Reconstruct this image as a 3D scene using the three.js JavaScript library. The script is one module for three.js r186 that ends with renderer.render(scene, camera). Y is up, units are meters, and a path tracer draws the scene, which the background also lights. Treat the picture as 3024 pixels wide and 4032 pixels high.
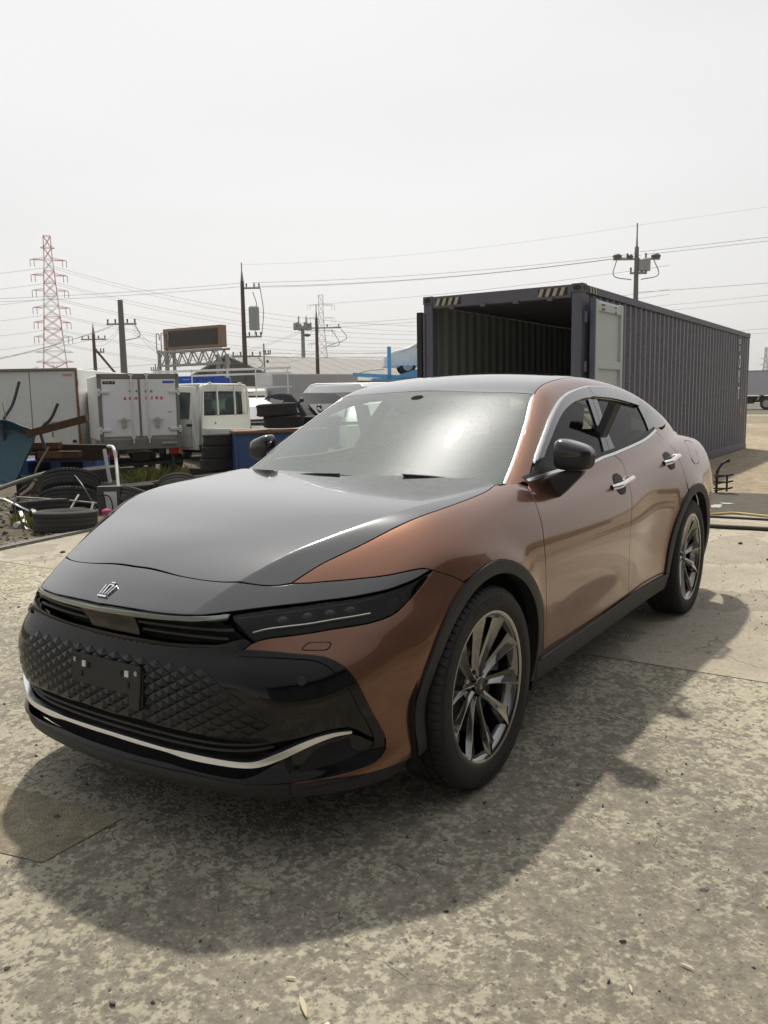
import * as THREE from 'three';
import { RoundedBoxGeometry } from 'three/addons/geometries/RoundedBoxGeometry.js';
import { ConvexGeometry } from 'three/addons/geometries/ConvexGeometry.js';
import { mergeGeometries, toCreasedNormals } from 'three/addons/utils/BufferGeometryUtils.js';
import { TextGeometry } from 'three/addons/geometries/TextGeometry.js';
import { FontLoader } from 'three/addons/loaders/FontLoader.js';

// ---------------------------------------------------------------- camera, sky, sun, exposure
const scene = new THREE.Scene();
const camera = new THREE.PerspectiveCamera(2 * Math.atan(2016 / 3300) * 180 / Math.PI, 3 / 4, 0.1, 3000);
{
  const yaw = -0.58774, pitch = -0.13476, roll = -0.01683;
  const f = new THREE.Vector3(-Math.cos(yaw) * Math.cos(pitch), Math.sin(pitch), -Math.sin(yaw) * Math.cos(pitch));
  const r = new THREE.Vector3().crossVectors(f, new THREE.Vector3(0, 1, 0)).normalize(), u = new THREE.Vector3().crossVectors(r, f);
  camera.position.set(2.60941, 1.39533, -2.20098);
  camera.up.copy(u.multiplyScalar(Math.cos(roll)).addScaledVector(r, -Math.sin(roll)));
  camera.lookAt(camera.position.clone().add(f));
}
const renderer = new THREE.WebGLRenderer({ antialias: true });
renderer.setSize(768, 1024);
renderer.toneMapping = THREE.LinearToneMapping;
renderer.toneMappingExposure = 1.0;
renderer.shadowMap.enabled = true;
const SUN = new THREE.Vector3(-0.47, 1, 0.41).normalize();
{ // a thin bright overcast: a broad glow round the veiled sun, warm and pale near the horizon
  const W = 1024, H = 512, data = new Float32Array(W * H * 4);
  const hash = (x, y) => { const s = Math.sin(x * 127.1 + y * 311.7) * 43758.5453; return s - Math.floor(s); };
  const vn = (x, y, per) => { const ix = Math.floor(x), iy = Math.floor(y), fx = x - ix, fy = y - iy, s = fx * fx * (3 - 2 * fx), t = fy * fy * (3 - 2 * fy), m = (k) => ((k % per) + per) % per;
    return (hash(m(ix), iy) * (1 - s) + hash(m(ix + 1), iy) * s) * (1 - t) + (hash(m(ix), iy + 1) * (1 - s) + hash(m(ix + 1), iy + 1) * s) * t; };
  for (let j = 0; j < H; j++) {
    const el = ((j + 0.5) / H - 0.5) * Math.PI, y = Math.sin(el), up = Math.max(0, y);
    for (let i = 0; i < W; i++) {
      const az = ((i + 0.5) / W - 0.5) * 2 * Math.PI, x = Math.cos(az) * Math.cos(el), z = Math.sin(az) * Math.cos(el);
      const c = Math.min(1, x * SUN.x + y * SUN.y + z * SUN.z), ang = Math.acos(c) * 57.3;
      let cl = 0; for (let k = 0, a = 0.5, p = 6; k < 4; k++, a *= 0.5, p *= 2) cl += a * vn((i / W) * p, el * 5 * (p / 6), p);
      const glow = 6.5 * Math.exp(-((ang / 6) ** 2)) + 0.9 * Math.exp(-((ang / 13) ** 2)) + 0.5 * Math.exp(-((ang / 24) ** 2));
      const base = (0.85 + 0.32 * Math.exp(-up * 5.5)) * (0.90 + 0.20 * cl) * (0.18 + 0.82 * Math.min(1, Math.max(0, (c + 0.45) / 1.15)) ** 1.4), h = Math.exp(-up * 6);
      const o = (j * W + i) * 4;
      data[o] = base * (0.985 + 0.025 * h) + glow; data[o + 1] = base * (0.99 + 0.008 * h) + glow * 0.97; data[o + 2] = base * (1.015 - 0.06 * h) + glow * 0.92; data[o + 3] = 1;
    }
  }
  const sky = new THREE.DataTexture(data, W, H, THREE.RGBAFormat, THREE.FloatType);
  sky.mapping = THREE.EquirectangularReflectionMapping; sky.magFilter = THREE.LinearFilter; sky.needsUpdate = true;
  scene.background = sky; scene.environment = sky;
}
const sun = new THREE.DirectionalLight(new THREE.Color(1, 0.93, 0.80), 4.1);
sun.position.copy(SUN).multiplyScalar(40); sun.castShadow = true; sun.shadow.radius = 3.5; sun.shadow.mapSize.set(4096, 4096);
Object.assign(sun.shadow.camera, { left: -40, right: 40, top: 40, bottom: -40, near: 1, far: 140 });
scene.add(sun, sun.target);

// ---------------------------------------------------------------- helpers
let seed = 20240611;
const rnd = (a = 1, b) => { seed = (seed + 0x6d2b79f5) | 0; let t = Math.imul(seed ^ (seed >>> 15), 1 | seed); t = (t + Math.imul(t ^ (t >>> 7), 61 | t)) ^ t; const r = ((t ^ (t >>> 14)) >>> 0) / 4294967296; return b === undefined ? r * a : a + r * (b - a); };
const V3 = (x, y, z) => new THREE.Vector3(x, y, z);
const lin = (r, g, b) => new THREE.Color().setRGB(r, g, b);
const mat = (color, roughness = 0.6, metalness = 0, more = {}) => new THREE.MeshPhysicalMaterial({ color: Array.isArray(color) ? lin(...color) : color, roughness, metalness, ...more });
const used = new Map();
const numbered = (n) => { const k = used.get(n) ?? 0; used.set(n, k + 1); return k ? n + '_' + String(k).padStart(3, '0') : n; };
const clean = (g) => { const o = g.index ? g.toNonIndexed() : g; for (const k of Object.keys(o.attributes)) if (!['position', 'normal', 'uv'].includes(k)) o.deleteAttribute(k); if (!o.attributes.normal) o.computeVertexNormals(); if (!o.attributes.uv) o.setAttribute('uv', new THREE.BufferAttribute(new Float32Array(o.attributes.position.count * 2), 2)); return o; };
const merge = (list) => { const l = (Array.isArray(list) ? list : [list]).map(clean); return l.length === 1 ? l[0] : mergeGeometries(l); };
function obj(name, geos, m, parent = scene) {
  const g = Array.isArray(geos) ? merge(geos) : geos, o = new THREE.Mesh(g, m);
  o.name = parent === scene ? numbered(name) : name; o.castShadow = o.receiveShadow = true; parent.add(o); return o;
}
function thing(name, label, category, pos = [0, 0, 0], turn = 0, group) {
  const o = new THREE.Group(); o.name = numbered(name); o.position.set(...pos); o.rotation.y = turn; scene.add(o);
  o.userData = { label, category }; if (group) o.userData.group = group; return o;
}
const tag = (o, label, category, group) => { Object.assign(o.userData, { label, category }); if (group) o.userData.group = group; return o; };
const struct = (name, geos, m) => { const o = obj(name, geos, m); o.userData.kind = 'structure'; return o; };
const put = (g, x = 0, y = 0, z = 0, rx = 0, ry = 0, rz = 0) => g.applyMatrix4(new THREE.Matrix4().makeRotationFromEuler(new THREE.Euler(rx, ry, rz, 'YXZ')).setPosition(x, y, z));
const bx = (w, h, d, x = 0, y = 0, z = 0, rx = 0, ry = 0, rz = 0) => put(new THREE.BoxGeometry(w, h, d), x, y, z, rx, ry, rz);
const rb = (w, h, d, r, x = 0, y = 0, z = 0, rx = 0, ry = 0, rz = 0, seg = 2) => put(new RoundedBoxGeometry(w, h, d, seg, Math.min(r, w / 2.01, h / 2.01, d / 2.01)), x, y, z, rx, ry, rz);
const cyl = (r0, r1, h, x = 0, y = 0, z = 0, rx = 0, ry = 0, rz = 0, n = 16) => put(new THREE.CylinderGeometry(r0, r1, h, n), x, y, z, rx, ry, rz);
const rod = (a, b, r, n = 6, r2 = r) => { // a straight bar between two points
  const A = V3(...a), B = V3(...b), d = B.clone().sub(A), g = new THREE.CylinderGeometry(r2, r, d.length(), n);
  return g.applyMatrix4(new THREE.Matrix4().makeRotationFromQuaternion(new THREE.Quaternion().setFromUnitVectors(V3(0, 1, 0), d.normalize())).setPosition(A.add(B).multiplyScalar(0.5)));
};
const tube = (pts, r, seg = 0, n = 8, closed = false) => new THREE.TubeGeometry(new THREE.CatmullRomCurve3(pts.map((p) => V3(...p)), closed, 'catmullrom', 0.5), seg || pts.length * 8, r, n, closed);
const beam = (a, b, w, h, up = [0, 1, 0]) => { // a rectangular bar between two points
  const A = V3(...a), B = V3(...b), z = B.clone().sub(A), L = z.length(); z.normalize(); let u = V3(...up); if (Math.abs(u.dot(z)) > 0.99) u = V3(1, 0, 0);
  const x = u.clone().cross(z).normalize(), y = z.clone().cross(x);
  return new THREE.BoxGeometry(w, h, L).applyMatrix4(new THREE.Matrix4().makeBasis(x, y, z).setPosition(A.add(B).multiplyScalar(0.5)));
};
const extrude = (pts, depth, bevel = 0) => { const s = new THREE.Shape(pts.map(([x, y]) => new THREE.Vector2(x, y))); return new THREE.ExtrudeGeometry(s, { depth, bevelEnabled: bevel > 0, bevelThickness: bevel, bevelSize: bevel, bevelOffset: -bevel, bevelSegments: 2, curveSegments: 8 }); };
const canvasTex = (w, h, draw, rep) => { const c = document.createElement('canvas'); c.width = w; c.height = h; draw(c.getContext('2d'), w, h); const t = new THREE.CanvasTexture(c); t.colorSpace = THREE.SRGBColorSpace; if (rep) { t.wrapS = t.wrapT = THREE.RepeatWrapping; t.repeat.set(...rep); } return t; };
// tileable value noise in 0..1 with several octaves
const noiseTile = (N, cells, octaves, gain = 0.5, s0 = 1) => {
  const out = new Float32Array(N * N); let amp = 1, tot = 0;
  for (let o = 0, c = cells; o < octaves; o++, c *= 2) {
    const g = new Float32Array(c * c); let s = (s0 * 7919 + o * 104729) | 0; for (let i = 0; i < g.length; i++) { s = (s + 0x6d2b79f5) | 0; let t = Math.imul(s ^ (s >>> 15), 1 | s); t = (t + Math.imul(t ^ (t >>> 7), 61 | t)) ^ t; g[i] = ((t ^ (t >>> 14)) >>> 0) / 4294967296; }
    for (let j = 0; j < N; j++) { const fy = j / N * c, y0 = fy | 0, ty = fy - y0, sy = ty * ty * (3 - 2 * ty), r0 = y0 * c, r1 = ((y0 + 1) % c) * c;
      for (let i = 0; i < N; i++) { const fx = i / N * c, x0 = fx | 0, tx = fx - x0, sx = tx * tx * (3 - 2 * tx), x1 = (x0 + 1) % c;
        out[j * N + i] += amp * ((g[r0 + x0] * (1 - sx) + g[r0 + x1] * sx) * (1 - sy) + (g[r1 + x0] * (1 - sx) + g[r1 + x1] * sx) * sy); } }
    tot += amp; amp *= gain;
  }
  for (let i = 0; i < out.length; i++) out[i] /= tot; return out;
};
const dataTex = (N, f, srgb, M = N) => { const d = new Uint8Array(N * M * 4); for (let i = 0; i < N * M; i++) { const c = f(i); d[i * 4] = c[0]; d[i * 4 + 1] = c[1]; d[i * 4 + 2] = c[2]; d[i * 4 + 3] = 255; } const t = new THREE.DataTexture(d, N, M); t.magFilter = THREE.LinearFilter; t.wrapS = t.wrapT = THREE.RepeatWrapping; if (srgb) t.colorSpace = THREE.SRGBColorSpace; t.needsUpdate = true; return t; };
const withRepeat = (t, a, b) => { const c = t.clone(); c.repeat.set(a, b); c.needsUpdate = true; return c; };
// ---------------------------------------------------------------- the shape of the sedan: metres, x forward, y up, z to its right; w = |z|
const spline = (xs, ys) => {                       // natural cubic spline, straight beyond its ends
  const n = xs.length, a = new Float64Array(n), b = new Float64Array(n), m = new Float64Array(n);
  for (let i = 1; i < n - 1; i++) {
    const h0 = xs[i] - xs[i - 1], h1 = xs[i + 1] - xs[i], p = h0 * a[i - 1] + 2 * (h0 + h1);
    a[i] = -h1 / p; b[i] = (6 * ((ys[i + 1] - ys[i]) / h1 - (ys[i] - ys[i - 1]) / h0) - h0 * b[i - 1]) / p;
  }
  for (let i = n - 2; i > 0; i--) m[i] = a[i] * m[i + 1] + b[i];
  const s0 = (ys[1] - ys[0]) / (xs[1] - xs[0]) - (xs[1] - xs[0]) * m[1] / 6, L = n - 1, hl = xs[L] - xs[L - 1], s1 = (ys[L] - ys[L - 1]) / hl + hl * m[L - 1] / 6;
  return (x) => {
    if (x <= xs[0]) return ys[0] + s0 * (x - xs[0]);
    if (x >= xs[L]) return ys[L] + s1 * (x - xs[L]);
    let i = 0; while (x > xs[i + 1]) i++;
    const h = xs[i + 1] - xs[i], u = (xs[i + 1] - x) / h, v = 1 - u;
    return u * ys[i] + v * ys[i + 1] + ((u * u * u - u) * m[i] + (v * v * v - v) * m[i + 1]) * h * h / 6;
  };
};
const smax = (a, b, k) => { const h = Math.max(k - Math.abs(a - b), 0) / k; return Math.max(a, b) + h * h * h * k / 6; };
const smin = (a, b, k) => -smax(-a, -b, k);
const sstep = (a, b, x) => { const t = Math.min(1, Math.max(0, (x - a) / (b - a))); return t * t * (3 - 2 * t); };
const gss = (x, s) => Math.exp(-x * x / (2 * s * s));
const WB = -2.85, AXY = 0.362;                     // rear axle, axle height
const planS = spline([-4.2, -3.95, -3.6, -3.2, -2.85, -2.4, -1.8, -1.2, -0.6, 0, 0.4, 0.7, 1.0], [0.70, 0.80, 0.882, 0.912, 0.918, 0.908, 0.898, 0.897, 0.899, 0.902, 0.890, 0.850, 0.76]);
const profS = spline([0.1, 0.2, 0.3, 0.4, 0.5, 0.6, 0.7, 0.78, 0.86, 0.93, 1.0, 1.06, 1.15], [-0.075, -0.05, -0.03, -0.016, -0.006, -0.001, 0, -0.005, -0.018, -0.038, -0.066, -0.097, -0.16]);
const sideW = (x, y) => {                          // half width of the lower body
  let s = planS(x) + profS(y);
  const rf = Math.hypot(x, y - AXY), rr = Math.hypot(x - WB, y - AXY);
  s += 0.014 * gss(rf - 0.45, 0.045) * sstep(0.2, 0.45, y) + 0.014 * gss(rr - 0.45, 0.045) * sstep(0.2, 0.45, y);
  s += 0.018 * gss(x + 3.0, 0.5) * gss(y - 0.9, 0.12);                                  // haunch over the rear wheel
  s -= 0.030 * gss(x + 2.12, 0.22) * gss(y - 0.60, 0.17);                                // hollow before the rear wheel
  s -= 0.020 * gss(x + 1.25, 0.65) * gss(y - 0.43, 0.10);                                // hollow along the doors
  s += 0.008 * gss(x + 1.4, 0.9) * gss(y - 0.74, 0.07);
  return s;
};
const hoodC = spline([-0.6, -0.45, -0.3, -0.1, 0.1, 0.3, 0.5, 0.65, 0.8, 0.87, 0.92, 0.96, 1.0], [1.083, 1.070, 1.058, 1.042, 1.024, 0.996, 0.954, 0.916, 0.857, 0.820, 0.789, 0.762, 0.73]);
const hoodEdgeW = spline([-0.45, -0.3, -0.1, 0.1, 0.3, 0.5, 0.65, 0.85], [0.726, 0.754, 0.763, 0.747, 0.704, 0.631, 0.577, 0.50]);
const beltY = spline([-4.0, -3.6, -3.2, -2.8, -2.4, -1.8, -1.2, -0.6, -0.45], [1.06, 1.10, 1.135, 1.138, 1.115, 1.08, 1.056, 1.045, 1.060]);
const topY = (x, w) => {                           // hood, then the shoulder under the cabin
  if (x < -0.62) return beltY(x);
  const k = 0.40 * sstep(0.1, 0.75, x), e = hoodEdgeW(x), band = 0.015 + 0.10 * sstep(-0.5, 0.7, x);
  const over = w - (e - band);
  const fr = sstep(-0.45, 0.7, x), sh = 0.5 * (over + Math.sqrt(over * over + 4e-4)) - 0.010, drop = (0.22 * fr + 0.30 * fr * fr) * Math.max(0, sh) + 0.085 * (w - e + Math.sqrt((w - e) * (w - e) + 1e-3) - 0.0316) * sstep(-0.4, 0.3, x);
  const hood = hoodC(x + k * w * w) - 0.012 * w * w - drop;
  const t = sstep(-0.62, -0.45, x); return t * hood + (1 - t) * beltY(x);
};
const frontC = spline([0.15, 0.20, 0.265, 0.31, 0.37, 0.45, 0.55, 0.615, 0.66, 0.70, 0.745, 0.78, 0.9], [0.925, 0.942, 0.950, 0.925, 0.925, 0.932, 0.930, 0.917, 0.905, 0.922, 0.953, 0.972, 1.02]);
const frontK = spline([0.15, 0.265, 0.4, 0.6, 0.68, 0.76, 0.9], [0.2, 0.2, 0.10, 0.10, 0.2, 0.40, 0.42]);
const frontM = spline([0.15, 0.265, 0.33, 0.42, 0.5, 0.6, 0.7, 0.8], [0.3, 0.3, 0.6, 0.9, 0.85, 0.7, 0.58, 0.55]);
const frontX = (w, y) => frontC(y) - frontK(y) * w * w - frontM(y) * w * w * w * w * w * w;
const backX = (w, y) => -3.93 + 0.12 * w * w + 0.5 * w ** 6 + 0.25 * Math.max(0, 0.55 - y) ** 1.5 - 0.06 * gss(y - 0.72, 0.1);
const bodyG = (x, y, z) => {
  const w = Math.abs(z), top = y - topY(x, w), side = (w - sideW(x, y)) * 0.97;
  let g = side;
  if (x > -0.8) g = smax(side, (x - frontX(w, y)) * 0.95, 0.36);
  else if (x < -2.4) g = smax(side, (backX(w, y) - x) * 0.95, 0.3);
  const nose = sstep(0.72, 0.42, w) * sstep(0.50, 0.72, x);
  return Math.max(smax(g, top, 0.19 - 0.17 * nose), 0.16 - y);
};
const roofC = spline([-4.1, -3.85, -3.5, -3.1, -2.7, -2.3, -1.9, -1.6, -1.35, -1.20, -1.07, -0.992, -0.828, -0.719, -0.581, -0.469, -0.376, 0], [1.04, 1.09, 1.185, 1.318, 1.428, 1.494, 1.522, 1.522, 1.494, 1.465, 1.424, 1.387, 1.304, 1.2465, 1.1725, 1.1125, 1.063, 0.86]);
const cabinTop = (x, w) => roofC(x + 0.29 * w * w * sstep(-2.2, -1.1, x) - 0.1 * w * w * sstep(-2.2, -3.0, x)) - (0.05 + 0.05 * sstep(-1.2, -1.7, x)) * w * w;
const cabinPlan = spline([-3.8, -3.4, -3.0, -2.6, -2.2, -1.6, -1.0, -0.6, -0.3], [0.60, 0.70, 0.772, 0.803, 0.812, 0.813, 0.806, 0.795, 0.775]);
const cabinW = (x, y) => cabinPlan(x) - 0.36 * (y - 1.02) - 0.30 * Math.max(0, y - 1.02) ** 2;
const cabinG = (x, y, z) => {
  const w = Math.abs(z);
  return Math.max(smax((y - cabinTop(x, w)) * 0.9, (w - cabinW(x, y)) * 0.92, 0.11), 0.9 - y);
};
const carG = (x, y, z) => smin(bodyG(x, y, z), cabinG(x, y, z), 0.02);
// outlines of the sedan's panels, measured along its left side (z < 0)
const L = {
  hoodEdge: [[.651,.832,-.548],[.603,.854,-.565],[.551,.876,-.584],[.489,.897,-.611],[.414,.922,-.645],[.332,.951,-.678],[.211,.986,-.718],[.074,1.006,-.748],[-.108,1.022,-.76],[-.266,1.035,-.756],[-.382,1.048,-.738]],
  hoodLine: [[.652,.83,-.55],[.69,.828,-.515],[.732,.835,-.463],[.778,.842,-.368],[.801,.848,-.231],[.812,.854,.015]],
  browTop: [[.649,.831,-.55],[.615,.83,-.586],[.576,.831,-.622],[.505,.833,-.689],[.43,.838,-.756],[.366,.846,-.802],[.323,.848,-.828],[.301,.841,-.844]],
  browLow: [[.302,.838,-.844],[.358,.819,-.825],[.41,.807,-.8],[.457,.797,-.772],[.536,.786,-.711],[.61,.781,-.647],[.683,.777,-.585],[.77,.773,-.508],[.826,.769,-.455],[.882,.764,-.396],[.9,.764,-.37],[.918,.763,-.312],[.933,.764,-.248]],
  lampTop: [[.827,.761,-.464],[.775,.766,-.512],[.687,.771,-.588],[.613,.776,-.649],[.539,.781,-.713],[.459,.792,-.774],[.412,.802,-.802],[.359,.816,-.826],[.303,.835,-.845]],
  lampOut: [[.303,.835,-.845],[.343,.805,-.839],[.379,.779,-.832],[.421,.755,-.823],[.466,.731,-.812],[.502,.72,-.795],[.543,.712,-.771],[.581,.708,-.741],[.637,.703,-.694],[.693,.698,-.65],[.747,.696,-.605],[.792,.693,-.566],[.823,.686,-.539]],
  lampIn: [[.823,.686,-.539],[.828,.703,-.521],[.833,.729,-.496],[.836,.748,-.47],[.827,.761,-.464]],
  drl: [[.823,.758,-.472],[.762,.761,-.531],[.691,.765,-.591],[.617,.77,-.652],[.542,.776,-.715],[.495,.783,-.752],[.47,.787,-.769]],
  drlLow: [[.472,.784,-.771],[.498,.777,-.754],[.546,.77,-.717],[.62,.764,-.654],[.695,.759,-.594],[.766,.756,-.534],[.826,.752,-.475]],
  barTop: [[.826,.764,-.46],[.869,.761,-.416],[.9,.762,-.371],[.919,.76,-.313],[.934,.76,-.249]],
  barLow: [[.929,.741,-.242],[.917,.743,-.309],[.901,.744,-.371],[.877,.747,-.423],[.844,.75,-.459]],
  slotLow: [[.837,.697,-.515],[.854,.691,-.487],[.866,.677,-.446],[.879,.67,-.381],[.888,.665,-.313],[.896,.661,-.239]],
  spearTop: [[.847,.664,-.517],[.834,.678,-.53],[.823,.685,-.539],[.792,.693,-.566],[.747,.695,-.605],[.693,.698,-.65],[.637,.703,-.695],[.582,.707,-.741],[.543,.711,-.771],[.503,.719,-.796],[.466,.73,-.812],[.421,.754,-.823],[.373,.782,-.834],[.336,.809,-.841],[.296,.839,-.847]],
  bumpFend: [[.296,.839,-.847],[.265,.825,-.863],[.229,.811,-.877],[.205,.799,-.886],[.177,.781,-.896]],
  copperIn: [[.847,.664,-.517],[.812,.66,-.57],[.753,.646,-.638],[.692,.63,-.705],[.67,.611,-.737],[.653,.583,-.765],[.641,.55,-.782],[.619,.5,-.793],[.588,.444,-.797],[.559,.394,-.804],[.542,.354,-.812],[.54,.325,-.817],[.556,.304,-.817],[.591,.288,-.809],[.652,.282,-.783],[.729,.278,-.737],[.792,.273,-.682],[.817,.27,-.653]],
  copperLow: [[.817,.27,-.653],[.709,.269,-.756],[.596,.258,-.812],[.508,.254,-.836],[.409,.25,-.851]],
  grilleTop: [[.918,.612,.013],[.917,.612,-.091],[.906,.616,-.302],[.902,.611,-.363],[.895,.609,-.432],[.885,.603,-.497],[.882,.593,-.523]],
  blackEdge: [[.861,.648,-.494],[.819,.644,-.576],[.76,.634,-.643],[.722,.625,-.682],[.701,.61,-.712],[.684,.574,-.746],[.663,.532,-.771],[.64,.475,-.78],[.597,.404,-.789],[.581,.353,-.797],[.597,.328,-.794]],
  intakeTop: [[.928,.392,.021],[.925,.397,-.183],[.925,.395,-.192],[.912,.395,-.366],[.898,.394,-.458],[.873,.393,-.542],[.826,.395,-.626],[.794,.401,-.664],[.736,.413,-.714]],
  chromeTop: [[.92,.331,.036],[.918,.33,-.119],[.91,.327,-.258],[.916,.332,-.177],[.904,.329,-.317],[.886,.328,-.441],[.862,.329,-.529],[.85,.335,-.559],[.824,.363,-.616],[.764,.401,-.691],[.71,.41,-.731],[.654,.404,-.762]],
  chromeLow: [[.922,.318,.035],[.92,.316,-.12],[.912,.314,-.259],[.919,.312,-.179],[.908,.308,-.319],[.888,.307,-.443],[.864,.309,-.529],[.846,.316,-.568],[.816,.342,-.621],[.755,.384,-.695],[.705,.398,-.733],[.654,.397,-.762]],
  lipTop: [[.94,.284,.016],[.936,.284,-.136],[.925,.285,-.271],[.934,.282,-.194],[.92,.282,-.33],[.9,.279,-.452],[.878,.28,-.528],[.857,.293,-.563],[.818,.332,-.616],[.789,.359,-.658]],
  lipLow: [[.95,.266,.005],[.945,.267,-.145],[.93,.269,-.303],[.938,.274,-.199],[.925,.27,-.335],[.905,.266,-.456],[.88,.264,-.542],[.848,.268,-.607],[.788,.274,-.686],[.708,.28,-.751],[.615,.291,-.798],[.544,.312,-.819]],
  ventA: [[.797,.292,-.662],[.779,.318,-.668],[.753,.356,-.693],[.722,.377,-.72],[.681,.381,-.746],[.651,.382,-.763],[.652,.356,-.762],[.625,.328,-.78],[.658,.316,-.766],[.719,.307,-.729],[.761,.299,-.697]],
  washer: [[.73,.66,-.648],[.709,.672,-.656],[.665,.669,-.697],[.663,.664,-.704],[.68,.65,-.699],[.728,.655,-.653]],
  parkSensor: [[.771,.576,-.674]],
  fendDoor: [[-.681,1.031,-.745],[-.554,.995,-.822],[-.531,.943,-.855],[-.525,.882,-.877],[-.511,.815,-.893],[-.503,.733,-.903],[-.523,.622,-.899],[-.562,.504,-.885],[-.591,.422,-.874],[-.608,.35,-.868],[-.614,.31,-.865]],
  doorGap: [[-1.853,1.071,-.727],[-1.754,1.032,-.795],[-1.731,.981,-.836],[-1.708,.921,-.862],[-1.693,.86,-.88],[-1.654,.802,-.893],[-1.616,.719,-.902],[-1.631,.626,-.894],[-1.676,.527,-.88],[-1.719,.426,-.866],[-1.737,.328,-.861]],
  quarterGap: [[-2.815,1.105,-.764],[-2.73,1.051,-.825],[-2.677,.976,-.872],[-2.656,.905,-.9],[-2.661,.873,-.91]],
  sillTop: [[-.605,.309,-.865],[-.749,.32,-.863],[-1.192,.315,-.859],[-1.74,.329,-.861],[-2.394,.328,-.883]],
  sillLow: [[-1.785,.275,-.858],[-2.408,.263,-.871]],
  beltLow: [[-.612,1.038,-.775],[-.721,1.048,-.788],[-.908,1.058,-.791],[-1.151,1.056,-.795],[-1.337,1.064,-.794],[-1.495,1.077,-.791],[-1.665,1.085,-.789],[-1.778,1.092,-.786],[-2.038,1.109,-.779],[-2.303,1.131,-.767],[-2.576,1.169,-.744]],
  beltUp: [[-.631,1.048,-.773],[-.732,1.059,-.784],[-.917,1.067,-.787],[-1.158,1.064,-.792],[-1.346,1.073,-.791],[-1.534,1.084,-.788],[-1.718,1.101,-.783],[-2.05,1.118,-.775],[-2.297,1.139,-.764],[-2.429,1.153,-.755]],
  dloOut: [[-.721,1.108,-.749],[-.774,1.14,-.737],[-.858,1.187,-.721],[-.95,1.236,-.702],[-1.048,1.286,-.681],[-1.233,1.362,-.647],[-1.365,1.396,-.63],[-1.454,1.411,-.621],[-1.596,1.427,-.613],[-1.742,1.439,-.605],[-1.878,1.44,-.604],[-2.018,1.438,-.604],[-2.238,1.423,-.61],[-2.467,1.384,-.63],[-2.618,1.346,-.648],[-2.834,1.294,-.662],[-3.052,1.23,-.669]],
  dloChr: [[-2.445,1.377,-.637],[-2.215,1.415,-.618],[-1.998,1.43,-.611],[-1.859,1.432,-.611],[-1.725,1.431,-.612],[-1.581,1.419,-.619],[-1.45,1.403,-.628],[-1.361,1.388,-.636],[-1.242,1.356,-.653],[-1.059,1.281,-.687],[-.958,1.231,-.708],[-.866,1.182,-.727],[-.781,1.136,-.744],[-.73,1.106,-.754]],
  visorIn: [[-.803,1.123,-.757],[-.857,1.154,-.746],[-.919,1.184,-.734],[-1.038,1.241,-.711],[-1.191,1.303,-.682],[-1.351,1.344,-.663],[-1.521,1.367,-.651],[-1.725,1.379,-.645],[-1.995,1.368,-.652],[-2.235,1.345,-.663],[-2.447,1.318,-.674]],
  glassF: [[-.755,1.097,-.766],[-.803,1.123,-.757],[-.919,1.184,-.734],[-1.038,1.241,-.711],[-1.191,1.303,-.682],[-1.351,1.344,-.663],[-1.521,1.367,-.651],[-1.654,1.375,-.648],[-1.595,1.245,-.717],[-1.563,1.159,-.757],[-1.535,1.086,-.787],[-1.35,1.077,-.789],[-1.161,1.067,-.791],[-.919,1.07,-.786]],
  glassR: [[-1.794,1.375,-.648],[-2.047,1.363,-.654],[-2.293,1.34,-.665],[-2.447,1.318,-.674],[-2.449,1.246,-.711],[-2.429,1.153,-.755],[-2.314,1.138,-.764],[-2.051,1.119,-.775],[-1.722,1.104,-.781],[-1.722,1.222,-.728]],
  pilGap: [[-1.726,1.385,-.642],[-1.658,1.234,-.723],[-1.636,1.155,-.759],[-1.623,1.088,-.787]],
  quarterGlass: [[-2.447,1.318,-.674],[-2.449,1.246,-.711],[-2.429,1.153,-.755],[-2.583,1.173,-.742],[-3.052,1.23,-.669],[-2.834,1.294,-.662],[-2.618,1.346,-.648],[-2.451,1.379,-.635]],
  dloFront: [[-.612,1.038,-.775],[-.659,1.068,-.764],[-.721,1.108,-.749]],
  wsSide: [[-.526,1.037,-.716],[-.615,1.088,-.702],[-.72,1.15,-.681],[-.846,1.225,-.652],[-.945,1.283,-.629],[-1.09,1.367,-.585],[-1.155,1.402,-.567]],
  molding: [[-.52,1.037,-.706],[-.614,1.091,-.69],[-.718,1.153,-.67],[-.845,1.229,-.64],[-.944,1.287,-.616],[-1.09,1.371,-.572],[-1.152,1.402,-.563]],
  wsTop: [[-1.161,1.405,-.565],[-1.125,1.413,-.445],[-1.097,1.418,-.32],[-1.083,1.426,-.142]],
  wsGlassVis: [[-.485,1.088,-.401],[-.545,1.084,-.581],[-.589,1.096,-.628],[-.65,1.125,-.641],[-.739,1.174,-.634],[-.894,1.264,-.606],[-1.025,1.336,-.583],[-1.073,1.365,-.561],[-1.084,1.378,-.528],[-1.068,1.393,-.402],[-1.036,1.395,-.27]],
  roofEdge: [[-1.161,1.405,-.565],[-1.217,1.427,-.555],[-1.289,1.447,-.548],[-1.372,1.461,-.545],[-1.514,1.477,-.542],[-1.67,1.488,-.537]],
  handleF: [[-1.428,.943,-.853],[-1.489,.954,-.848],[-1.604,.961,-.845],[-1.746,.963,-.845],[-1.743,.944,-.854],[-1.644,.927,-.86],[-1.528,.921,-.862],[-1.441,.925,-.86]],
  handleR: [[-2.383,1.002,-.843],[-2.446,1.013,-.84],[-2.656,1.021,-.845],[-2.649,1.004,-.855],[-2.484,.98,-.861],[-2.391,.979,-.856]],
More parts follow.
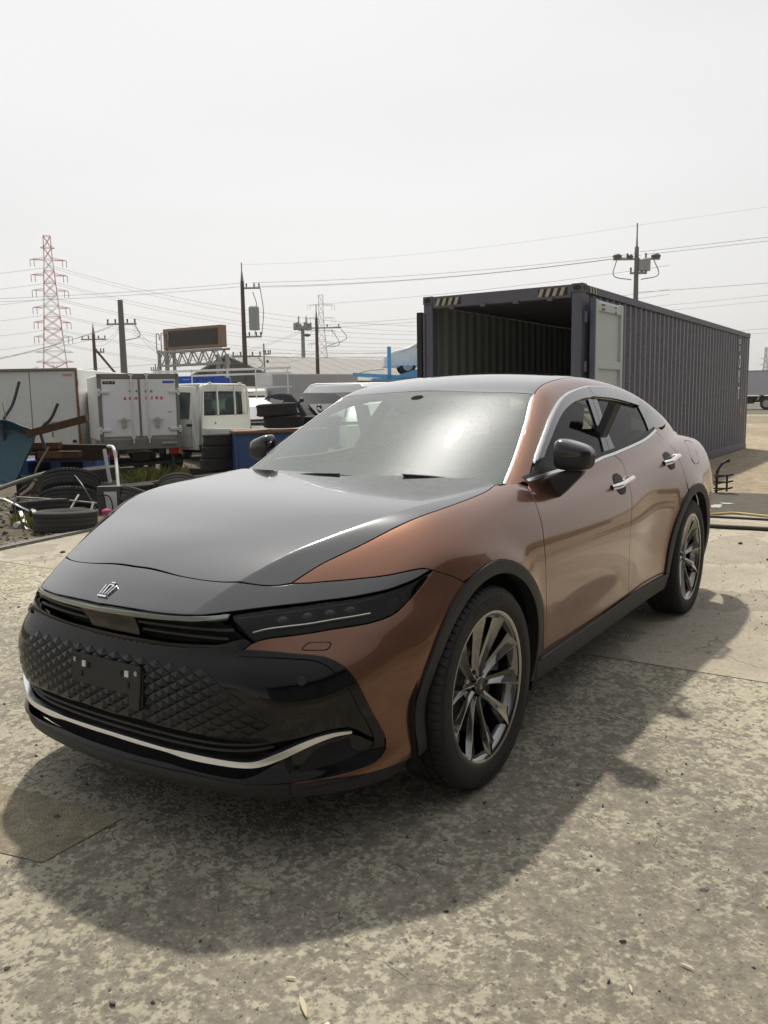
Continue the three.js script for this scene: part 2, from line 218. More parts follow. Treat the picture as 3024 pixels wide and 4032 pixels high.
  fuel: [[-3.07,1.081,-.796],[-3.169,1.084,-.788],[-3.222,1.068,-.804],[-3.138,1.011,-.853],[-3.069,.948,-.888],[-2.964,.945,-.891],[-2.938,.98,-.875]],
  emblem: [[.933,.783,0],[.933,.782,-.045],[.923,.789,.005],[.885,.814,.002],[.883,.815,-.011],[.882,.815,-.032],[.877,.818,-.01],[.877,.818,-.034],[.924,.789,-.038],[.883,.814,-.044]],
  rimA: [[.572,.351,-.801],[.62,.384,-.778],[.652,.408,-.764],[.696,.415,-.74]],
  lipUp: [[.762,.377,-.688],[.735,.386,-.712],[.691,.391,-.741],[.649,.39,-.764],[.615,.372,-.781],[.573,.341,-.801]],
  camPanel: [[.94,.731,.102],[.935,.725,-.116],[.904,.659,-.073],[.902,.66,.125]],
  lampUnits: [[.727,.748,-.577],[.667,.752,-.625],[.613,.755,-.669],[.563,.759,-.711]],
  lampCells: [[.467,.749,-.799],[.443,.759,-.809],[.41,.776,-.818]],
  fenderTop: [[-.381,1.046,-.744],[-.474,1.046,-.76],[-.613,1.044,-.77]],
  wiper: [[-.414,1.051,-.397],[-.44,1.048,-.489],[-.497,1.04,-.656]],
};
// ---------------------------------------------------------------- the sedan
const car = thing('parked_car', 'copper and black two-tone sedan parked in the foreground with its bonnet towards the viewer', 'car');
const resample = (pts, h) => { // a smooth curve through the points, cut in steps of about h
  if (pts.length < 3) { const [a, b] = pts, n = Math.max(1, Math.ceil(Math.hypot(a[0] - b[0], a[1] - b[1], a[2] - b[2]) / h)); return Array.from({ length: n + 1 }, (_, i) => a.map((v, k) => v + (b[k] - v) * i / n)); }
  const c = new THREE.CatmullRomCurve3(pts.map((p) => V3(...p)), false, 'centripetal'), n = Math.max(2, Math.ceil(c.getLength() / h));
  return c.getSpacedPoints(n).map((p) => [p.x, p.y, p.z]);
};
const gradG = (G, p, e = 1.5e-3) => { const n = V3(G(p[0] + e, p[1], p[2]) - G(p[0] - e, p[1], p[2]), G(p[0], p[1] + e, p[2]) - G(p[0], p[1] - e, p[2]), G(p[0], p[1], p[2] + e) - G(p[0], p[1], p[2] - e)); return n.normalize(); };
function castG(G, o, d, t1 = 6) {
  let t = 0, g = G(o[0], o[1], o[2]);
  for (let k = 0; k < 400 && t < t1; k++) {
    const st = Math.max(0.012, Math.min(0.25, Math.abs(g) * 0.45)), tn = t + st, gn = G(o[0] + d[0] * tn, o[1] + d[1] * tn, o[2] + d[2] * tn);
    if (gn < 0) { let a = t, b = tn; for (let i = 0; i < 22; i++) { const m = (a + b) / 2; if (G(o[0] + d[0] * m, o[1] + d[1] * m, o[2] + d[2] * m) < 0) b = m; else a = m; } return [o[0] + d[0] * a, o[1] + d[1] * a, o[2] + d[2] * a]; }
    t = tn; g = gn;
  }
  return null;
}
const onSide = (x, y, G = bodyG) => castG(G, [x, y, -2], [0, 0, 1]);
const onTop = (x, z, G = carG) => castG(G, [x, 2.5, z], [0, -1, 0]);
const onFront = (y, z, G = bodyG) => castG(G, [2, y, z], [-1, 0, 0]);
const mirrorGeo = (g) => { const m = g.clone(), p = m.attributes.position, n = m.attributes.normal; for (let i = 0; i < p.count; i++) { p.setZ(i, -p.getZ(i)); n.setZ(i, -n.getZ(i)); }
  const ix = m.index; if (ix) for (let i = 0; i < ix.count; i += 3) { const a = ix.getX(i); ix.setX(i, ix.getX(i + 1)); ix.setX(i + 1, a); }
  else for (const at of Object.values(m.attributes)) for (let i = 0; i < at.count; i += 3) for (let k = 0; k < at.itemSize; k++) { const q = i * at.itemSize + k, r = q + at.itemSize, v = at.array[q]; at.array[q] = at.array[r]; at.array[r] = v; }
  return m; };
// A panel of the body: the outline (curves in space) is laid on the surface G as seen along `out`, filled, and given turned-in edges.
function panelGeo(curves, { G = bodyG, out, off = 0, inset = 0.0030, h = 0.035, flange = 0.016, sym = false, hole, relief, fine }) {
  const n0 = V3(...out).normalize(), e1 = V3(0, 1, 0).addScaledVector(n0, -n0.y); if (e1.length() < 0.2) e1.set(1, 0, 0).addScaledVector(n0, -n0.x); e1.normalize(); const e2 = n0.clone().cross(e1);
  const to2 = (p) => [p[0] * e1.x + p[1] * e1.y + p[2] * e1.z, p[0] * e2.x + p[1] * e2.y + p[2] * e2.z];
  const outline = (cs) => { const P = []; for (const c of cs) for (const p of resample(c, h)) { const q = to2(p); const l = P[P.length - 1]; if (!l || Math.hypot(l[0] - q[0], l[1] - q[1]) > h * 0.12) P.push(q); } if (Math.hypot(P[0][0] - P[P.length - 1][0], P[0][1] - P[P.length - 1][1]) < h * 0.12) P.pop(); return P; };
  let cs = curves;
  if (sym) cs = [...curves, ...curves.slice().reverse().map((c) => c.slice().reverse().map(([x, y, z]) => [x, y, -z]))];
  const area = (P) => { let a = 0; for (let i = 0; i < P.length; i++) { const p = P[i], q = P[(i + 1) % P.length]; a += p[0] * q[1] - p[1] * q[0]; } return a; };
  const shrink = (P, d) => P.map((p, i) => { const a = P[(i + P.length - 1) % P.length], b = P[(i + 1) % P.length]; let x1 = p[0] - a[0], y1 = p[1] - a[1], x2 = b[0] - p[0], y2 = b[1] - p[1]; const l1 = Math.hypot(x1, y1) || 1, l2 = Math.hypot(x2, y2) || 1; x1 /= l1; y1 /= l1; x2 /= l2; y2 /= l2; let nx = -(y1 + y2), ny = x1 + x2; const l = Math.hypot(nx, ny) || 1; nx /= l; ny /= l; const k = Math.min(2, 1 / Math.max(0.3, nx * -y1 + ny * x1)); return [p[0] + nx * d * k, p[1] + ny * d * k, nx, ny]; });
  let P = outline(cs); if (area(P) < 0) P.reverse(); P = shrink(P, inset);
  let Hs = []; if (hole) { let Q = outline(hole); if (area(Q) > 0) Q.reverse(); Hs = [shrink(Q, inset)]; }
  const loops = [P, ...Hs], pts = loops.flat().map((p) => [p[0], p[1]]);
  let tris = THREE.ShapeUtils.triangulateShape(P.map((p) => new THREE.Vector2(p[0], p[1])), Hs.map((Q) => Q.map((p) => new THREE.Vector2(p[0], p[1]))));
  for (let pass = 0; pass < 12; pass++) { // split long edges, the same way from both sides
    const mids = new Map(), mid = (a, b) => { const p = pts[a], q = pts[b], L = Math.hypot(p[0] - q[0], p[1] - q[1]); let hh = h * 1.35; if (fine && L > hh * 0.2) { const u = (p[0] + q[0]) / 2, v = (p[1] + q[1]) / 2, t = (0.9 - e1.y * u - e2.y * v) / n0.y; hh *= fine(e1.x * u + e2.x * v + n0.x * t, Math.abs(e1.z * u + e2.z * v + n0.z * t)); } if (L < hh) return -1; const k = a < b ? a * 1e6 + b : b * 1e6 + a; if (!mids.has(k)) { mids.set(k, pts.length); pts.push([(p[0] + q[0]) / 2, (p[1] + q[1]) / 2]); } return mids.get(k); };
    const next = []; let split = false;
    for (const [a, b, c] of tris) { const x = mid(a, b), y = mid(b, c), z = mid(c, a); if (x < 0 && y < 0 && z < 0) { next.push([a, b, c]); continue; } split = true;
      if (x >= 0 && y >= 0 && z >= 0) next.push([a, x, z], [x, b, y], [z, y, c], [x, y, z]);
      else if (x >= 0 && y >= 0) next.push([x, b, y], [a, x, y], [a, y, c]); else if (y >= 0 && z >= 0) next.push([y, c, z], [b, y, z], [b, z, a]); else if (z >= 0 && x >= 0) next.push([z, a, x], [c, z, x], [c, x, b]);
      else if (x >= 0) next.push([a, x, c], [x, b, c]); else if (y >= 0) next.push([b, y, a], [y, c, a]); else next.push([c, z, b], [z, a, b]); }
    tris = next; if (!split) break;
  }
  const pos = [], nor = [], uv = [], d = [-n0.x, -n0.y, -n0.z], lost = [];
  for (const [u, v] of pts) {
    const o = [e1.x * u + e2.x * v + n0.x * 3.0, e1.y * u + e2.y * v + n0.y * 3.0, e1.z * u + e2.z * v + n0.z * 3.0];
    const base = 3.0 + 0; let p = castG(G, o, d, 7); if (!p) { lost.push(pos.length / 3); p = [o[0] + d[0] * base, o[1] + d[1] * base, o[2] + d[2] * base]; }
    const n = gradG(G, p), k = off + (relief ? relief(p) : 0); pos.push(p[0] + n.x * k, p[1] + n.y * k, p[2] + n.z * k); nor.push(n.x, n.y, n.z); uv.push(u, v);
  }
  for (const i of lost) { let best = 1e9, bj = -1; for (let j = 0; j < pts.length; j++) if (!lost.includes(j)) { const q = Math.hypot(pts[j][0] - pts[i][0], pts[j][1] - pts[i][1]); if (q < best) { best = q; bj = j; } } if (bj >= 0) { const n = V3(nor[bj * 3], nor[bj * 3 + 1], nor[bj * 3 + 2]); for (let k = 0; k < 3; k++) { pos[i * 3 + k] = pos[bj * 3 + k] + [e1, e2].reduce((s, e, m) => s + e.getComponent(k) * (pts[i][m] - pts[bj][m]), 0); nor[i * 3 + k] = n.getComponent(k); } } }
  if (lost.length) console.log('off the surface:', lost.length, 'of', pts.length);
  const idx = []; for (const [a, b, c] of tris) idx.push(a, b, c);
  if (flange > 0) { let base = 0; for (const Q of loops) { const N = Q.length, s = pos.length / 3;
    for (let i = 0; i < N; i++) { const j = base + i, n = V3(nor[j * 3], nor[j * 3 + 1], nor[j * 3 + 2]), p = V3(pos[j * 3], pos[j * 3 + 1], pos[j * 3 + 2]); let o = V3(0, 0, 0).addScaledVector(e1, -Q[i][2]).addScaledVector(e2, -Q[i][3]); o.addScaledVector(n, -o.dot(n)).normalize();
      const ed = p.clone().addScaledVector(o, 0.0012).addScaledVector(n, -0.0013), dn = ed.clone().addScaledVector(n, -flange), nn = o.clone().add(n).normalize();
      for (const [q, m] of [[p, n], [ed, nn], [ed, o], [dn, o]]) { pos.push(q.x, q.y, q.z); nor.push(m.x, m.y, m.z); uv.push(Q[i][0], Q[i][1]); } }
    for (let i = 0; i < N; i++) { const a = s + i * 4, b = s + ((i + 1) % N) * 4; for (const k of [0, 2]) idx.push(a + k, a + k + 1, b + k, b + k, a + k + 1, b + k + 1); }
    base += N; } }
  const g = new THREE.BufferGeometry(); g.setAttribute('position', new THREE.Float32BufferAttribute(pos, 3)); g.setAttribute('normal', new THREE.Float32BufferAttribute(nor, 3)); g.setAttribute('uv', new THREE.Float32BufferAttribute(uv, 2)); g.setIndex(idx);
  // turn every face the way its normals look
  for (let i = 0; i < idx.length; i += 3) { const A = V3(...pos.slice(idx[i] * 3, idx[i] * 3 + 3)), B = V3(...pos.slice(idx[i + 1] * 3, idx[i + 1] * 3 + 3)), C = V3(...pos.slice(idx[i + 2] * 3, idx[i + 2] * 3 + 3)), f = B.sub(A).cross(C.sub(A)); let s = 0; for (let k = 0; k < 3; k++) s += f.x * nor[idx[i + k] * 3] + f.y * nor[idx[i + k] * 3 + 1] + f.z * nor[idx[i + k] * 3 + 2]; if (s < 0) { const t = idx[i]; idx[i] = idx[i + 1]; idx[i + 1] = t; } }
  g.setIndex(idx); return g;
}
function panel(name, curves, m, opt, parent = car) {
  const g = panelGeo(curves, opt), o = obj(name, g, m, parent); if (opt.sym) return [o];
  if (opt.one) return [o]; return [o, obj(name, mirrorGeo(g), m, opt.mirrorParent ?? parent)];
}
const M = {
  copper: mat([0.20, 0.092, 0.054], 0.37, 0.94, { clearcoat: 1, clearcoatRoughness: 0.02 }),
  gloss: mat([0.003, 0.003, 0.0038], 0.07, 0, { specularIntensity: 0.9 }),
  black: mat([0.007, 0.007, 0.0085], 0.12, 0, { ior: 1.85, clearcoat: 1, clearcoatRoughness: 0.02 }),
  piano: mat([0.004, 0.004, 0.005], 0.06, 0, { clearcoat: 0.6, clearcoatRoughness: 0.02 }),
  clad: mat([0.017, 0.018, 0.019], 0.55), rubber: mat([0.012, 0.012, 0.012], 0.7), void: mat([0.006, 0.006, 0.006], 0.9),
  chrome: mat([0.82, 0.82, 0.83], 0.09, 1), satin: mat([0.80, 0.81, 0.83], 0.28, 1), steel: mat([0.45, 0.46, 0.47], 0.35, 1),
  screen: mat([0.78, 0.90, 0.83], 0.012, 0, { transmission: 0.88, ior: 1.6, thickness: 0 }), glass: mat([0.07, 0.08, 0.078], 0.02, 0, { transmission: 1, ior: 1.45, thickness: 0, specularIntensity: 0.5 }),
  clearGlass: mat([0.60, 0.68, 0.64], 0.012, 0, { transmission: 1, ior: 1.45, thickness: 0, specularIntensity: 0.5 }),
  frit: mat([0.018, 0.018, 0.018], 0.9, 0, { specularIntensity: 0.05 }), visor: mat([0.03, 0.032, 0.032], 0.06, 0, { clearcoat: 1, clearcoatRoughness: 0.02, ior: 1.7 }),
  lens: mat([0.34, 0.38, 0.36], 0.02, 0, { transmission: 1, ior: 1.5, thickness: 0, specularIntensity: 0.6 }), drl: mat([0.15, 0.18, 0.17], 0.25, 0, { clearcoat: 1 }),
  seat: mat([0.020, 0.019, 0.019], 0.75), trim: mat([0.03, 0.03, 0.032], 0.65), dashM: mat([0.025, 0.025, 0.026], 0.6), head: mat([0.35, 0.34, 0.32], 0.9),
  rim: mat([0.22, 0.215, 0.21], 0.13, 1, { clearcoat: 1, clearcoatRoughness: 0.03 }), copperReflectPaint: mat([0.10, 0.035, 0.018], 0.2), tail: mat([0.25, 0.01, 0.012], 0.15, 0, { clearcoat: 1 }),
};
{
  const rev = (a) => a.slice().reverse(), cat = (...l) => l.flat(), Z0 = (p) => [p[0], p[1], 0];
  const side = [0.0, 0.5, -0.87], arc = (cx, r, a0, a1, n = 40, ry = r) => Array.from({ length: n + 1 }, (_, i) => { const a = (a0 + (a1 - a0) * i / n) * Math.PI / 180; return onSide(cx + r * Math.cos(a), AXY + ry * Math.sin(a)); });
  const hoodTip = L.hoodEdge[0], hoodBack = L.hoodEdge[L.hoodEdge.length - 1];
  const hoodLine = cat([hoodTip], L.hoodLine.slice(1, 5), [[0.796, 0.848, -0.08], [0.798, 0.848, 0]]);   // outside to middle
  const crease = (x, w) => (Math.abs(w - hoodEdgeW(x) + 0.015 + 0.10 * sstep(-0.5, 0.7, x)) < 0.035 && x > -0.5 ? 0.22 : 1);
  // bonnet, nose panel and brows
  panel('hood', [rev(hoodLine), L.hoodEdge, [hoodBack, [-0.44, 1.05, -0.68], [-0.425, 1.06, -0.5], [-0.41, 1.06, -0.25], [-0.405, 1.06, 0]]], M.black, { out: [0.1, 1, 0], sym: true, h: 0.026, fine: crease });
  const noseLow = cat(L.browLow, [[0.945, 0.763, -0.12], [0.952, 0.763, 0]]);
  panel('nose_panel', [rev(hoodLine), L.browTop, noseLow], M.black, { out: [0.5, 0.86, 0], sym: true, h: 0.024, fine: crease });
  panel('light_bar', [[[0.952, 0.758, 0], ...rev(L.barTop)], [L.barTop[0], L.barLow[4]], [...rev(L.barLow), [0.948, 0.741, 0]]], M.drl, { out: [1, 0.15, 0], sym: true, off: 0.004, h: 0.02, flange: 0.012 });
  // headlamps
  for (const [k, s] of [[0, 1], [1, -1]]) {
    const lamp = new THREE.Group(); lamp.name = 'headlamp'; car.add(lamp); const fl = (g) => (s > 0 ? g : mirrorGeo(g)), lo = { one: true, out: [0.75, 0.3, -0.6] };
    obj('lens', fl(panelGeo([L.lampTop, L.lampOut, L.lampIn], { ...lo, h: 0.02, flange: 0.01 })), M.lens, lamp);
    obj('housing', fl(panelGeo([L.lampTop, L.lampOut, L.lampIn], { ...lo, h: 0.03, off: -0.055, flange: -0.05, inset: 0.006 })), M.void, lamp);
    obj('daytime_light', fl(panelGeo([L.drl, L.drlLow], { ...lo, h: 0.02, off: -0.008, flange: 0.01 })), M.drl, lamp);
    const low = L.lampOut.slice(6).map((p) => [p[0] - 0.01, p[1] + 0.022, p[2] + 0.01]);
    obj('trim_strip', fl(merge([tube(low, 0.006, 40, 5)])), M.clad, lamp);
    L.lampUnits.forEach((p, i) => { const n = gradG(bodyG, p), q = p.map((v, j) => v - n.getComponent(j) * 0.03); const u = V3(0.75, 0.0, -0.6).normalize(), ry = Math.atan2(u.x, u.z);
      const pr = obj('projector', fl(merge([rb(0.05, 0.036, 0.02, 0.008, q[0], q[1], q[2], 0, ry, 0)])), M.trim, lamp); pr.userData = {};
      obj('projector_lens', fl(put(new THREE.SphereGeometry(0.014, 16, 10).scale(1.25, 0.9, 0.6), q[0] + u.x * 0.01, q[1] + 0.002, q[2] + u.z * 0.01, 0, ry, 0)), M.steel, lamp);
      obj('bracket_line', fl(tube([[q[0] + 0.045, q[1] - 0.03, q[2] + 0.05], [q[0] + 0.012, q[1] - 0.028, q[2] + 0.014], [q[0] - 0.014, q[1] - 0.012, q[2] - 0.016]], 0.0025, 12, 5)), M.steel, lamp); });
    L.lampCells.forEach((p, i) => { const n = gradG(bodyG, p), q = p.map((v, j) => v - n.getComponent(j) * 0.022); obj('reflector_cell', fl(rb(0.022, 0.05 - 0.006 * i, 0.012, 0.006, q[0], q[1], q[2], 0, Math.atan2(n.x, n.z), 0.25)), M.copperReflectPaint, lamp); });  // cells coloured to imitate the copper paint mirrored in the lamp
  }
  // upper grille slot
  panel('upper_grille_recess', [[[0.944, 0.739, 0], ...rev(L.barLow)], [L.barLow[4], L.slotLow[0]], [...L.slotLow, [0.900, 0.659, 0]]], M.void, { out: [1, 0.1, 0], sym: true, off: -0.05, flange: -0.06, h: 0.03, inset: -0.004 });
  for (const s of [1, -1]) for (const y of [0.716, 0.688]) { const a = []; for (let i = 0; i <= 12; i++) { const w = 0.135 + 0.34 * i / 12 - (0.716 - y) * 0.6 * (i / 12), p = onFront(y, -w); a.push([p[0] - 0.022, y, -w * s]); } obj('grille_louvre', put(tube(a, 0.006, 24, 6)), M.clad, car); }
  panel('sensor_panel', [[[0.945, 0.737, 0], [0.94, 0.735, -0.14]], [[0.94, 0.735, -0.14], [0.903, 0.66, -0.118]], [[0.903, 0.66, -0.118], [0.905, 0.66, 0]]], mat([0.020, 0.016, 0.014], 0.3), { out: [1, 0.1, 0], sym: true, off: -0.012 });
  // black middle of the bumper
  const inTop = cat(rev(L.rimA).length ? [] : [], rev(L.intakeTop).slice(1).filter((p, i, a) => p[2] < -0.1 && !(p[2] > -0.19 && p[2] < -0.184)), [[0.93, 0.393, 0]]);
  panel('bumper_centre', [[[0.900, 0.658, 0], ...rev(L.slotLow)], [L.slotLow[0], L.lampOut[12]], [L.lampOut[12], L.copperIn[0]], L.copperIn.slice(0, 11), [L.copperIn[10], ...L.rimA, ...inTop]], M.gloss, { out: [1, 0.2, 0], sym: true, h: 0.03 });
  panel('bumper_rim', [L.copperIn.slice(0, 11), [L.copperIn[10], L.blackEdge[10]], rev(L.blackEdge.slice(0, 11)), [L.blackEdge[0], L.copperIn[0]]], M.gloss, { out: [0.9, 0.2, -0.45], off: 0.007, inset: 0.001, h: 0.02, flange: 0.012 });
  // bumper side in body colour
  const archEnd = [0.41, 0.25];
  panel('bumper_corner', [L.spearTop, L.bumpFend, arc(-0.02, 0.44, 68, -8, 24), [onSide(0.415, 0.25), ...rev(L.copperLow).slice(1)], rev(L.copperIn)], M.copper, { out: [0.55, 0.2, -0.8], h: 0.028 });
  panel('washer_cover', [cat(L.washer, [L.washer[0]])], M.copper, { out: [0.55, 0.3, -0.8], off: 0.0012, inset: 0.002, h: 0.012, flange: 0.006 });
  for (const [nm, pts] of [['washer_gap', L.washer], ['fuel_flap_gap', L.fuel]]) { const q = pts.map((p) => { const n = gradG(carG, p); return p.map((v, i) => v + n.getComponent(i) * 0.0004); }), g = clean(new THREE.TubeGeometry(new THREE.CatmullRomCurve3(q.map((p) => V3(...p)), true, 'catmullrom', 0.25), 80, 0.0019, 5, true)); obj(nm, g, M.void, car); if (nm[0] === 'w') obj(nm, mirrorGeo(g), M.void, car); }
  { const p = L.parkSensor[0], n = gradG(bodyG, p), q = new THREE.Quaternion().setFromUnitVectors(V3(0, 0, 1), n), mk = (g, k) => g.applyMatrix4(new THREE.Matrix4().makeRotationFromQuaternion(q).setPosition(p[0] + n.x * k, p[1] + n.y * k, p[2] + n.z * k));
    const o = merge([mk(new THREE.TorusGeometry(0.0125, 0.0016, 6, 24), 0.001), mk(new THREE.CircleGeometry(0.011, 20), 0.0015)]); obj('parking_sensor', o, M.clad, car); obj('parking_sensor', mirrorGeo(o), M.clad, car); }
  // lower lip, chrome strip, intake
  const lipLow = L.lipLow.filter((p) => p[2] < -0.1 && Math.abs(p[2] + 0.199) > 0.01).slice(0, 6), lipTop = L.lipTop.filter((p) => p[2] < -0.1 && Math.abs(p[2] + 0.194) > 0.01);
  panel('lower_lip', [[[0.94, 0.284, 0], ...lipTop.slice(0, 7)], cat(lipTop.slice(7), L.lipUp), L.copperIn.slice(10), [L.copperIn[17], ...rev(lipLow.slice(0, 5)), [0.95, 0.266, 0]]], M.gloss, { out: [1, 0.1, 0], sym: true, off: 0.003, h: 0.025, flange: 0.04 });
  panel('lip_underside', [[[0.95, 0.268, 0], ...lipLow.slice(0, 5), L.copperIn[17]], L.copperLow, [onSide(0.41, 0.25), onSide(0.40, 0.215), [0.75, 0.215, -0.70], [0.93, 0.215, -0.3], [0.94, 0.215, 0]]], M.clad, { out: [1, 0, 0], sym: true, h: 0.05, off: -0.012, flange: 0.02 });
  const chTop = L.chromeTop.filter((p, i) => i > 2 || p[2] < -0.1).filter((p) => Math.abs(p[2] + 0.177) > 0.002), chLow = L.chromeLow.filter((p, i) => i > 2 || p[2] < -0.1).filter((p) => Math.abs(p[2] + 0.179) > 0.002);
  panel('lower_intake', [[[0.93, 0.398, 0], ...rev(inTop).slice(1), ...rev(L.rimA)], [L.rimA[0], ...rev(L.lipUp), ...rev(lipTop), [0.94, 0.28, 0]]], M.void, { out: [1, 0, 0], sym: true, off: -0.055, flange: -0.06, inset: -0.006, h: 0.04 });
  panel('chrome_strip', [[[0.92, 0.331, 0], ...chTop], [chTop[chTop.length - 1], chLow[chLow.length - 1]], [...rev(chLow), [0.922, 0.318, 0]]], M.satin, { out: [1, 0.1, 0], sym: true, off: 0.014, inset: 0.0005, h: 0.02, flange: 0.02 });
  for (const y of [0.345, 0.368]) { const a = []; for (let i = -16; i <= 16; i++) { const w = (0.60 + (y - 0.345) * 1.0) * i / 16, p = onFront(y, -Math.abs(w)); a.push([p[0] - 0.012, y + 0.03 * Math.abs(i / 16) ** 6, w]); } obj('intake_slat', tube(a, 0.0055, 80, 6), M.clad, car); }
  panel('corner_vent', [cat(L.ventA, [L.ventA[0]])], M.void, { out: [0.9, 0.1, -0.5], off: 0.0045, inset: 0.004, h: 0.02, flange: 0.004 });
  // grille scales, each a small raised diamond
  const scaleGrille = new THREE.Group(); scaleGrille.name = 'front_grille'; car.add(scaleGrille);
  { const dw = 0.031, dh = 0.0172, P = [[-dw, 0, 0], [dw, 0, 0], [0, dh, 0], [0, -dh, 0], [0.002, -dh * 0.35, 0.0085]], f = [[0, 4, 2], [2, 4, 1], [0, 3, 4], [3, 1, 4]];
    const mk = (hz) => { const pos = []; for (const t of f) for (const i of t) pos.push(P[i][0] * 0.97, P[i][1] * 0.97, P[i][2] * hz); const g = new THREE.BufferGeometry(); g.setAttribute('position', new THREE.Float32BufferAttribute(pos, 3)); g.computeVertexNormals(); return clean(g); };
    const geos = [1, 0.75, 0.5, 0.28].map(mk), m4 = new THREE.Matrix4(), gm = mat([0.0045, 0.0045, 0.005], 0.34, 0, { specularIntensity: 0.5, clearcoat: 0.3, clearcoatRoughness: 0.2 });
    const topAt = (w) => 0.598 - 0.05 * sstep(0.35, 0.62, w), lowAt = 0.402;
    for (let r = 0; r < 14; r++) for (let c = -11; c <= 11; c++) { const y = 0.392 + dh * (r + 0.5), z = (c + (r % 2) * 0.5) * dw * 2, w = Math.abs(z); if (w > 0.60 - 0.10 * Math.abs(y - 0.46) / 0.1 || y > topAt(w) || y < lowAt) continue; if (w < 0.15 && y > 0.50 && y < 0.56) continue;
      const p = onFront(y, z); if (!p) continue; const n = gradG(bodyG, p), X = V3(0, 1, 0).cross(n).normalize(), Y = n.clone().cross(X), k = w < 0.36 ? 0 : w < 0.44 ? 1 : w < 0.52 ? 2 : 3;
      const s = new THREE.Mesh(geos[Math.max(k, y > topAt(w) - 0.03 ? 1 : 0)], gm); s.name = 'grille_scale'; m4.makeBasis(X, Y, n).setPosition(p[0] + n.x * 0.001, p[1] + n.y * 0.001, p[2] + n.z * 0.001); m4.decompose(s.position, s.quaternion, s.scale); s.castShadow = s.receiveShadow = true; scaleGrille.add(s); } }
  // number plate bracket (no plate on it)
  { const br = new THREE.Group(); br.name = 'plate_bracket'; br.position.set(0.938, 0.518, 0); br.rotation.set(0, Math.PI / 2, 0); br.rotateX(-0.10); car.add(br);
    obj('plate_holder', [rb(0.335, 0.098, 0.012, 0.004, 0, 0.012, 0), rb(0.05, 0.05, 0.012, 0.004, 0.14, -0.055, 0), bx(0.012, 0.12, 0.03, 0.168, -0.01, -0.016)], mat([0.010, 0.011, 0.012], 0.55), br);
    for (const s of [-1, 1]) { obj('screw', [cyl(0.008, 0.008, 0.004, s * 0.15, 0.038, 0.008, Math.PI / 2), cyl(0.0045, 0.0045, 0.004, s * 0.15, 0.038, 0.0105, Math.PI / 2)], M.steel, br);
      const sh = new THREE.Shape([[-0.009, -0.01], [0.009, -0.01], [0.009, 0.01], [-0.009, 0.01]].map((p) => new THREE.Vector2(...p))), ho = new THREE.Path(); ho.absarc(0, 0, 0.0045, 0, 7); sh.holes.push(ho);
      obj('clip_nut', put(new THREE.ExtrudeGeometry(sh, { depth: 0.003, bevelEnabled: false }), s * 0.105, 0.03, 0.006), mat([0.6, 0.6, 0.58], 0.4), br);
      obj('slot', [bx(0.018, 0.018, 0.002, s * 0.084, 0.028, 0.0068), bx(0.009, 0.02, 0.002, s * 0.115, -0.004, 0.0068)], M.void, br); } }
  // crown emblem
  { const em = new THREE.Group(), p = onFront(0.799, 0), n = gradG(bodyG, p), X = V3(0, 0, -1), Y = n.clone().cross(X), q = new THREE.Matrix4().makeBasis(X, Y, n).setPosition(p[0] + n.x * 0.002, p[1] + n.y * 0.002, p[2] + n.z * 0.002 - 0.018 * 0); em.name = 'emblem'; q.decompose(em.position, em.quaternion, em.scale); car.add(em);
    const e = (pts) => extrude(pts, 0.004, 0.0008); obj('emblem_bars', [e([[-0.021, -0.033], [0.021, -0.033], [0.021, -0.026], [-0.021, -0.026]]), e([[-0.020, -0.022], [-0.0155, -0.022], [-0.0215, 0.014], [-0.0215, 0.0215], [-0.026, 0.017], [-0.026, 0.012]]), e([[0.020, -0.022], [0.0155, -0.022], [0.0215, 0.014], [0.0215, 0.0215], [0.026, 0.017], [0.026, 0.012]]),
      e([[-0.0095, -0.022], [-0.0045, -0.022], [-0.0075, 0.014], [-0.004, 0.0175], [0.004, 0.0175], [0.0075, 0.014], [0.0045, -0.022], [0.0095, -0.022], [0.0135, 0.017], [0.008, 0.0225], [-0.008, 0.0225], [-0.0135, 0.017]]), e([[-0.009, 0.0265], [0.009, 0.0265], [0.0105, 0.0325], [-0.0105, 0.0325]])], M.chrome, em); }
  // wings, doors, quarters
  const fR = arc(-0.02, 0.44, -8, 0, 2)[0];
  panel('fender', [L.hoodEdge, [hoodBack, ...L.fenderTop, L.fendDoor[0]], [...L.fendDoor, onSide(-0.615, 0.28)], [onSide(-0.615, 0.28), onSide(-0.50, 0.285)], arc(-0.03, 0.455, 188, 70, 44), rev(L.bumpFend), rev(L.browTop)], M.copper, { out: [0.22, 0.74, -0.63], h: 0.026 });
  const i762 = 6, beltF = L.beltLow.slice(0, i762 + 1), beltR = L.beltLow.slice(i762), gapTop = beltF[i762], gap = [gapTop, ...L.doorGap.slice(1)];
  const dF = [...L.fendDoor, onSide(-0.615, 0.28)];
  panel('front_door', [[beltF[0], ...dF.slice(1)], [onSide(-0.615, 0.28), onSide(-1.2, 0.28), onSide(-1.74, 0.28)], rev([...gap.slice(0, -1), onSide(-1.735, 0.31), onSide(-1.737, 0.28)]), rev(beltF)], M.copper, { G: carG, out: [0.0, 0.5, -0.87], h: 0.03 });
  const beltEnd = beltR[beltR.length - 1], qGap = [beltEnd, [-2.70, 1.11, -0.785], ...L.quarterGap.slice(-3)], qa = arc(-2.81, 0.455, 76, 0, 2)[0], qLow = L.quarterGap[L.quarterGap.length - 1], rearArc = arc(-2.81, 0.455, 12, 70, 22);
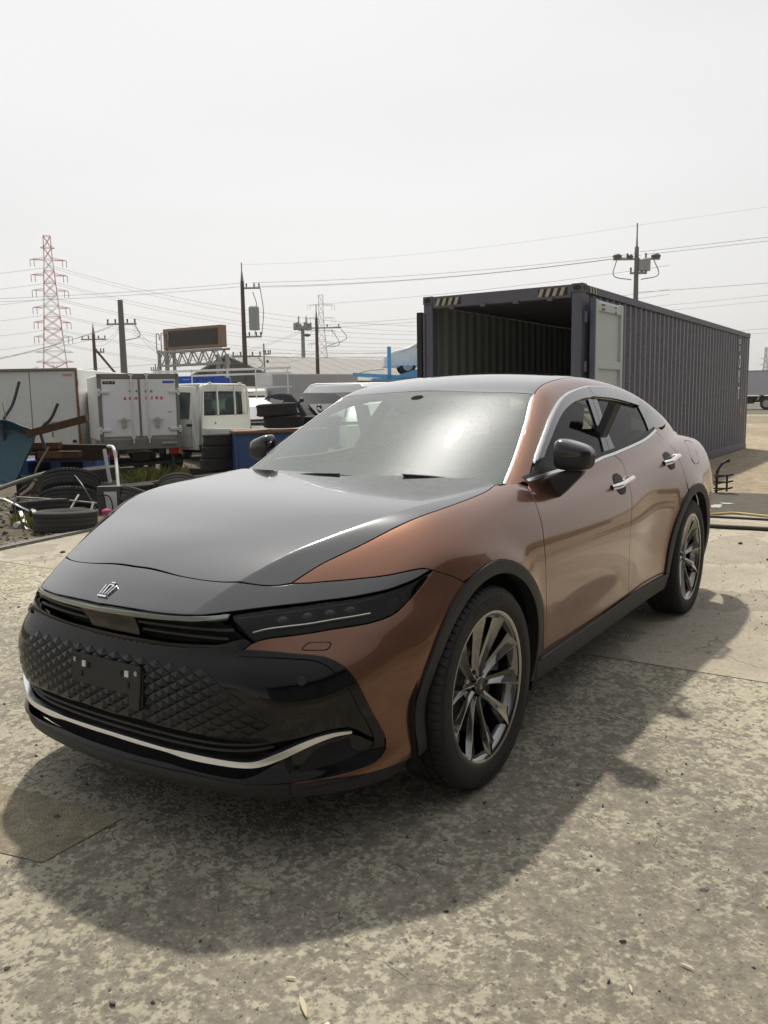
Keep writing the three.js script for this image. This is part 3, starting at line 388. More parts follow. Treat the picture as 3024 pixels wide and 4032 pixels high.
  panel('rear_door', [gap.slice(0, -1).concat([onSide(-1.735, 0.31), onSide(-1.737, 0.28)]), [onSide(-1.737, 0.28), onSide(-2.0, 0.28), onSide(-2.36, 0.28)], rearArc, rev(qGap), rev(beltR)], M.copper, { G: carG, out: [0.05, 0.5, -0.87], h: 0.03 });
  const tailTop = [[-3.05, 1.235, -0.67], [-3.25, 1.20, -0.63], [-3.5, 1.165, -0.58], [-3.66, 1.12, -0.56]].map((p) => onTop(p[0], p[2]));
  panel('rear_quarter', [qGap, arc(-2.81, 0.455, 72, 170, 36), [onSide(-3.26, 0.42), onSide(-3.5, 0.43), onSide(-3.68, 0.44)], [onSide(-3.68, 0.44), onSide(-3.74, 0.6), onSide(-3.74, 0.75), onSide(-3.72, 0.95), tailTop[3]], rev(tailTop), [tailTop[0], [-2.85, 1.178, -0.717], beltEnd]], M.copper, { G: carG, out: [-0.25, 0.5, -0.83], h: 0.03 });
  panel('fuel_flap', [cat(L.fuel, [L.fuel[0]])], M.copper, { G: carG, out: [-0.2, 0.5, -0.83], off: 0.0012, inset: 0.003, h: 0.02, flange: 0.008 });
  // roof rail in body colour, roof, windscreen
  const railTop = [...L.roofEdge, [-2.0, 1.49, -0.535], [-2.4, 1.455, -0.54], [-2.8, 1.37, -0.545], [-3.2, 1.25, -0.55], tailTop[2]].map((p, i) => (i < 6 ? p : onTop(p[0], p[2], cabinG)));
  const dloTop = L.dloOut, railLow = [beltF[0], [-0.663, 1.068, -0.762], ...dloTop, [-3.12, 1.212, -0.665]];
  panel('roof_rail', [[beltF[0], L.fenderTop[2], L.fenderTop[1], L.wsSide[0]], [...L.wsSide, ...railTop.slice(1)], [railTop[railTop.length - 1], tailTop[1], [-3.12, 1.212, -0.665]], rev(railLow)], M.copper, { G: cabinG, out: [0.25, 0.65, -0.72], h: 0.028, flange: 0.02 });
  panel('windscreen_moulding', [L.molding, [L.molding[6], L.wsSide[6]], rev(L.wsSide), [L.wsSide[0], L.molding[0]]], mat([0.55, 0.55, 0.55], 0.22, 1), { G: cabinG, out: [0.5, 0.8, -0.3], off: 0.003, inset: 0.0005, h: 0.03, flange: 0.012 });
  const wt = [L.molding[6], ...L.wsTop.slice(1), [-1.085, 1.428, 0]];
  panel('roof', [[...rev(wt)], L.roofEdge.slice(0, 1).concat(railTop.slice(1)), [railTop[railTop.length - 1], [-3.1, 1.29, -0.3], [-3.08, 1.31, 0]]], M.black, { G: cabinG, out: [0, 1, 0], sym: true, h: 0.04, flange: 0.02 });
  const wsLow = [L.molding[0], [-0.44, 1.05, -0.60], [-0.385, 1.06, -0.35], [-0.36, 1.06, -0.15], [-0.355, 1.06, 0]].map((p, i) => (i ? onTop(p[0], p[2], cabinG) : p));
  panel('windscreen', [[[-1.081, 1.43, 0], ...rev(L.wsTop).slice(0, -1), L.molding[6]], rev(L.molding), wsLow], M.screen, { G: cabinG, out: [0.5, 0.86, 0], sym: true, h: 0.035, flange: 0.006 });
  const vis = [...L.wsGlassVis.slice(0, 10), [-1.02, 1.402, -0.25], [-0.965, 1.38, -0.17], [-0.965, 1.38, 0]], visLow = [[-0.478, 1.10, 0], [-0.48, 1.10, -0.25], L.wsGlassVis[0]];
  const visAll = [visLow.concat(vis.slice(1)), ...[visLow.concat(vis.slice(1)).slice().reverse().map(([x, y, z]) => [x, y, -z])]];
  panel('windscreen_frit', [[[-1.081, 1.43, 0], ...rev(L.wsTop).slice(0, -1), L.molding[6]], rev(L.molding), wsLow], M.frit, { G: cabinG, out: [0.5, 0.86, 0], sym: true, h: 0.05, off: -0.006, inset: 0.005, flange: 0, hole: visAll });
  // side windows and their trim
  const cs = { G: cabinG, out: [0.05, 0.45, -0.89] };
  const dloIn = rev(L.dloChr), F0 = [-0.645, 1.05, -0.768];
  panel('side_glass', [cat(L.glassF, [L.glassF[0]])], M.clearGlass, { ...cs, off: -0.006, inset: -0.004, flange: 0, h: 0.05 });
  panel('side_glass', [cat(L.glassR, [L.glassR[0]])], M.glass, { ...cs, off: -0.006, inset: -0.004, flange: 0, h: 0.05 });
  panel('window_chrome', [L.dloOut.slice(0, 14), [L.dloOut[13], L.dloChr[0]], L.dloChr, [L.dloChr[13], L.dloOut[0]]], M.satin, { ...cs, off: 0.006, inset: 0.0005, flange: 0.012, h: 0.02 });
  // rain visors, pillar covers, rear corner panel
  const splitT = [-1.74, 1.44, -0.605], vF = L.visorIn.slice(0, 8), vR = L.visorIn.slice(7);
  panel('rain_visor', [dloIn.slice(0, 10), [dloIn[9], vF[7]], rev(vF), [vF[0], dloIn[0]]], M.visor, { ...cs, off: 0.016, inset: 0.002, flange: 0.012, h: 0.03 });
  panel('rain_visor', [dloIn.slice(9), [dloIn[13], vR[vR.length - 1]], rev(vR), [vR[0], dloIn[9]]], M.visor, { ...cs, off: 0.016, inset: 0.002, flange: 0.012, h: 0.03 });
  panel('front_pillar_cover', [[beltF[0], F0, dloIn[0], vF[0], L.glassF[0], [-0.85, 1.07, -0.782], [-0.75, 1.052, -0.782], beltF[0]]], M.clad, { ...cs, inset: 0.001, flange: 0.01, h: 0.03 });
  const gp = L.pilGap, gpB = [-1.615, 1.075, -0.79];
  panel('pillar_cover', [[[-1.654, 1.375, -0.648], [-1.595, 1.245, -0.717], [-1.563, 1.159, -0.757], [-1.527, 1.072, -0.79]], [[-1.527, 1.072, -0.79], gpB], rev(gp.concat([gpB])), [gp[0], [-1.654, 1.375, -0.648]]], M.piano, { ...cs, off: 0.001, h: 0.03 });
  panel('pillar_cover', [gp.concat([gpB]), [gpB, [-1.735, 1.085, -0.788]], [[-1.735, 1.085, -0.788], [-1.722, 1.104, -0.781], [-1.722, 1.222, -0.728], [-1.794, 1.375, -0.648]], [[-1.794, 1.375, -0.648], gp[0]]], M.piano, { ...cs, off: 0.001, h: 0.03 });
  panel('rear_side_panel', [[L.glassR[3], L.glassR[4], L.glassR[5]], [L.glassR[5], beltEnd.map((v, i) => v + [0, 0.012, 0.006][i])], [beltEnd.map((v, i) => v + [0, 0.012, 0.006][i]), [-2.85, 1.19, -0.715], [-3.1, 1.215, -0.667]], rev(L.dloOut.slice(12)).map((p, i) => p), [L.dloOut[12], L.glassR[3]]], M.piano, { ...cs, h: 0.03, off: 0.001 });
  const beltTop = L.beltLow.map((p, i) => [p[0] - 0.001, p[1] + 0.011, p[2] + 0.005]);
  panel('belt_chrome', [L.beltLow, [beltEnd, beltTop[beltTop.length - 1]], rev(beltTop), [beltTop[0], beltF[0]]], M.satin, { G: carG, out: [0, 0.4, -0.9], off: 0.008, inset: 0.0005, h: 0.02, flange: 0.012 });
  const b2 = beltTop.map((p) => [p[0], p[1] + 0.018, p[2] + 0.008]);
  panel('window_sill_seal', [beltTop, [beltTop[beltTop.length - 1], b2[b2.length - 1]], rev(b2), [b2[0], beltTop[0]]], M.clad, { G: carG, out: [0, 0.4, -0.9], off: 0.003, inset: 0, h: 0.03, flange: 0.012 });
  // cladding
  const ring = (cx, ri, ro, a0, a1, spread) => { const o = [], i = []; for (let k = 0; k <= 48; k++) { const t = k / 48, a = (a0 + (a1 - a0) * t) * Math.PI / 180, sp = spread * sstep(0.62, 1, t); o.push(onSide(cx + (ro + sp) * Math.cos(a), AXY + (ro + sp * 0.2) * Math.sin(a))); i.push(onSide(cx + (ri + sp * 0.3) * Math.cos(a), AXY + (ri + sp * 0.1) * Math.sin(a))); } return [o, [o[48], i[48]], rev(i), [i[0], o[0]]]; };
  panel('wheel_arch_cladding', ring(-0.025, 0.410, 0.456, -14, 196, 0.08), M.clad, { out: [0.15, 0.25, -0.95], off: 0.009, inset: 0.0005, h: 0.03, flange: 0.05 });
  panel('wheel_arch_cladding', ring(-2.83, 0.420, 0.470, -6, 195, 0.03), M.clad, { out: [0, 0.25, -0.95], off: 0.009, inset: 0.0005, h: 0.03, flange: 0.05 });
  panel('sill_cladding', [[[-0.46, 0.318], [-0.75, 0.322], [-1.2, 0.318], [-1.74, 0.33], [-2.40, 0.332]].map((p) => onSide(...p)), [onSide(-2.40, 0.332), onSide(-2.38, 0.245)], [onSide(-2.38, 0.245), onSide(-1.4, 0.235), onSide(-0.5, 0.235)], [onSide(-0.5, 0.235), onSide(-0.46, 0.318)]], M.clad, { out: [0, 0.1, -1], off: 0.012, h: 0.05, flange: 0.04 });
  for (const s of [1, -1]) { obj('sill_edge', tube([[-0.5, 0.325], [-1.2, 0.322], [-1.75, 0.332], [-2.38, 0.335]].map((p) => { const q = onSide(...p); return [q[0], q[1], (q[2] - 0.014) * s]; }), 0.005, 30, 6), M.clad, car); }
  // rear end (out of view but for its outline)
  panel('rear_bumper', [[[-3.95, 0.55, 0], [-3.9, 0.55, -0.5], onSide(-3.745, 0.56)], [onSide(-3.745, 0.56), onSide(-3.70, 0.44), onSide(-3.5, 0.33)], [onSide(-3.5, 0.33), [-3.75, 0.28, -0.6], [-3.85, 0.27, 0]]], M.clad, { out: [-1, 0.0, 0], sym: true, h: 0.06 });
  panel('trunk_lid', [[onTop(-3.09, -0.54), onTop(-3.3, -0.56), onTop(-3.66, -0.555)], [onTop(-3.66, -0.555), onTop(-3.72, -0.3), onTop(-3.73, 0)], [onTop(-3.73, 0), onTop(-3.08, 0)], [onTop(-3.08, 0), onTop(-3.09, -0.54)]], M.black, { G: carG, out: [-0.2, 1, 0], sym: true, h: 0.06 });
  panel('tail_panel', [[onTop(-3.73, 0), onTop(-3.72, -0.3), onTop(-3.66, -0.555)], [onTop(-3.66, -0.555), onSide(-3.73, 0.95), onSide(-3.745, 0.75), onSide(-3.745, 0.56)], [onSide(-3.745, 0.56), [-3.9, 0.55, -0.5], [-3.95, 0.55, 0]]], M.copper, { G: carG, out: [-1, 0.4, 0], sym: true, h: 0.06 });
  panel('tail_lamp', [[[-3.95, 0.93, 0], [-3.88, 0.93, -0.5], onSide(-3.70, 0.92)], [onSide(-3.70, 0.92), onSide(-3.71, 0.86)], [onSide(-3.71, 0.86), [-3.9, 0.89, -0.5], [-3.95, 0.89, 0]]], M.tail, { G: carG, out: [-1, 0.2, 0], sym: true, off: 0.006, h: 0.05 });
  // door handles: a chrome bar over a flat dark oval, the recess shade painted in
  for (const [A, B] of [[[-1.455, 0.938, -0.858], [-1.735, 0.962, -0.852]], [[-2.395, 0.99, -0.855], [-2.645, 1.016, -0.851]]]) for (const s of [1, -1]) {
    const h = new THREE.Group(); h.name = 'door_handle'; car.add(h); const mid = A.map((v, i) => (v + B[i]) / 2), pts = [0, 0.12, 0.5, 0.88, 1].map((t) => { const q = A.map((v, i) => v + (B[i] - v) * t), k = t === 0 || t === 1 ? -0.004 : 0.026; return [q[0], q[1] + k * 0.2, (q[2] - k) * s]; });
    const g = tube(pts, 0.0155, 40, 10); { const p = g.attributes.position, z0 = mid[2] * s; for (let i = 0; i < p.count; i++) p.setZ(i, p.getZ(i)); } obj('handle_bar', g, M.chrome, h);
    const c = onSide(mid[0] + 0.02, mid[1] - 0.004), n = gradG(bodyG, c), q = new THREE.Quaternion().setFromUnitVectors(V3(0, 0, 1), V3(n.x, n.y, n.z));
    const recessShade = put(new THREE.SphereGeometry(0.055, 24, 12, 0, Math.PI * 2, 0, Math.PI / 2).applyMatrix4(new THREE.Matrix4().makeRotationX(Math.PI / 2)).scale(1.45, 1.05, 0.05)).applyMatrix4(new THREE.Matrix4().makeRotationFromQuaternion(q).setPosition(c[0] + n.x * 0.0005, c[1] + n.y * 0.0005, c[2] + n.z * 0.0005)); obj('handle_recess_shade', s > 0 ? clean(recessShade) : mirrorGeo(clean(recessShade)), mat([0.014, 0.009, 0.007], 0.6), h); }
}
// wheels: tyre with cut tread, ten-spoke rim, brake disc; the outward side looks along +z
{
  const font = await new FontLoader().loadAsync('fonts/droid/droid_sans_bold.typeface.json');
  const prof = [[0.262, 0.086], [0.272, 0.101], [0.285, 0.108], [0.305, 0.1125], [0.325, 0.113], [0.342, 0.110], [0.3525, 0.1045], [0.3605, 0.096], [0.3640, 0.088], [0.3655, 0.078], [0.3660, 0.066], [0.3660, 0.0615], [0.3590, 0.0605], [0.3590, 0.0525], [0.3668, 0.0515], [0.3675, 0.030], [0.3675, 0.0235], [0.3600, 0.0225], [0.3600, 0.0135], [0.3678, 0.0125], [0.368, 0]];
  const full = [...prof, ...prof.slice(0, -1).reverse().map(([r, o]) => [r, -o])], NB = 76, per = 5, N = NB * per;
  const pos = [], idx = [];
  for (let i = 0; i <= N; i++) { const b = i % per, f = Math.floor(i / per);
    full.forEach(([r, o]) => { const ao = Math.abs(o), shift = ao > 0.05 ? 0 : 0.5, a = ((f + (b === 0 ? 0 : b === 1 ? 0.05 : b === 2 ? 0.20 : b === 3 ? 0.25 : 0.62) + shift + (ao < 0.09 ? o * 4 : Math.sign(o) * 0.36)) / NB) * Math.PI * 2; let rr = r; const slot = b === 1 || b === 2; if (slot && r > 0.350 && ao > 0.0620) rr -= ao > 0.1 ? 0.0015 : 0.0055; else if (slot && r > 0.362 && ao < 0.0516) rr -= 0.0035; pos.push(rr * Math.cos(a), rr * Math.sin(a), o); }); }
  const K = full.length; for (let i = 0; i < N; i++) for (let j = 0; j < K - 1; j++) { const a = i * K + j, b = a + K; idx.push(a, b, a + 1, a + 1, b, b + 1); }
  let tg = new THREE.BufferGeometry(); tg.setAttribute('position', new THREE.Float32BufferAttribute(pos, 3)); tg.setIndex(idx); tg = toCreasedNormals(tg, 0.55);
  const tyreGeos = [tg];
  for (const [r, o, h] of [[0.3475, 0.1085, 0.0012], [0.296, 0.1105, 0.0012]]) { const t = new THREE.TorusGeometry(r, h, 5, 120); put(t, 0, 0, o); tyreGeos.push(t); }
  const letters = 'MICHELIN', step = 0.088;                       // raised lettering on the sidewall
  for (const c0 of [Math.PI / 2 + 0.02, -Math.PI / 2 + 0.02]) [...letters].forEach((ch, i) => { const g = new TextGeometry(ch, { font, size: 0.024, depth: 0.0022, curveSegments: 3 }); g.computeBoundingBox(); const bw = (g.boundingBox.max.x + g.boundingBox.min.x) / 2, a = c0 - (i - (letters.length - 1) / 2) * step; g.translate(-bw, 0.309, 0.1115); g.applyMatrix4(new THREE.Matrix4().makeRotationZ(a - Math.PI / 2)); tyreGeos.push(g); });
  const tyreG = merge(tyreGeos);
  const lathe = (pts, n = 96) => put(new THREE.LatheGeometry(pts.map(([r, o]) => new THREE.Vector2(r, o)), n), 0, 0, 0, Math.PI / 2);
  const barrel = clean(lathe([[0.240, -0.105], [0.246, -0.09], [0.236, -0.06], [0.233, 0.03], [0.243, 0.07], [0.252, 0.088], [0.262, 0.0945], [0.272, 0.0985], [0.2785, 0.1015], [0.2775, 0.104], [0.268, 0.103], [0.262, 0.099]]));
  // one spoke: a blade whose ridge leans to one side and widens towards the rim
  const st = [[0.040, 0.015, 0.005, 0.015, 0.064, 0.045], [0.065, 0.0155, 0.005, 0.015, 0.063, 0.040], [0.10, 0.0165, 0.007, 0.016, 0.067, 0.038], [0.15, 0.020, 0.012, 0.021, 0.076, 0.044], [0.20, 0.025, 0.018, 0.028, 0.087, 0.055], [0.24, 0.034, 0.026, 0.037, 0.096, 0.068], [0.2665, 0.047, 0.034, 0.046, 0.1005, 0.078]];
  const sp = [], si = []; st.forEach(([r, a, b, c, top, low]) => sp.push([-a, r, top - 0.016], [-a * 0.30, r, top - 0.0125], [b, r, top], [b + 0.0035, r, top - 0.0006], [c, r, low + 0.01], [c * 0.7, r, low - 0.02], [-a * 0.8, r, low - 0.02]));
  for (let i = 0; i < st.length - 1; i++) for (let j = 0; j < 7; j++) { const a = i * 7 + j, b = i * 7 + (j + 1) % 7; si.push(a, b, a + 7, b, b + 7, a + 7); }
  let sg = new THREE.BufferGeometry(); sg.setAttribute('position', new THREE.Float32BufferAttribute(sp.flat(), 3)); sg.setIndex(si); sg = toCreasedNormals(sg, 0.35); { // outward winding
    const p = sg.attributes.position, c = V3(0, 0.15, 0.055), A = V3().fromBufferAttribute(p, 0), B = V3().fromBufferAttribute(p, 1), C = V3().fromBufferAttribute(p, 2), f = B.clone().sub(A).cross(C.clone().sub(A)); if (f.dot(A.sub(c)) < 0) { for (let i = 0; i < p.count; i += 3) for (const at of [p]) for (let k = 0; k < 3; k++) { const q = i * 3 + k, v = at.array[q]; at.array[q] = at.array[q + 3]; at.array[q + 3] = v; } sg.deleteAttribute('normal'); sg = toCreasedNormals(sg, 0.35); } }
  sg = clean(sg);
  const hub = merge([lathe([[0.0, 0.050], [0.075, 0.048], [0.080, 0.040], [0.078, -0.02]], 40), lathe([[0.033, 0.05], [0.033, 0.064], [0.030, 0.0665]], 40)]);
  const cap = merge([lathe([[0.030, 0.064], [0.029, 0.0672], [0.02, 0.0685], [0, 0.069]].reverse(), 40)]);
  const capMark = merge([bx(0.018, 0.003, 0.002, 0, -0.011, 0.0688), ...[-0.0078, -0.0026, 0.0026, 0.0078].map((x) => bx(0.0024, 0.015, 0.002, x, -0.001, 0.0688, 0, 0, -x * 12)), bx(0.007, 0.0025, 0.002, 0, 0.0105, 0.0688)]);
  const disc = merge([lathe([[0.09, 0.025], [0.168, 0.025], [0.168, 0.0], [0.09, 0.0]], 64), lathe([[0.0, 0.035], [0.09, 0.035], [0.09, 0.0]], 40)]), cal = merge([put(new THREE.TorusGeometry(0.145, 0.045, 8, 16, 1.1), 0, 0, 0.01, 0, 0, 0.9)]);
  const capM = mat([0.035, 0.033, 0.032], 0.3, 0.6), discM = mat([0.10, 0.095, 0.09], 0.5, 0.9), dark = mat([0.015, 0.015, 0.015], 0.5);
  const make = () => { const w = new THREE.Group(); w.name = 'wheel';
    obj('tyre', tyreG, M.rubber, w); obj('rim', barrel, M.rim, w);
    for (let i = 0; i < 10; i++) { const s = obj('spoke', sg, M.rim, w); s.rotation.z = (i * 36 + 8) * Math.PI / 180; }
    obj('hub', hub, M.rim, w); const c = obj('centre_cap', cap, capM, w); obj('cap_emblem', capMark, M.rim, w);
    for (let i = 0; i < 5; i++) { const a = (i * 72 + 26) * Math.PI / 180; obj('wheel_nut', cyl(0.0105, 0.0105, 0.012, 0.052 * Math.cos(a), 0.052 * Math.sin(a), 0.05, Math.PI / 2, 0, 0, 6), dark, w); }
    obj('brake_disc', disc, discM, w); obj('brake_caliper', cal, dark, w); return w; };
  const w0 = make();
  [[0, -1, 0.80, 0.06], [0, 1, 0.80, 0.4], [WB, -1, 0.805, 0.35], [WB, 1, 0.805, 1.1]].forEach(([x, s, z, turn], i) => { const w = i ? w0.clone() : w0; w.position.set(x, AXY, z * s); w.rotation.set(0, s < 0 ? Math.PI : 0, turn); car.add(w); });
  // wheel houses and the dark underside
  const wh = (x) => { const g = new THREE.CylinderGeometry(0.47, 0.47, 0.36, 40, 1, true, 0, Math.PI * 1.25); return put(g, 0, 0, 0, Math.PI / 2, 0, 0).applyMatrix4(new THREE.Matrix4().makeRotationZ(Math.PI * 1.125 - Math.PI / 2 - Math.PI * 0.0)).applyMatrix4(new THREE.Matrix4().makeTranslation(x, AXY + 0.02, 0)); };
  for (const x of [-0.02, -2.83]) for (const s of [1, -1]) { const pts = []; for (let i = 0; i <= 30; i++) { const a = (-20 + 220 * i / 30) * Math.PI / 180; pts.push([x + 0.47 * Math.cos(a), AXY + 0.47 * Math.sin(a)]); }
    const P = [], I = []; pts.forEach(([px, py]) => P.push(px, py, s * 0.865, px, py, s * 0.50)); for (let i = 0; i < 30; i++) I.push(i * 2, i * 2 + 1, i * 2 + 2, i * 2 + 1, i * 2 + 3, i * 2 + 2); const n = P.length / 3; P.push(x, AXY, s * 0.50); for (let i = 0; i < 30; i++) I.push(n, i * 2 + 1, i * 2 + 3);
    const g = new THREE.BufferGeometry(); g.setAttribute('position', new THREE.Float32BufferAttribute(P, 3)); g.setIndex(I); g.computeVertexNormals(); obj('wheel_house', g, M.void, car); }
  obj('underbody', [bx(0.85, 0.30, 1.0, 0.38, 0.42, 0), bx(2.0, 0.12, 1.62, -1.43, 0.28, 0), bx(1.0, 0.45, 1.0, -2.9, 0.46, 0), bx(0.5, 0.25, 1.4, -3.5, 0.5, 0), bx(0.3, 0.12, 1.3, 0.66, 0.29, 0)], M.void, car);
}
{ // mirrors, wipers, cabin
  for (const s of [1, -1]) {
    const m = new THREE.Group(); m.name = 'door_mirror'; m.position.set(-0.86, 1.137, -0.885 * s); m.rotation.y = 0.16 * s; m.scale.setScalar(0.92); car.add(m); const fl = (g) => (s > 0 ? g : mirrorGeo(clean(g)));
    { const N = 40, K = 28, P = [], pw = (v, e) => Math.sign(v) * Math.abs(v) ** e; for (let a = 0; a <= N; a++) for (let b = 0; b <= K; b++) { const t = a / N * 2 * Math.PI, f = (b / K - 0.5) * Math.PI, cx = pw(Math.cos(f), 0.5) * pw(Math.cos(t), 0.6), cz = pw(Math.cos(f), 0.5) * pw(Math.sin(t), 0.6), cy = pw(Math.sin(f), 0.55), out = -cz; P.push([cx * (cx > 0 ? 0.085 : 0.03), cy * (0.068 - (cy > 0 ? 0.020 * out : 0)) - (cy > 0 ? 0.006 * out : 0), cz * 0.088 + 0.012 * cx]); }
      const capI = [], baseI = []; for (let a = 0; a < N; a++) for (let b = 0; b < K; b++) { const q = a * (K + 1) + b, m = P[q], top = m[1] > -0.018 + 0.10 * Math.max(0, -m[2] - 0.02) * 0.6; (top ? capI : baseI).push(q, q + 1, q + K + 1, q + 1, q + K + 2, q + K + 1); }
      const all = new THREE.BufferGeometry(); all.setAttribute('position', new THREE.Float32BufferAttribute(P.flat(), 3)); all.setIndex([...capI, ...baseI]); all.computeVertexNormals(); const cut = (ix, k) => { const g = all.clone(); g.setIndex(ix); const o = clean(g); const p = o.attributes.position, n = o.attributes.normal; for (let i = 0; i < p.count; i++) p.setXYZ(i, p.getX(i) + n.getX(i) * k, p.getY(i) + n.getY(i) * k, p.getZ(i) + n.getZ(i) * k); return o; };
      const flip = (g) => { const p = g.attributes.position, n = g.attributes.normal; let d = 0; for (let i = 0; i < p.count; i++) d += p.getX(i) * n.getX(i) + p.getY(i) * n.getY(i) + p.getZ(i) * n.getZ(i); if (d < 0) { for (let i = 0; i < n.count; i++) n.setXYZ(i, -n.getX(i), -n.getY(i), -n.getZ(i)); for (const at of Object.values(g.attributes)) for (let i = 0; i < at.count; i += 3) for (let k = 0; k < at.itemSize; k++) { const q = i * at.itemSize + k, r = q + at.itemSize, v = at.array[q]; at.array[q] = at.array[r]; at.array[r] = v; } } return g; };
      obj('mirror_cap', fl(flip(cut(capI, 0.0))), M.mcap ??= mat([0.02, 0.02, 0.022], 0.22, 0.5, { clearcoat: 1, clearcoatRoughness: 0.03 }), m); obj('mirror_base_cover', fl(flip(cut(baseI, 0.0))), M.clad, m); }
    obj('mirror_lens', fl(bx(0.004, 0.10, 0.13, -0.0305, -0.004, 0)), M.chrome, m);
    const stalk = [[-0.03, -0.06, 0.03], [0.03, -0.06, 0.04], [-0.12, -0.165, 0.115], [-0.14, -0.085, 0.135], [-0.02, -0.06, -0.04], [0.02, -0.075, -0.03], [-0.16, -0.175, 0.13], [-0.20, -0.10, 0.14]];
    obj('mirror_stalk', fl(clean(new ConvexGeometry([[-0.045, -0.072, -0.045], [0.03, -0.072, -0.045], [0.04, -0.072, 0.05], [-0.045, -0.072, 0.05], [-0.045, -0.092, -0.035], [0.035, -0.092, -0.035], [0.05, -0.195, 0.06], [-0.06, -0.19, 0.06], [0.06, -0.155, 0.11], [-0.08, -0.135, 0.11], [0.06, -0.105, 0.11], [-0.07, -0.10, 0.11]].map((p) => V3(...p))))), M.clad, m);
  }
  // wipers at the foot of the windscreen
  const onWs = (x, z) => { const p = onTop(x, z, cabinG); return [p[0] + 0.003, p[1] + 0.006, p[2]]; };
  for (const [a, b] of [[[-0.405, -0.30], [-0.475, -0.66]], [[-0.365, 0.36], [-0.36, -0.18]]]) { const pts = [0, 0.33, 0.66, 1].map((t) => onWs(a[0] + (b[0] - a[0]) * t, a[1] + (b[1] - a[1]) * t)); const w = new THREE.Group(); w.name = 'wiper'; car.add(w); obj('wiper_blade', tube(pts, 0.0042, 24, 6), M.rubber, w); obj('wiper_arm', tube(pts.map((p, i) => [p[0] + 0.01, p[1] + 0.006 + (i === 0 ? 0 : 0), p[2]]).slice(0, 3), 0.005, 20, 6), M.trim, w); }
  // cabin
  obj('dashboard', [rb(0.42, 0.30, 1.40, 0.06, -0.78, 0.82, 0), rb(0.20, 0.05, 0.42, 0.02, -0.80, 0.985, 0.37), rb(0.06, 0.14, 0.30, 0.02, -0.93, 0.93, 0, 0, 0, 0.2)], M.dashM, car);
  { const sw = obj('steering_wheel', [new THREE.TorusGeometry(0.185, 0.016, 10, 40), bx(0.34, 0.05, 0.02), bx(0.05, 0.17, 0.02, 0, -0.09, 0), put(new THREE.SphereGeometry(0.07, 16, 10).scale(1, 1, 0.4))], M.trim, car); sw.position.set(-1.10, 0.98, 0.37); sw.rotation.set(0, Math.PI / 2, 0); sw.rotateX(-0.42); }
  const seat = (x, z, w, bh) => { const g = new THREE.Group(); g.name = 'seat'; g.position.set(x, 0, z); car.add(g);
    obj('seat_cushion', rb(0.52, 0.18, w, 0.06, 0.06, 0.60, 0), M.seat, g); obj('seat_back', [rb(0.16, bh, w, 0.06, -0.28, 0.62 + bh / 2, 0, 0, 0, 0.26)], M.seat, g);
    const n = w > 0.8 ? [-0.38, 0.38] : [0]; for (const k of n) obj('headrest', rb(0.10, 0.18, 0.26, 0.045, -0.28 - bh * 0.26 - 0.01, 0.62 + bh + 0.07, k, 0, 0, 0.15), M.seat, g); };
  seat(-1.55, -0.37, 0.50, 0.58); seat(-1.55, 0.37, 0.50, 0.58); seat(-2.42, 0, 1.28, 0.52);
  obj('cabin_trim', [bx(2.3, 0.05, 1.45, -1.6, 0.36, 0), bx(2.3, 0.62, 0.05, -1.6, 0.68, -0.765), bx(2.3, 0.62, 0.05, -1.6, 0.68, 0.765), bx(0.05, 0.7, 1.4, -0.46, 0.66, 0), bx(0.7, 0.04, 1.35, -2.95, 1.03, 0), bx(0.05, 0.65, 1.4, -2.72, 0.68, 0), bx(0.09, 0.46, 0.04, -1.62, 1.14, -0.715, -0.36, 0, 0.15), bx(0.09, 0.46, 0.04, -1.62, 1.14, 0.715, 0.36, 0, 0.15)], M.trim, car);
  { const P = [[-1.22, 0.50], [-1.22, 0], [-1.22, -0.50]]; panel('headliner', [[[-1.15, 1.4, 0], [-1.2, 1.4, -0.3], [-1.25, 1.4, -0.50]], [[-1.25, 1.4, -0.50], [-2.0, 1.45, -0.53], [-2.6, 1.4, -0.53]], [[-2.6, 1.4, -0.53], [-2.6, 1.4, 0]]], M.head, { G: cabinG, out: [0, 1, 0], sym: true, off: -0.03, flange: 0, h: 0.1 }); }
  panel('rear_glass', [[[-2.62, 1.42, 0], [-2.62, 1.4, -0.52]], [[-2.62, 1.4, -0.52], [-3.1, 1.28, -0.53]], [[-3.1, 1.28, -0.53], [-3.08, 1.31, 0]]], M.clearGlass, { G: cabinG, out: [-0.3, 1, 0], sym: true, off: -0.02, flange: 0, h: 0.1 });
  { const c = onTop(-1.06, 0, cabinG); obj('camera_pod', [put(new THREE.SphereGeometry(0.1, 20, 12).scale(1.1, 0.38, 1.35), c[0] + 0.03, c[1] - 0.055, 0, 0, 0, -0.45)], M.frit, car);
    obj('rear_view_mirror', [rb(0.025, 0.07, 0.26, 0.012, c[0] - 0.06, c[1] - 0.15, 0, 0, 0.0, 0.2)], M.trim, car); }
}
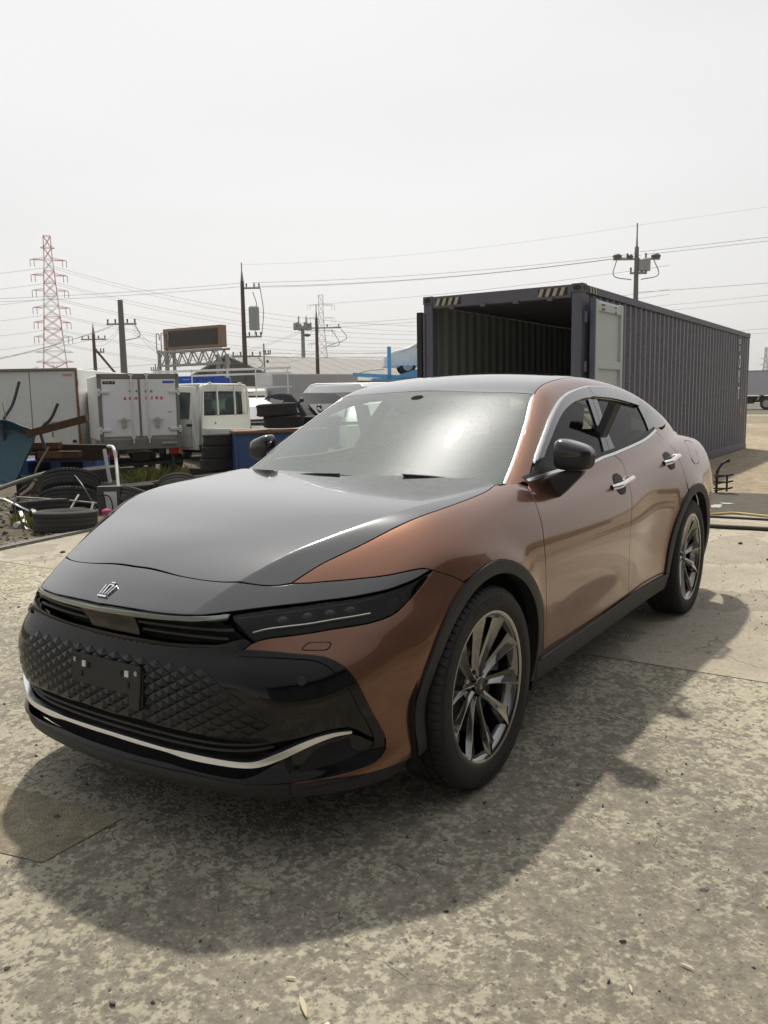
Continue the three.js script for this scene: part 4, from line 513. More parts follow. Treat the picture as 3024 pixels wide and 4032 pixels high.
// ---------------------------------------------------------------- ground: bare dirt and gravel, a worn concrete yard, far strips
const gridMesh = (x0, x1, z0, z1, nx, nz, y, color, zEdge) => { // a sheet with a tone of its own at every corner; zEdge(x) moves the far edge
  const g = new THREE.PlaneGeometry(1, 1, nx, nz), p = g.attributes.position, c = new Float32Array(p.count * 3), uv = g.attributes.uv;
  for (let i = 0; i < p.count; i++) { const u = p.getX(i) + 0.5, v = 0.5 - p.getY(i), x = x0 + (x1 - x0) * u, z = z0 + ((zEdge ? zEdge(x) : z1) - z0) * v; p.setXYZ(i, x, typeof y === 'function' ? y(x, z) : y, z); uv.setXY(i, x, z); const k = color(x, z); c.set(k, i * 3); }
  g.setAttribute('color', new THREE.BufferAttribute(c, 3)); g.computeVertexNormals(); const n = g.attributes.normal; for (let i = 0; i < n.count; i++) n.setXYZ(i, 0, 1, 0); return g;
};
const soft = (() => { const N = 256, t = noiseTile(N, 8, 5, 0.55, 77); return (x, z, s) => { const u = ((x / s) % 1 + 1) % 1 * N, v = ((z / s) % 1 + 1) % 1 * N, i = u | 0, j = v | 0, a = u - i, b = v - j, i1 = (i + 1) % N, j1 = (j + 1) % N; return (t[j * N + i] * (1 - a) + t[j * N + i1] * a) * (1 - b) + (t[j1 * N + i] * (1 - a) + t[j1 * N + i1] * a) * b; }; })();
const yardTex = (() => { // worn concrete: pale cement skin flaking off a darker gritty mix
  const N = 2048, big = noiseTile(N, 30, 6, 0.78, 3), mid = noiseTile(N, 110, 4, 0.7, 9), fine = noiseTile(N, 300, 3, 0.7, 21), grit = noiseTile(N, 700, 1, 0.5, 33), tone = noiseTile(N, 5, 4, 0.5, 41);
  const crA = noiseTile(N, 7, 5, 0.55, 101), crB = noiseTile(N, 11, 5, 0.5, 102), crack = (i) => Math.max(1 - Math.abs(crA[i] - 0.5) / 0.0022, 0) * (crB[i] > 0.52 ? 1 : 0);
  const h = new Float32Array(N * N), skin = new Float32Array(N * N);
  for (let i = 0; i < N * N; i++) { const t = big[i] * 0.40 + mid[i] * 0.26 + fine[i] * 0.34 + (tone[i] - 0.5) * 0.22; let s = Math.min(1, Math.max(0, (t - 0.490) / 0.05)); skin[i] = s; h[i] = 0.35 + 0.35 * s + 0.35 * (grit[i] - 0.5) * (1 - 0.6 * s) + 0.2 * (fine[i] - 0.5) - (grit[i] < 0.09 ? 0.25 : 0) - 0.3 * crack(i); }
  const color = dataTex(N, (i) => { const s = skin[i], g = grit[i], f = fine[i], pit = g < 0.085 ? 0.6 : 1, peb = g > 0.86 && s < 0.5 ? 1.5 : 1, d = (0.62 + 0.75 * (0.5 * f + 0.5 * mid[i]) * peb) * pit, l = (0.80 + 0.35 * f) * pit, m = 0.9 + 0.25 * tone[i]; const ck = 1 - 0.45 * crack(i); const R = ck * (126 * d * (1 - s) + 154 * l * s) * m, G = ck * (120 * d * (1 - s) + 149 * l * s) * m, B = ck * (109 * d * (1 - s) + 134 * l * s) * m; return [Math.min(255, R), Math.min(255, G), Math.min(255, B)]; }, true);
  const bump = dataTex(N, (i) => { const v = Math.max(0, Math.min(255, h[i] * 255)); return [v, v, v]; });
  return { color, bump };
})();
const dirtTex = (() => { const N = 1024, a = noiseTile(N, 16, 7, 0.62, 51), b = noiseTile(N, 256, 2, 0.6, 52); return { color: dataTex(N, (i) => { const v = 0.55 + 0.9 * (a[i] * 0.6 + b[i] * 0.4) + (b[i] > 0.78 ? 0.25 : 0) - (b[i] < 0.2 ? 0.2 : 0); return [Math.min(255, 150 * v), Math.min(255, 139 * v), Math.min(255, 118 * v)]; }, true), bump: dataTex(N, (i) => { const v = (a[i] * 0.4 + b[i] * 0.6) * 255; return [v, v, v]; }) }; })();
const tone = (k, r = 1, g = 1, b = 1) => [k * r, k * g, k * b];
{
  const dirt = mat([1, 1, 1], 0.97, 0, { vertexColors: true, map: withRepeat(dirtTex.color, 1 / 2.2, 1 / 2.2), bumpMap: withRepeat(dirtTex.bump, 1 / 2.2, 1 / 2.2), bumpScale: 0.02 });
  // one sheet to the horizon, finer near by
  const lines = (a) => a.sort((p, q) => p - q), xs = lines([-2600, -1200, -600, -300, -150, -100, 60, 150, 400, 1200, 2600, ...Array.from({ length: 121 }, (_, i) => -80 + i)]), zs = lines([-2600, -1200, -600, -300, -150, -80, 100, 200, 400, 1200, 2600, ...Array.from({ length: 101 }, (_, i) => -40 + i)]);
  const P = [], U = [], C = [], I = []; const wet = (x, z) => Math.exp(-(((x + 9.0) / 1.5) ** 2) - (((z + 1.2) / 2.6) ** 2));
  for (const z of zs) for (const x of xs) { P.push(x, -0.03, z); U.push(x, z); const s = soft(x, z, 22), left = sstep(4.5, 6, z + 0.19 * x + 0.3) * sstep(-30, -20, x) * sstep(40, 22, z); let k = 0.62 + 0.75 * s; k *= 1 - 0.70 * left; C.push(k, k * (0.98 - 0.02 * left), k * (0.97 - 0.05 * left)); }
  const nx = xs.length; for (let j = 0; j < zs.length - 1; j++) for (let i = 0; i < nx - 1; i++) { const a = j * nx + i; I.push(a, a + nx, a + 1, a + 1, a + nx, a + nx + 1); }
  const g = new THREE.BufferGeometry(); g.setAttribute('position', new THREE.Float32BufferAttribute(P, 3)); g.setAttribute('uv', new THREE.Float32BufferAttribute(U, 2)); g.setAttribute('color', new THREE.Float32BufferAttribute(C, 3)); g.setIndex(I); g.computeVertexNormals(); const go = struct('ground', g, dirt);
  const yard = mat([1, 1, 1], 0.93, 0, { vertexColors: true, map: withRepeat(yardTex.color, 1 / 4.6, 1 / 4.6), bumpMap: withRepeat(yardTex.bump, 1 / 4.6, 1 / 4.6), bumpScale: 0.004 });
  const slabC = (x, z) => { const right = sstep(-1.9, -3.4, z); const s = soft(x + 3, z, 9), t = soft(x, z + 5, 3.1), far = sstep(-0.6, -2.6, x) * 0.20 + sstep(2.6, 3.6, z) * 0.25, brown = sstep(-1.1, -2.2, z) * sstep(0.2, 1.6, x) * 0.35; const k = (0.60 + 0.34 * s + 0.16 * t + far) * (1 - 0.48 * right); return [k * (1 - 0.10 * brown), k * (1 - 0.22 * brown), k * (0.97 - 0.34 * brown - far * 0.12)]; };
  const smooth = (() => { const N = 1024, a = noiseTile(N, 6, 7, 0.58, 111), b = noiseTile(N, 300, 2, 0.6, 112), cA = noiseTile(N, 5, 5, 0.5, 113), cB = noiseTile(N, 8, 4, 0.5, 114), ck = (i) => Math.max(1 - Math.abs(cA[i] - 0.5) / 0.003, 0) * (cB[i] > 0.5 ? 1 : 0); return { color: dataTex(N, (i) => { const st = a[i] > 0.60 ? 0.86 : 1, v = (0.80 + 0.32 * a[i] + 0.16 * (b[i] - 0.5)) * st * (b[i] < 0.16 ? 0.8 : 1) * (1 - 0.4 * ck(i)); return [Math.min(255, 166 * v), Math.min(255, 159 * v), Math.min(255, 144 * v)]; }, true), bump: dataTex(N, (i) => { const v = Math.max(0, 120 + 60 * (a[i] - 0.5) + 60 * (b[i] - 0.5) - 70 * ck(i)); return [v, v, v]; }) }; })();
  const yardB = mat([1, 1, 1], 0.92, 0, { vertexColors: true, map: withRepeat(smooth.color, 1 / 4.1, 1 / 4.1), bumpMap: withRepeat(smooth.bump, 1 / 4.1, 1 / 4.1), bumpScale: 0.003 });
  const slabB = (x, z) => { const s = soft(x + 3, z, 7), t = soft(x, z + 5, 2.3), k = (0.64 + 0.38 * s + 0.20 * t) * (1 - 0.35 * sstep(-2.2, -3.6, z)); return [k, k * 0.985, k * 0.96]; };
  const ze = (x) => 4.92 - 0.19 * x, joints = [9, -1.66, -7.55];
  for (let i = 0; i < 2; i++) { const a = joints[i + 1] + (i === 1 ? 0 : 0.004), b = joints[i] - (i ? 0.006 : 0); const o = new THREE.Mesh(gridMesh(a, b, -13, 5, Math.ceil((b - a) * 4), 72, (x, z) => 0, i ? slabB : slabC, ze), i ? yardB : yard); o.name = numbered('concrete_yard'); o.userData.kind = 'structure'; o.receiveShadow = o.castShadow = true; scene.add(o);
    const e = obj('slab_edge', [bx(b - a, 0.05, 0.01, (a + b) / 2, -0.026, -13), beam([a, -0.026, ze(a)], [b, -0.026, ze(b)], 0.01, 0.05), bx(0.01, 0.05, 18, a + 0.005, -0.026, -4)], mat([0.25, 0.24, 0.21], 0.95), o); }
  // a smoother repair patch at the corner of the yard
  const pt = [[0.885, 0.03], [0.96, 0.72], [1.36, 0.78], [1.20, 0.02]], sh = new THREE.Shape(pt.map(([x, z]) => new THREE.Vector2(x, -z)));
  { const gg = put(new THREE.ShapeGeometry(sh), 0, 0, 0, -Math.PI / 2); const u = gg.attributes.uv, p = gg.attributes.position; for (let i = 0; i < p.count; i++) { p.setY(i, 0.003); u.setXY(i, p.getX(i), p.getZ(i)); } struct('repair_patch', gg, mat([0.68, 0.70, 0.70], 0.95, 0, { map: withRepeat(dirtTex.color, 1 / 0.9, 1 / 0.9), bumpMap: withRepeat(dirtTex.bump, 1 / 0.9, 1 / 0.9), bumpScale: 0.004 })); }
  // damp gravel behind the car with a small puddle
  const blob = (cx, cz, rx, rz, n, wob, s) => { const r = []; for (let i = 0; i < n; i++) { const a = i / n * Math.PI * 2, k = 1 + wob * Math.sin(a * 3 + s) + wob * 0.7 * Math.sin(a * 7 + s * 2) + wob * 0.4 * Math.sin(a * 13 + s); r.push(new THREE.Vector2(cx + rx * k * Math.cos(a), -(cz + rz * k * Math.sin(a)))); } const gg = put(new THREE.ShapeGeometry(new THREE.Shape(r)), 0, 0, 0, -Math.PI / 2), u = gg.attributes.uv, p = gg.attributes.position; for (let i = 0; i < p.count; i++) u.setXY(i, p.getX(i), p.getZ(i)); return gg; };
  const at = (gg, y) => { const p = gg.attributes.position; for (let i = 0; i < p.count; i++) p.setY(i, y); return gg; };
  struct('damp_gravel', at(blob(-8.95, -1.3, 1.25, 2.6, 90, 0.05, 1), -0.024), mat([0.17, 0.165, 0.16], 0.75, 0, { map: withRepeat(dirtTex.color, 1 / 1.6, 1 / 1.6), bumpMap: withRepeat(dirtTex.bump, 1 / 1.6, 1 / 1.6), bumpScale: 0.015 }));
  struct('puddle', [at(blob(-8.42, 0.13, 0.16, 0.085, 60, 0.16, 4), -0.018), at(blob(-8.75, 0.06, 0.07, 0.08, 60, 0.16, 2), -0.0175)], mat([0.72, 0.74, 0.75], 0.15));  // white colour stands in for the bright reflection on the puddle
  // far strips beyond the container: a concrete apron, then the road the truck stands on
  struct('concrete_apron', gridMesh(-52, -39.5, -40, 40, 10, 40, -0.02, () => [0.62, 0.60, 0.55]), mat([1, 1, 1], 0.9, 0, { vertexColors: true, map: withRepeat(dirtTex.color, 0.2, 0.2) }));
  struct('road', gridMesh(-120, -56, -120, 120, 10, 20, -0.02, () => [0.30, 0.31, 0.33]), mat([1, 1, 1], 0.9, 0, { vertexColors: true, map: withRepeat(dirtTex.color, 0.2, 0.2) }));
  // loose stones and bits of litter on the concrete
  const stone = new THREE.IcosahedronGeometry(1, 0), sp = stone.attributes.position; for (let i = 0; i < sp.count; i++) { const k = 0.75 + 0.5 * Math.abs(Math.sin(sp.getX(i) * 9 + sp.getY(i) * 5 + sp.getZ(i) * 7)); sp.setXYZ(i, sp.getX(i) * k, sp.getY(i) * k * 0.7, sp.getZ(i) * k); } stone.computeVertexNormals();
  const n = 5200, im = new THREE.InstancedMesh(stone, mat([1, 1, 1], 0.95), n), mx = new THREE.Matrix4(), col = new THREE.Color(); im.name = 'loose_stones'; im.userData.kind = 'stuff'; im.userData.label = 'small loose stones and grit scattered over yard and dirt'; im.castShadow = im.receiveShadow = true;
  for (let i = 0; i < n; i++) { const dirtSide = i > 2900; let x, z; if (!dirtSide) { x = rnd(-6, 2.4); z = rnd(-4, 4.6); } else { x = rnd(-8, -0.5); z = rnd(4.95, 9) - 0.19 * x; } const r = (dirtSide ? rnd(0.006, 0.028) : rnd(0.002, 0.006) * (rnd() < 0.05 ? 1.9 : 1)); mx.compose(V3(x, (dirtSide ? -0.03 : 0.0) + r * 0.3, z), new THREE.Quaternion().setFromEuler(new THREE.Euler(rnd(6), rnd(6), rnd(6))), V3(r * rnd(0.8, 1.5), r, r * rnd(0.8, 1.5))); im.setMatrixAt(i, mx); const k = rnd(0.06, 0.26); im.setColorAt(i, col.setRGB(k, k * 0.95, k * 0.85)); }
  scene.add(im);
}
// ---------------------------------------------------------------- shipping container with its doors swung open
{
  const c = thing('shipping_container', 'long blue grey shipping container with both doors open standing behind the car', 'container', [-8.3, -0.03, 1.86], 0.010);
  // local: x forward (door end at 0, body towards -x), z from 0 (viewer's right side) to 2.438
  const Wd = 2.438, H = 2.896, Ln = 12.192;
  const rust = (() => { const N = 512, a = noiseTile(N, 6, 6, 0.6, 61), b = noiseTile(N, 64, 3, 0.6, 62); return dataTex(N, (i) => { const r = 0.5 * Math.max(0, Math.min(1, (a[i] * 0.7 + b[i] * 0.3 - 0.66) / 0.05)), f = 0.85 + 0.3 * b[i]; return [(104 * (1 - r) + 100 * r) * f, (105 * (1 - r) + 88 * r) * f, (118 * (1 - r) + 84 * r) * f]; }, true); })();
  const paint = mat([1, 1, 1], 0.55, 0, { map: withRepeat(rust, 0.5, 0.5) }), frame = mat([0.8, 0.8, 0.8], 0.6, 0, { map: withRepeat(rust, 0.8, 0.8) }), inner = mat([0.21, 0.235, 0.235], 0.6), white = mat([0.50, 0.55, 0.55], 0.5), yellow = mat([0.42, 0.39, 0.30], 0.6), blk = mat([0.02, 0.02, 0.022], 0.6), rubber = mat([0.02, 0.02, 0.02], 0.7), floor = mat([0.12, 0.085, 0.055], 0.8);
  const corr = (len, h, x0, y0, z0, dir, m, name, period = 0.278, dep = 0.036) => { // trapezoidal corrugated sheet along -x, its face towards dir*z
    const n = Math.floor(len / period), P = [], U = [], I = []; let x = x0; const prof = []; for (let i = 0; i < n; i++) { const b = i * period; prof.push([b, 0], [b + 0.072, 0], [b + 0.14, 1], [b + 0.212, 1]); } prof.push([n * period, 0], [len, 0]);
    for (const [u, k] of prof) for (const y of [y0, y0 + h]) { P.push(x0 - u, y, z0 - dir * dep * k); U.push(u, y); }
    for (let i = 0; i < prof.length - 1; i++) { const a = i * 2; I.push(a, a + 1, a + 2, a + 2, a + 1, a + 3); }
    const g0 = new THREE.BufferGeometry(); g0.setAttribute('position', new THREE.Float32BufferAttribute(P, 3)); g0.setAttribute('uv', new THREE.Float32BufferAttribute(U, 2)); g0.setIndex(I); const g = g0.toNonIndexed(); g.computeVertexNormals(); return obj(name, g, m, c);
  };
  corr(Ln - 0.35, H - 0.30, -0.18, 0.17, 0.012, -1, paint, 'side_wall'); corr(Ln - 0.35, H - 0.30, -0.18, 0.17, Wd - 0.012, 1, paint, 'side_wall');
  corr(Ln - 0.35, H - 0.30, -0.18, 0.17, 0.052, -1, inner, 'inner_lining'); corr(Ln - 0.35, H - 0.30, -0.18, 0.17, Wd - 0.052, 1, inner, 'inner_lining');
  obj('roof', [bx(Ln - 0.2, 0.02, Wd - 0.1, -Ln / 2, H - 0.05, Wd / 2)], paint, c); obj('floor', [bx(Ln - 0.1, 0.05, Wd - 0.1, -Ln / 2, 0.15, Wd / 2)], floor, c); obj('end_wall', [bx(0.06, H - 0.2, Wd - 0.1, -Ln + 0.08, H / 2, Wd / 2)], inner, c);
  for (const z of [0.03, Wd - 0.03]) { obj('bottom_rail', [rb(Ln - 0.3, 0.16, 0.06, 0.006, -Ln / 2, 0.09, z)], frame, c); obj('top_rail', [rb(Ln - 0.3, 0.10, 0.08, 0.006, -Ln / 2, H - 0.07, z)], frame, c); }
  obj('door_header', [rb(0.14, 0.17, Wd - 0.32, 0.01, -0.07, H - 0.095, Wd / 2)], frame, c); obj('door_sill', [rb(0.14, 0.14, Wd - 0.32, 0.01, -0.07, 0.09, Wd / 2)], frame, c);
  for (const z of [0.08, Wd - 0.08]) { obj('corner_post', [rb(0.15, H - 0.24, 0.15, 0.01, -0.08, H / 2, z), cyl(0.018, 0.018, 2.4, 0.005, H / 2, z < 1 ? 0.02 : Wd - 0.02)], frame, c); for (const x of [-0.08, -Ln + 0.08]) for (const y of [0.06, H - 0.06]) { const cc = obj('corner_casting', [rb(0.17, 0.118, 0.162, 0.01, x, y, z)], frame, c); if (x > -1) { const hz = new THREE.Mesh(clean(put(new THREE.CylinderGeometry(0.036, 0.036, 0.01, 16).scale(1, 1, 1.5), x + 0.087, y, z, 0, 0, Math.PI / 2)), blk); hz.name = 'casting_hole'; cc.add(hz); const h2 = new THREE.Mesh(clean(put(new THREE.CylinderGeometry(0.032, 0.032, 0.01, 16).scale(1.5, 1, 1), x, y, z < 1 ? z - 0.083 : z + 0.083, Math.PI / 2)), blk); h2.name = 'casting_hole'; cc.add(h2); } } }
  for (const z of [0.06, Wd - 0.06]) obj('rear_post', [rb(0.1, H - 0.24, 0.1, 0.01, -Ln + 0.06, H / 2, z)], frame, c);
  // warning stripes: pale bands on black, at both ends of the header and at the start of the side rail
  const stripes = (x, z0, n, dz, plane) => { const list = []; for (let i = 0; i < n; i++) { const z = z0 + dz * i, w = 0.055, s = 0.05; const q = plane === 'front' ? [[z, -0.05], [z + w, -0.05], [z + w + s, 0.05], [z + s, 0.05]] : null; list.push(extrude(q, 0.003)); } return merge(list); };
  for (const z0 of [0.22, Wd - 0.62]) { const st = obj('warning_stripes', bx(0.004, 0.104, 0.42, 0.0015, H - 0.095, z0 + 0.20), blk, c); for (let i = 0; i < 4; i++) { const z = z0 + 0.02 + i * 0.10, sgn = -1, q = extrude([[0, -0.051], [0.05, -0.051], [0.088, 0.051], [0.038, 0.051]], 0.003); const s = new THREE.Mesh(clean(put(q, 0.0035, H - 0.095, z + 0.09, 0, Math.PI / 2, 0)), yellow); s.name = 'stripe'; st.add(s); } }
  { const st = obj('warning_stripes', bx(0.36, 0.09, 0.004, -0.38, H - 0.07, -0.0125), blk, c); for (let i = 0; i < 3; i++) { const s = new THREE.Mesh(clean(put(extrude([[0, -0.044], [0.05, -0.044], [0.085, 0.044], [0.035, 0.044]], 0.003), -0.53 + i * 0.11, H - 0.07, -0.0178)), yellow); s.name = 'stripe'; st.add(s); } }
  for (let i = 0; i < 4; i++) obj('header_bracket', rb(0.04, 0.05, 0.08, 0.006, 0.015, H - 0.185, 0.45 + i * 0.5), frame, c);
  // right-hand door folded right round against the side, its pale inner face outwards
  { const d = obj('door', [rb(1.17, H - 0.36, 0.045, 0.01, -0.72, H / 2 - 0.03, -0.085)], white, c); const part = (n, g, m = white) => { const o = new THREE.Mesh(merge(g), m); o.name = n; o.castShadow = o.receiveShadow = true; d.add(o); };
    part('door_frame', [rb(0.10, H - 0.36, 0.05, 0.008, -0.185, H / 2 - 0.03, -0.118), rb(0.10, H - 0.36, 0.05, 0.008, -1.255, H / 2 - 0.03, -0.118), ...[0.30, 1.19, 1.83, 2.60].map((y) => rb(0.97, 0.11, 0.045, 0.008, -0.72, y, -0.116))]);
    part('door_seal', [bx(0.03, H - 0.34, 0.07, -0.125, H / 2 - 0.03, -0.10)], mat([0.10, 0.115, 0.16], 0.5));
    part('door_bolt', [[-0.45, 2.63], [-0.38, 2.63], [-0.45, 2.57], [-0.38, 2.57], [-0.95, 2.63], [-0.95, 2.56], [-0.5, 1.05], [-0.43, 1.05], [-0.95, 1.02]].map(([x, y]) => cyl(0.014, 0.014, 0.02, x, y, -0.142, Math.PI / 2, 0, 0, 8)), mat([0.10, 0.10, 0.10], 0.5));
    const ink = canvasTex(256, 128, (g) => { g.clearRect(0, 0, 256, 128); g.fillStyle = '#fff'; g.strokeStyle = '#5a6064'; g.lineWidth = 3; g.beginPath(); g.moveTo(20, 50); g.lineTo(34, 48); g.moveTo(22, 66); g.lineTo(22, 100); g.moveTo(18, 70); g.lineTo(34, 68); g.moveTo(40, 60); g.lineTo(36, 104); g.stroke(); g.font = '26px sans-serif'; g.fillStyle = '#5a6064'; g.fillText('200-6', 90, 66); g.font = '18px sans-serif'; g.fillText('0.17', 104, 100); }); 
    const mk = new THREE.Mesh(put(new THREE.PlaneGeometry(0.5, 0.25), -0.72, 0.86, -0.1095, 0, Math.PI, 0), mat([1, 1, 1], 0.6, 0, { map: ink, alphaTest: 0.4, side: THREE.DoubleSide })); mk.name = 'chalk_marks'; d.add(mk); }
  // left-hand door, seen edge on beyond the far side
  { const d = obj('door', [rb(1.17, H - 0.36, 0.05, 0.01, -0.68, H / 2 - 0.03, Wd + 0.10)], mat([0.10, 0.115, 0.16], 0.55), c); const o = new THREE.Mesh(merge([rb(0.05, H - 0.36, 0.09, 0.01, -0.09, H / 2 - 0.03, Wd + 0.11)]), rubber); o.name = 'door_seal'; d.add(o); }
  obj('hinge', [0.5, 1.15, 1.8, 2.45].map((y) => cyl(0.02, 0.02, 0.14, -0.02, y, -0.04)), frame, c);
  // white lettering far along the side, read down the sheet, and a yellow tag
  const letters = canvasTex(128, 512, (g) => { g.clearRect(0, 0, 128, 512); g.fillStyle = '#c9cdd0'; g.font = 'bold 40px sans-serif'; g.fillText('45', 20, 50); g.fillText('GIU', 8, 96); g.fillText('22', 20, 140); g.font = 'bold 104px sans-serif'; g.fillText('O', 24, 240); g.fillText('Y', 26, 330); g.fillText('T', 32, 430); });
  const pl = new THREE.PlaneGeometry(0.55, 2.0); obj('side_lettering', put(pl, -10.9, 1.95, -0.004, 0, Math.PI, 0), mat([1, 1, 1], 0.6, 0, { map: letters, alphaTest: 0.5, side: THREE.DoubleSide }), c);
  obj('yellow_tag', bx(0.09, 0.16, 0.01, -11.2, 0.98, -0.01), mat([0.5, 0.30, 0.05], 0.6), c);
}
// ---------------------------------------------------------------- the vehicles behind the car
const heading = (hx, hz) => Math.atan2(-hz, hx);
const grime = (() => { const N = 512, a = noiseTile(N, 5, 6, 0.6, 71), b = noiseTile(N, 80, 3, 0.6, 72); return dataTex(N, (i) => { const s = Math.max(0, Math.min(1, (a[i] * 0.75 + b[i] * 0.25 - 0.55) / 0.12)); return [236 - 9 * s, 236 - 11 * s, 232 - 18 * s]; }, true); })();
const whiteP = mat([0.88, 0.89, 0.89], 0.35, 0, { map: withRepeat(grime, 0.4, 0.4), clearcoat: 0.3 }), creamP = mat([0.86, 0.87, 0.84], 0.4, 0, { map: withRepeat(grime, 0.6, 0.6) }), greyFrame = mat([0.22, 0.21, 0.19], 0.6), alu = mat([0.5, 0.49, 0.46], 0.45, 0.6), darkChassis = mat([0.018, 0.018, 0.018], 0.8), carGlass = mat([0.02, 0.024, 0.024], 0.06, 0, { clearcoat: 1 }), seeGlass = mat([0.45, 0.52, 0.50], 0.03, 0, { transmission: 0.9, thickness: 0 }), redL = mat([0.42, 0.02, 0.02], 0.25), orangeL = mat([0.6, 0.18, 0.03], 0.3), rustM = mat([0.22, 0.10, 0.05], 0.9), blackP = mat([0.02, 0.02, 0.022], 0.4), blueP = mat([0.02, 0.07, 0.32], 0.45), skyBlue = mat([0.10, 0.32, 0.60], 0.45);
const simpleWheel = (r, w, rimM = alu) => { const g = new THREE.Group(); g.name = 'wheel'; const t = new THREE.LatheGeometry([[r * 0.62, -w / 2], [r * 0.92, -w / 2], [r, -w * 0.36], [r, w * 0.36], [r * 0.92, w / 2], [r * 0.62, w / 2], [r * 0.6, 0]].map(([a, b]) => new THREE.Vector2(a, b)), 32); obj('tyre', put(t, 0, 0, 0, Math.PI / 2), M.rubber, g);
  obj('rim', [cyl(r * 0.62, r * 0.62, w * 0.7, 0, 0, 0, Math.PI / 2, 0, 0, 24), put(new THREE.TorusGeometry(r * 0.57, r * 0.05, 8, 28), 0, 0, w * 0.4), put(new THREE.TorusGeometry(r * 0.57, r * 0.05, 8, 28), 0, 0, -w * 0.4), cyl(r * 0.2, r * 0.22, w * 1.02, 0, 0, 0, Math.PI / 2)], rimM, g); return g; };
const strokes = { // brush strokes of the characters on the van, each in a square of side 10
  rei: 'M1 2l1 1M1 8l2-3M6 0L3 4M6 0l4 4M5 4h2M4 6h5l-2 2M6 8l2 2', tou: 'M1 2l1 1M1 8l2-3M4 2h6M7 0v10M5 3.5h4v3h-4zM5 5h4M7 6.5L4 9.500M7 6.5l3 3', shoku: 'M5 0L1 3M5 0l4 3M5 2v1M3 3.500h4v4h-4zM3 5.500h4M3 7.500v2.500l2-1M5 7l4 3M7 7.500l2-1', hin: 'M3 .5h4v3.500h-4zM.5 5.500h3.700v4h-3.700zM5.800 5.500h3.700v4h-3.700z',
  gyou: 'M4 0v2M6 0v2M2 1l1 1M8 1l-1 1M1 2.500h8M3 4h4M2 5.500h6M1 7h8M5 4v6M5 7L1 9.500M5 7l4 2.500', mu: 'M1 1h3l-1 2M1 3.500h4M3 3.500v6l-1-.5M3 5L1 8M6 0L5 3M6 1.500h3.500M9 1.500L5 5M6 2l4 3M5 6h5l-1 4M7 5L5 10', you: 'M2 1h7v9M2 1v6l-1 3M2 4h7M2 7h7M5.500 1v9', sou: 'M2 0L1 2l2 1L1 5h2.500M2 5v5M.5 7v2M4 7v1.500M6 0L5 3M8 0l2 3M7 2L5.500 4.500h3.500M5 6v3M6.500 6v3.500h2.500M8 5.500l.5 1M9.500 7l.5 2', gou: 'M5 0L1 4M5 0l4 4M3 4.500h4M3 6.500h4v3h-4z',
};
const drawChars = (g, list, x, y, size, gap, color, lw = 1.3) => { g.strokeStyle = color; list.forEach((k, i) => { if (!k) return; g.save(); g.translate(x + i * gap, y); g.scale(size / 10, size / 10); g.lineWidth = lw; g.stroke(new Path2D(strokes[k])); g.restore(); }); };
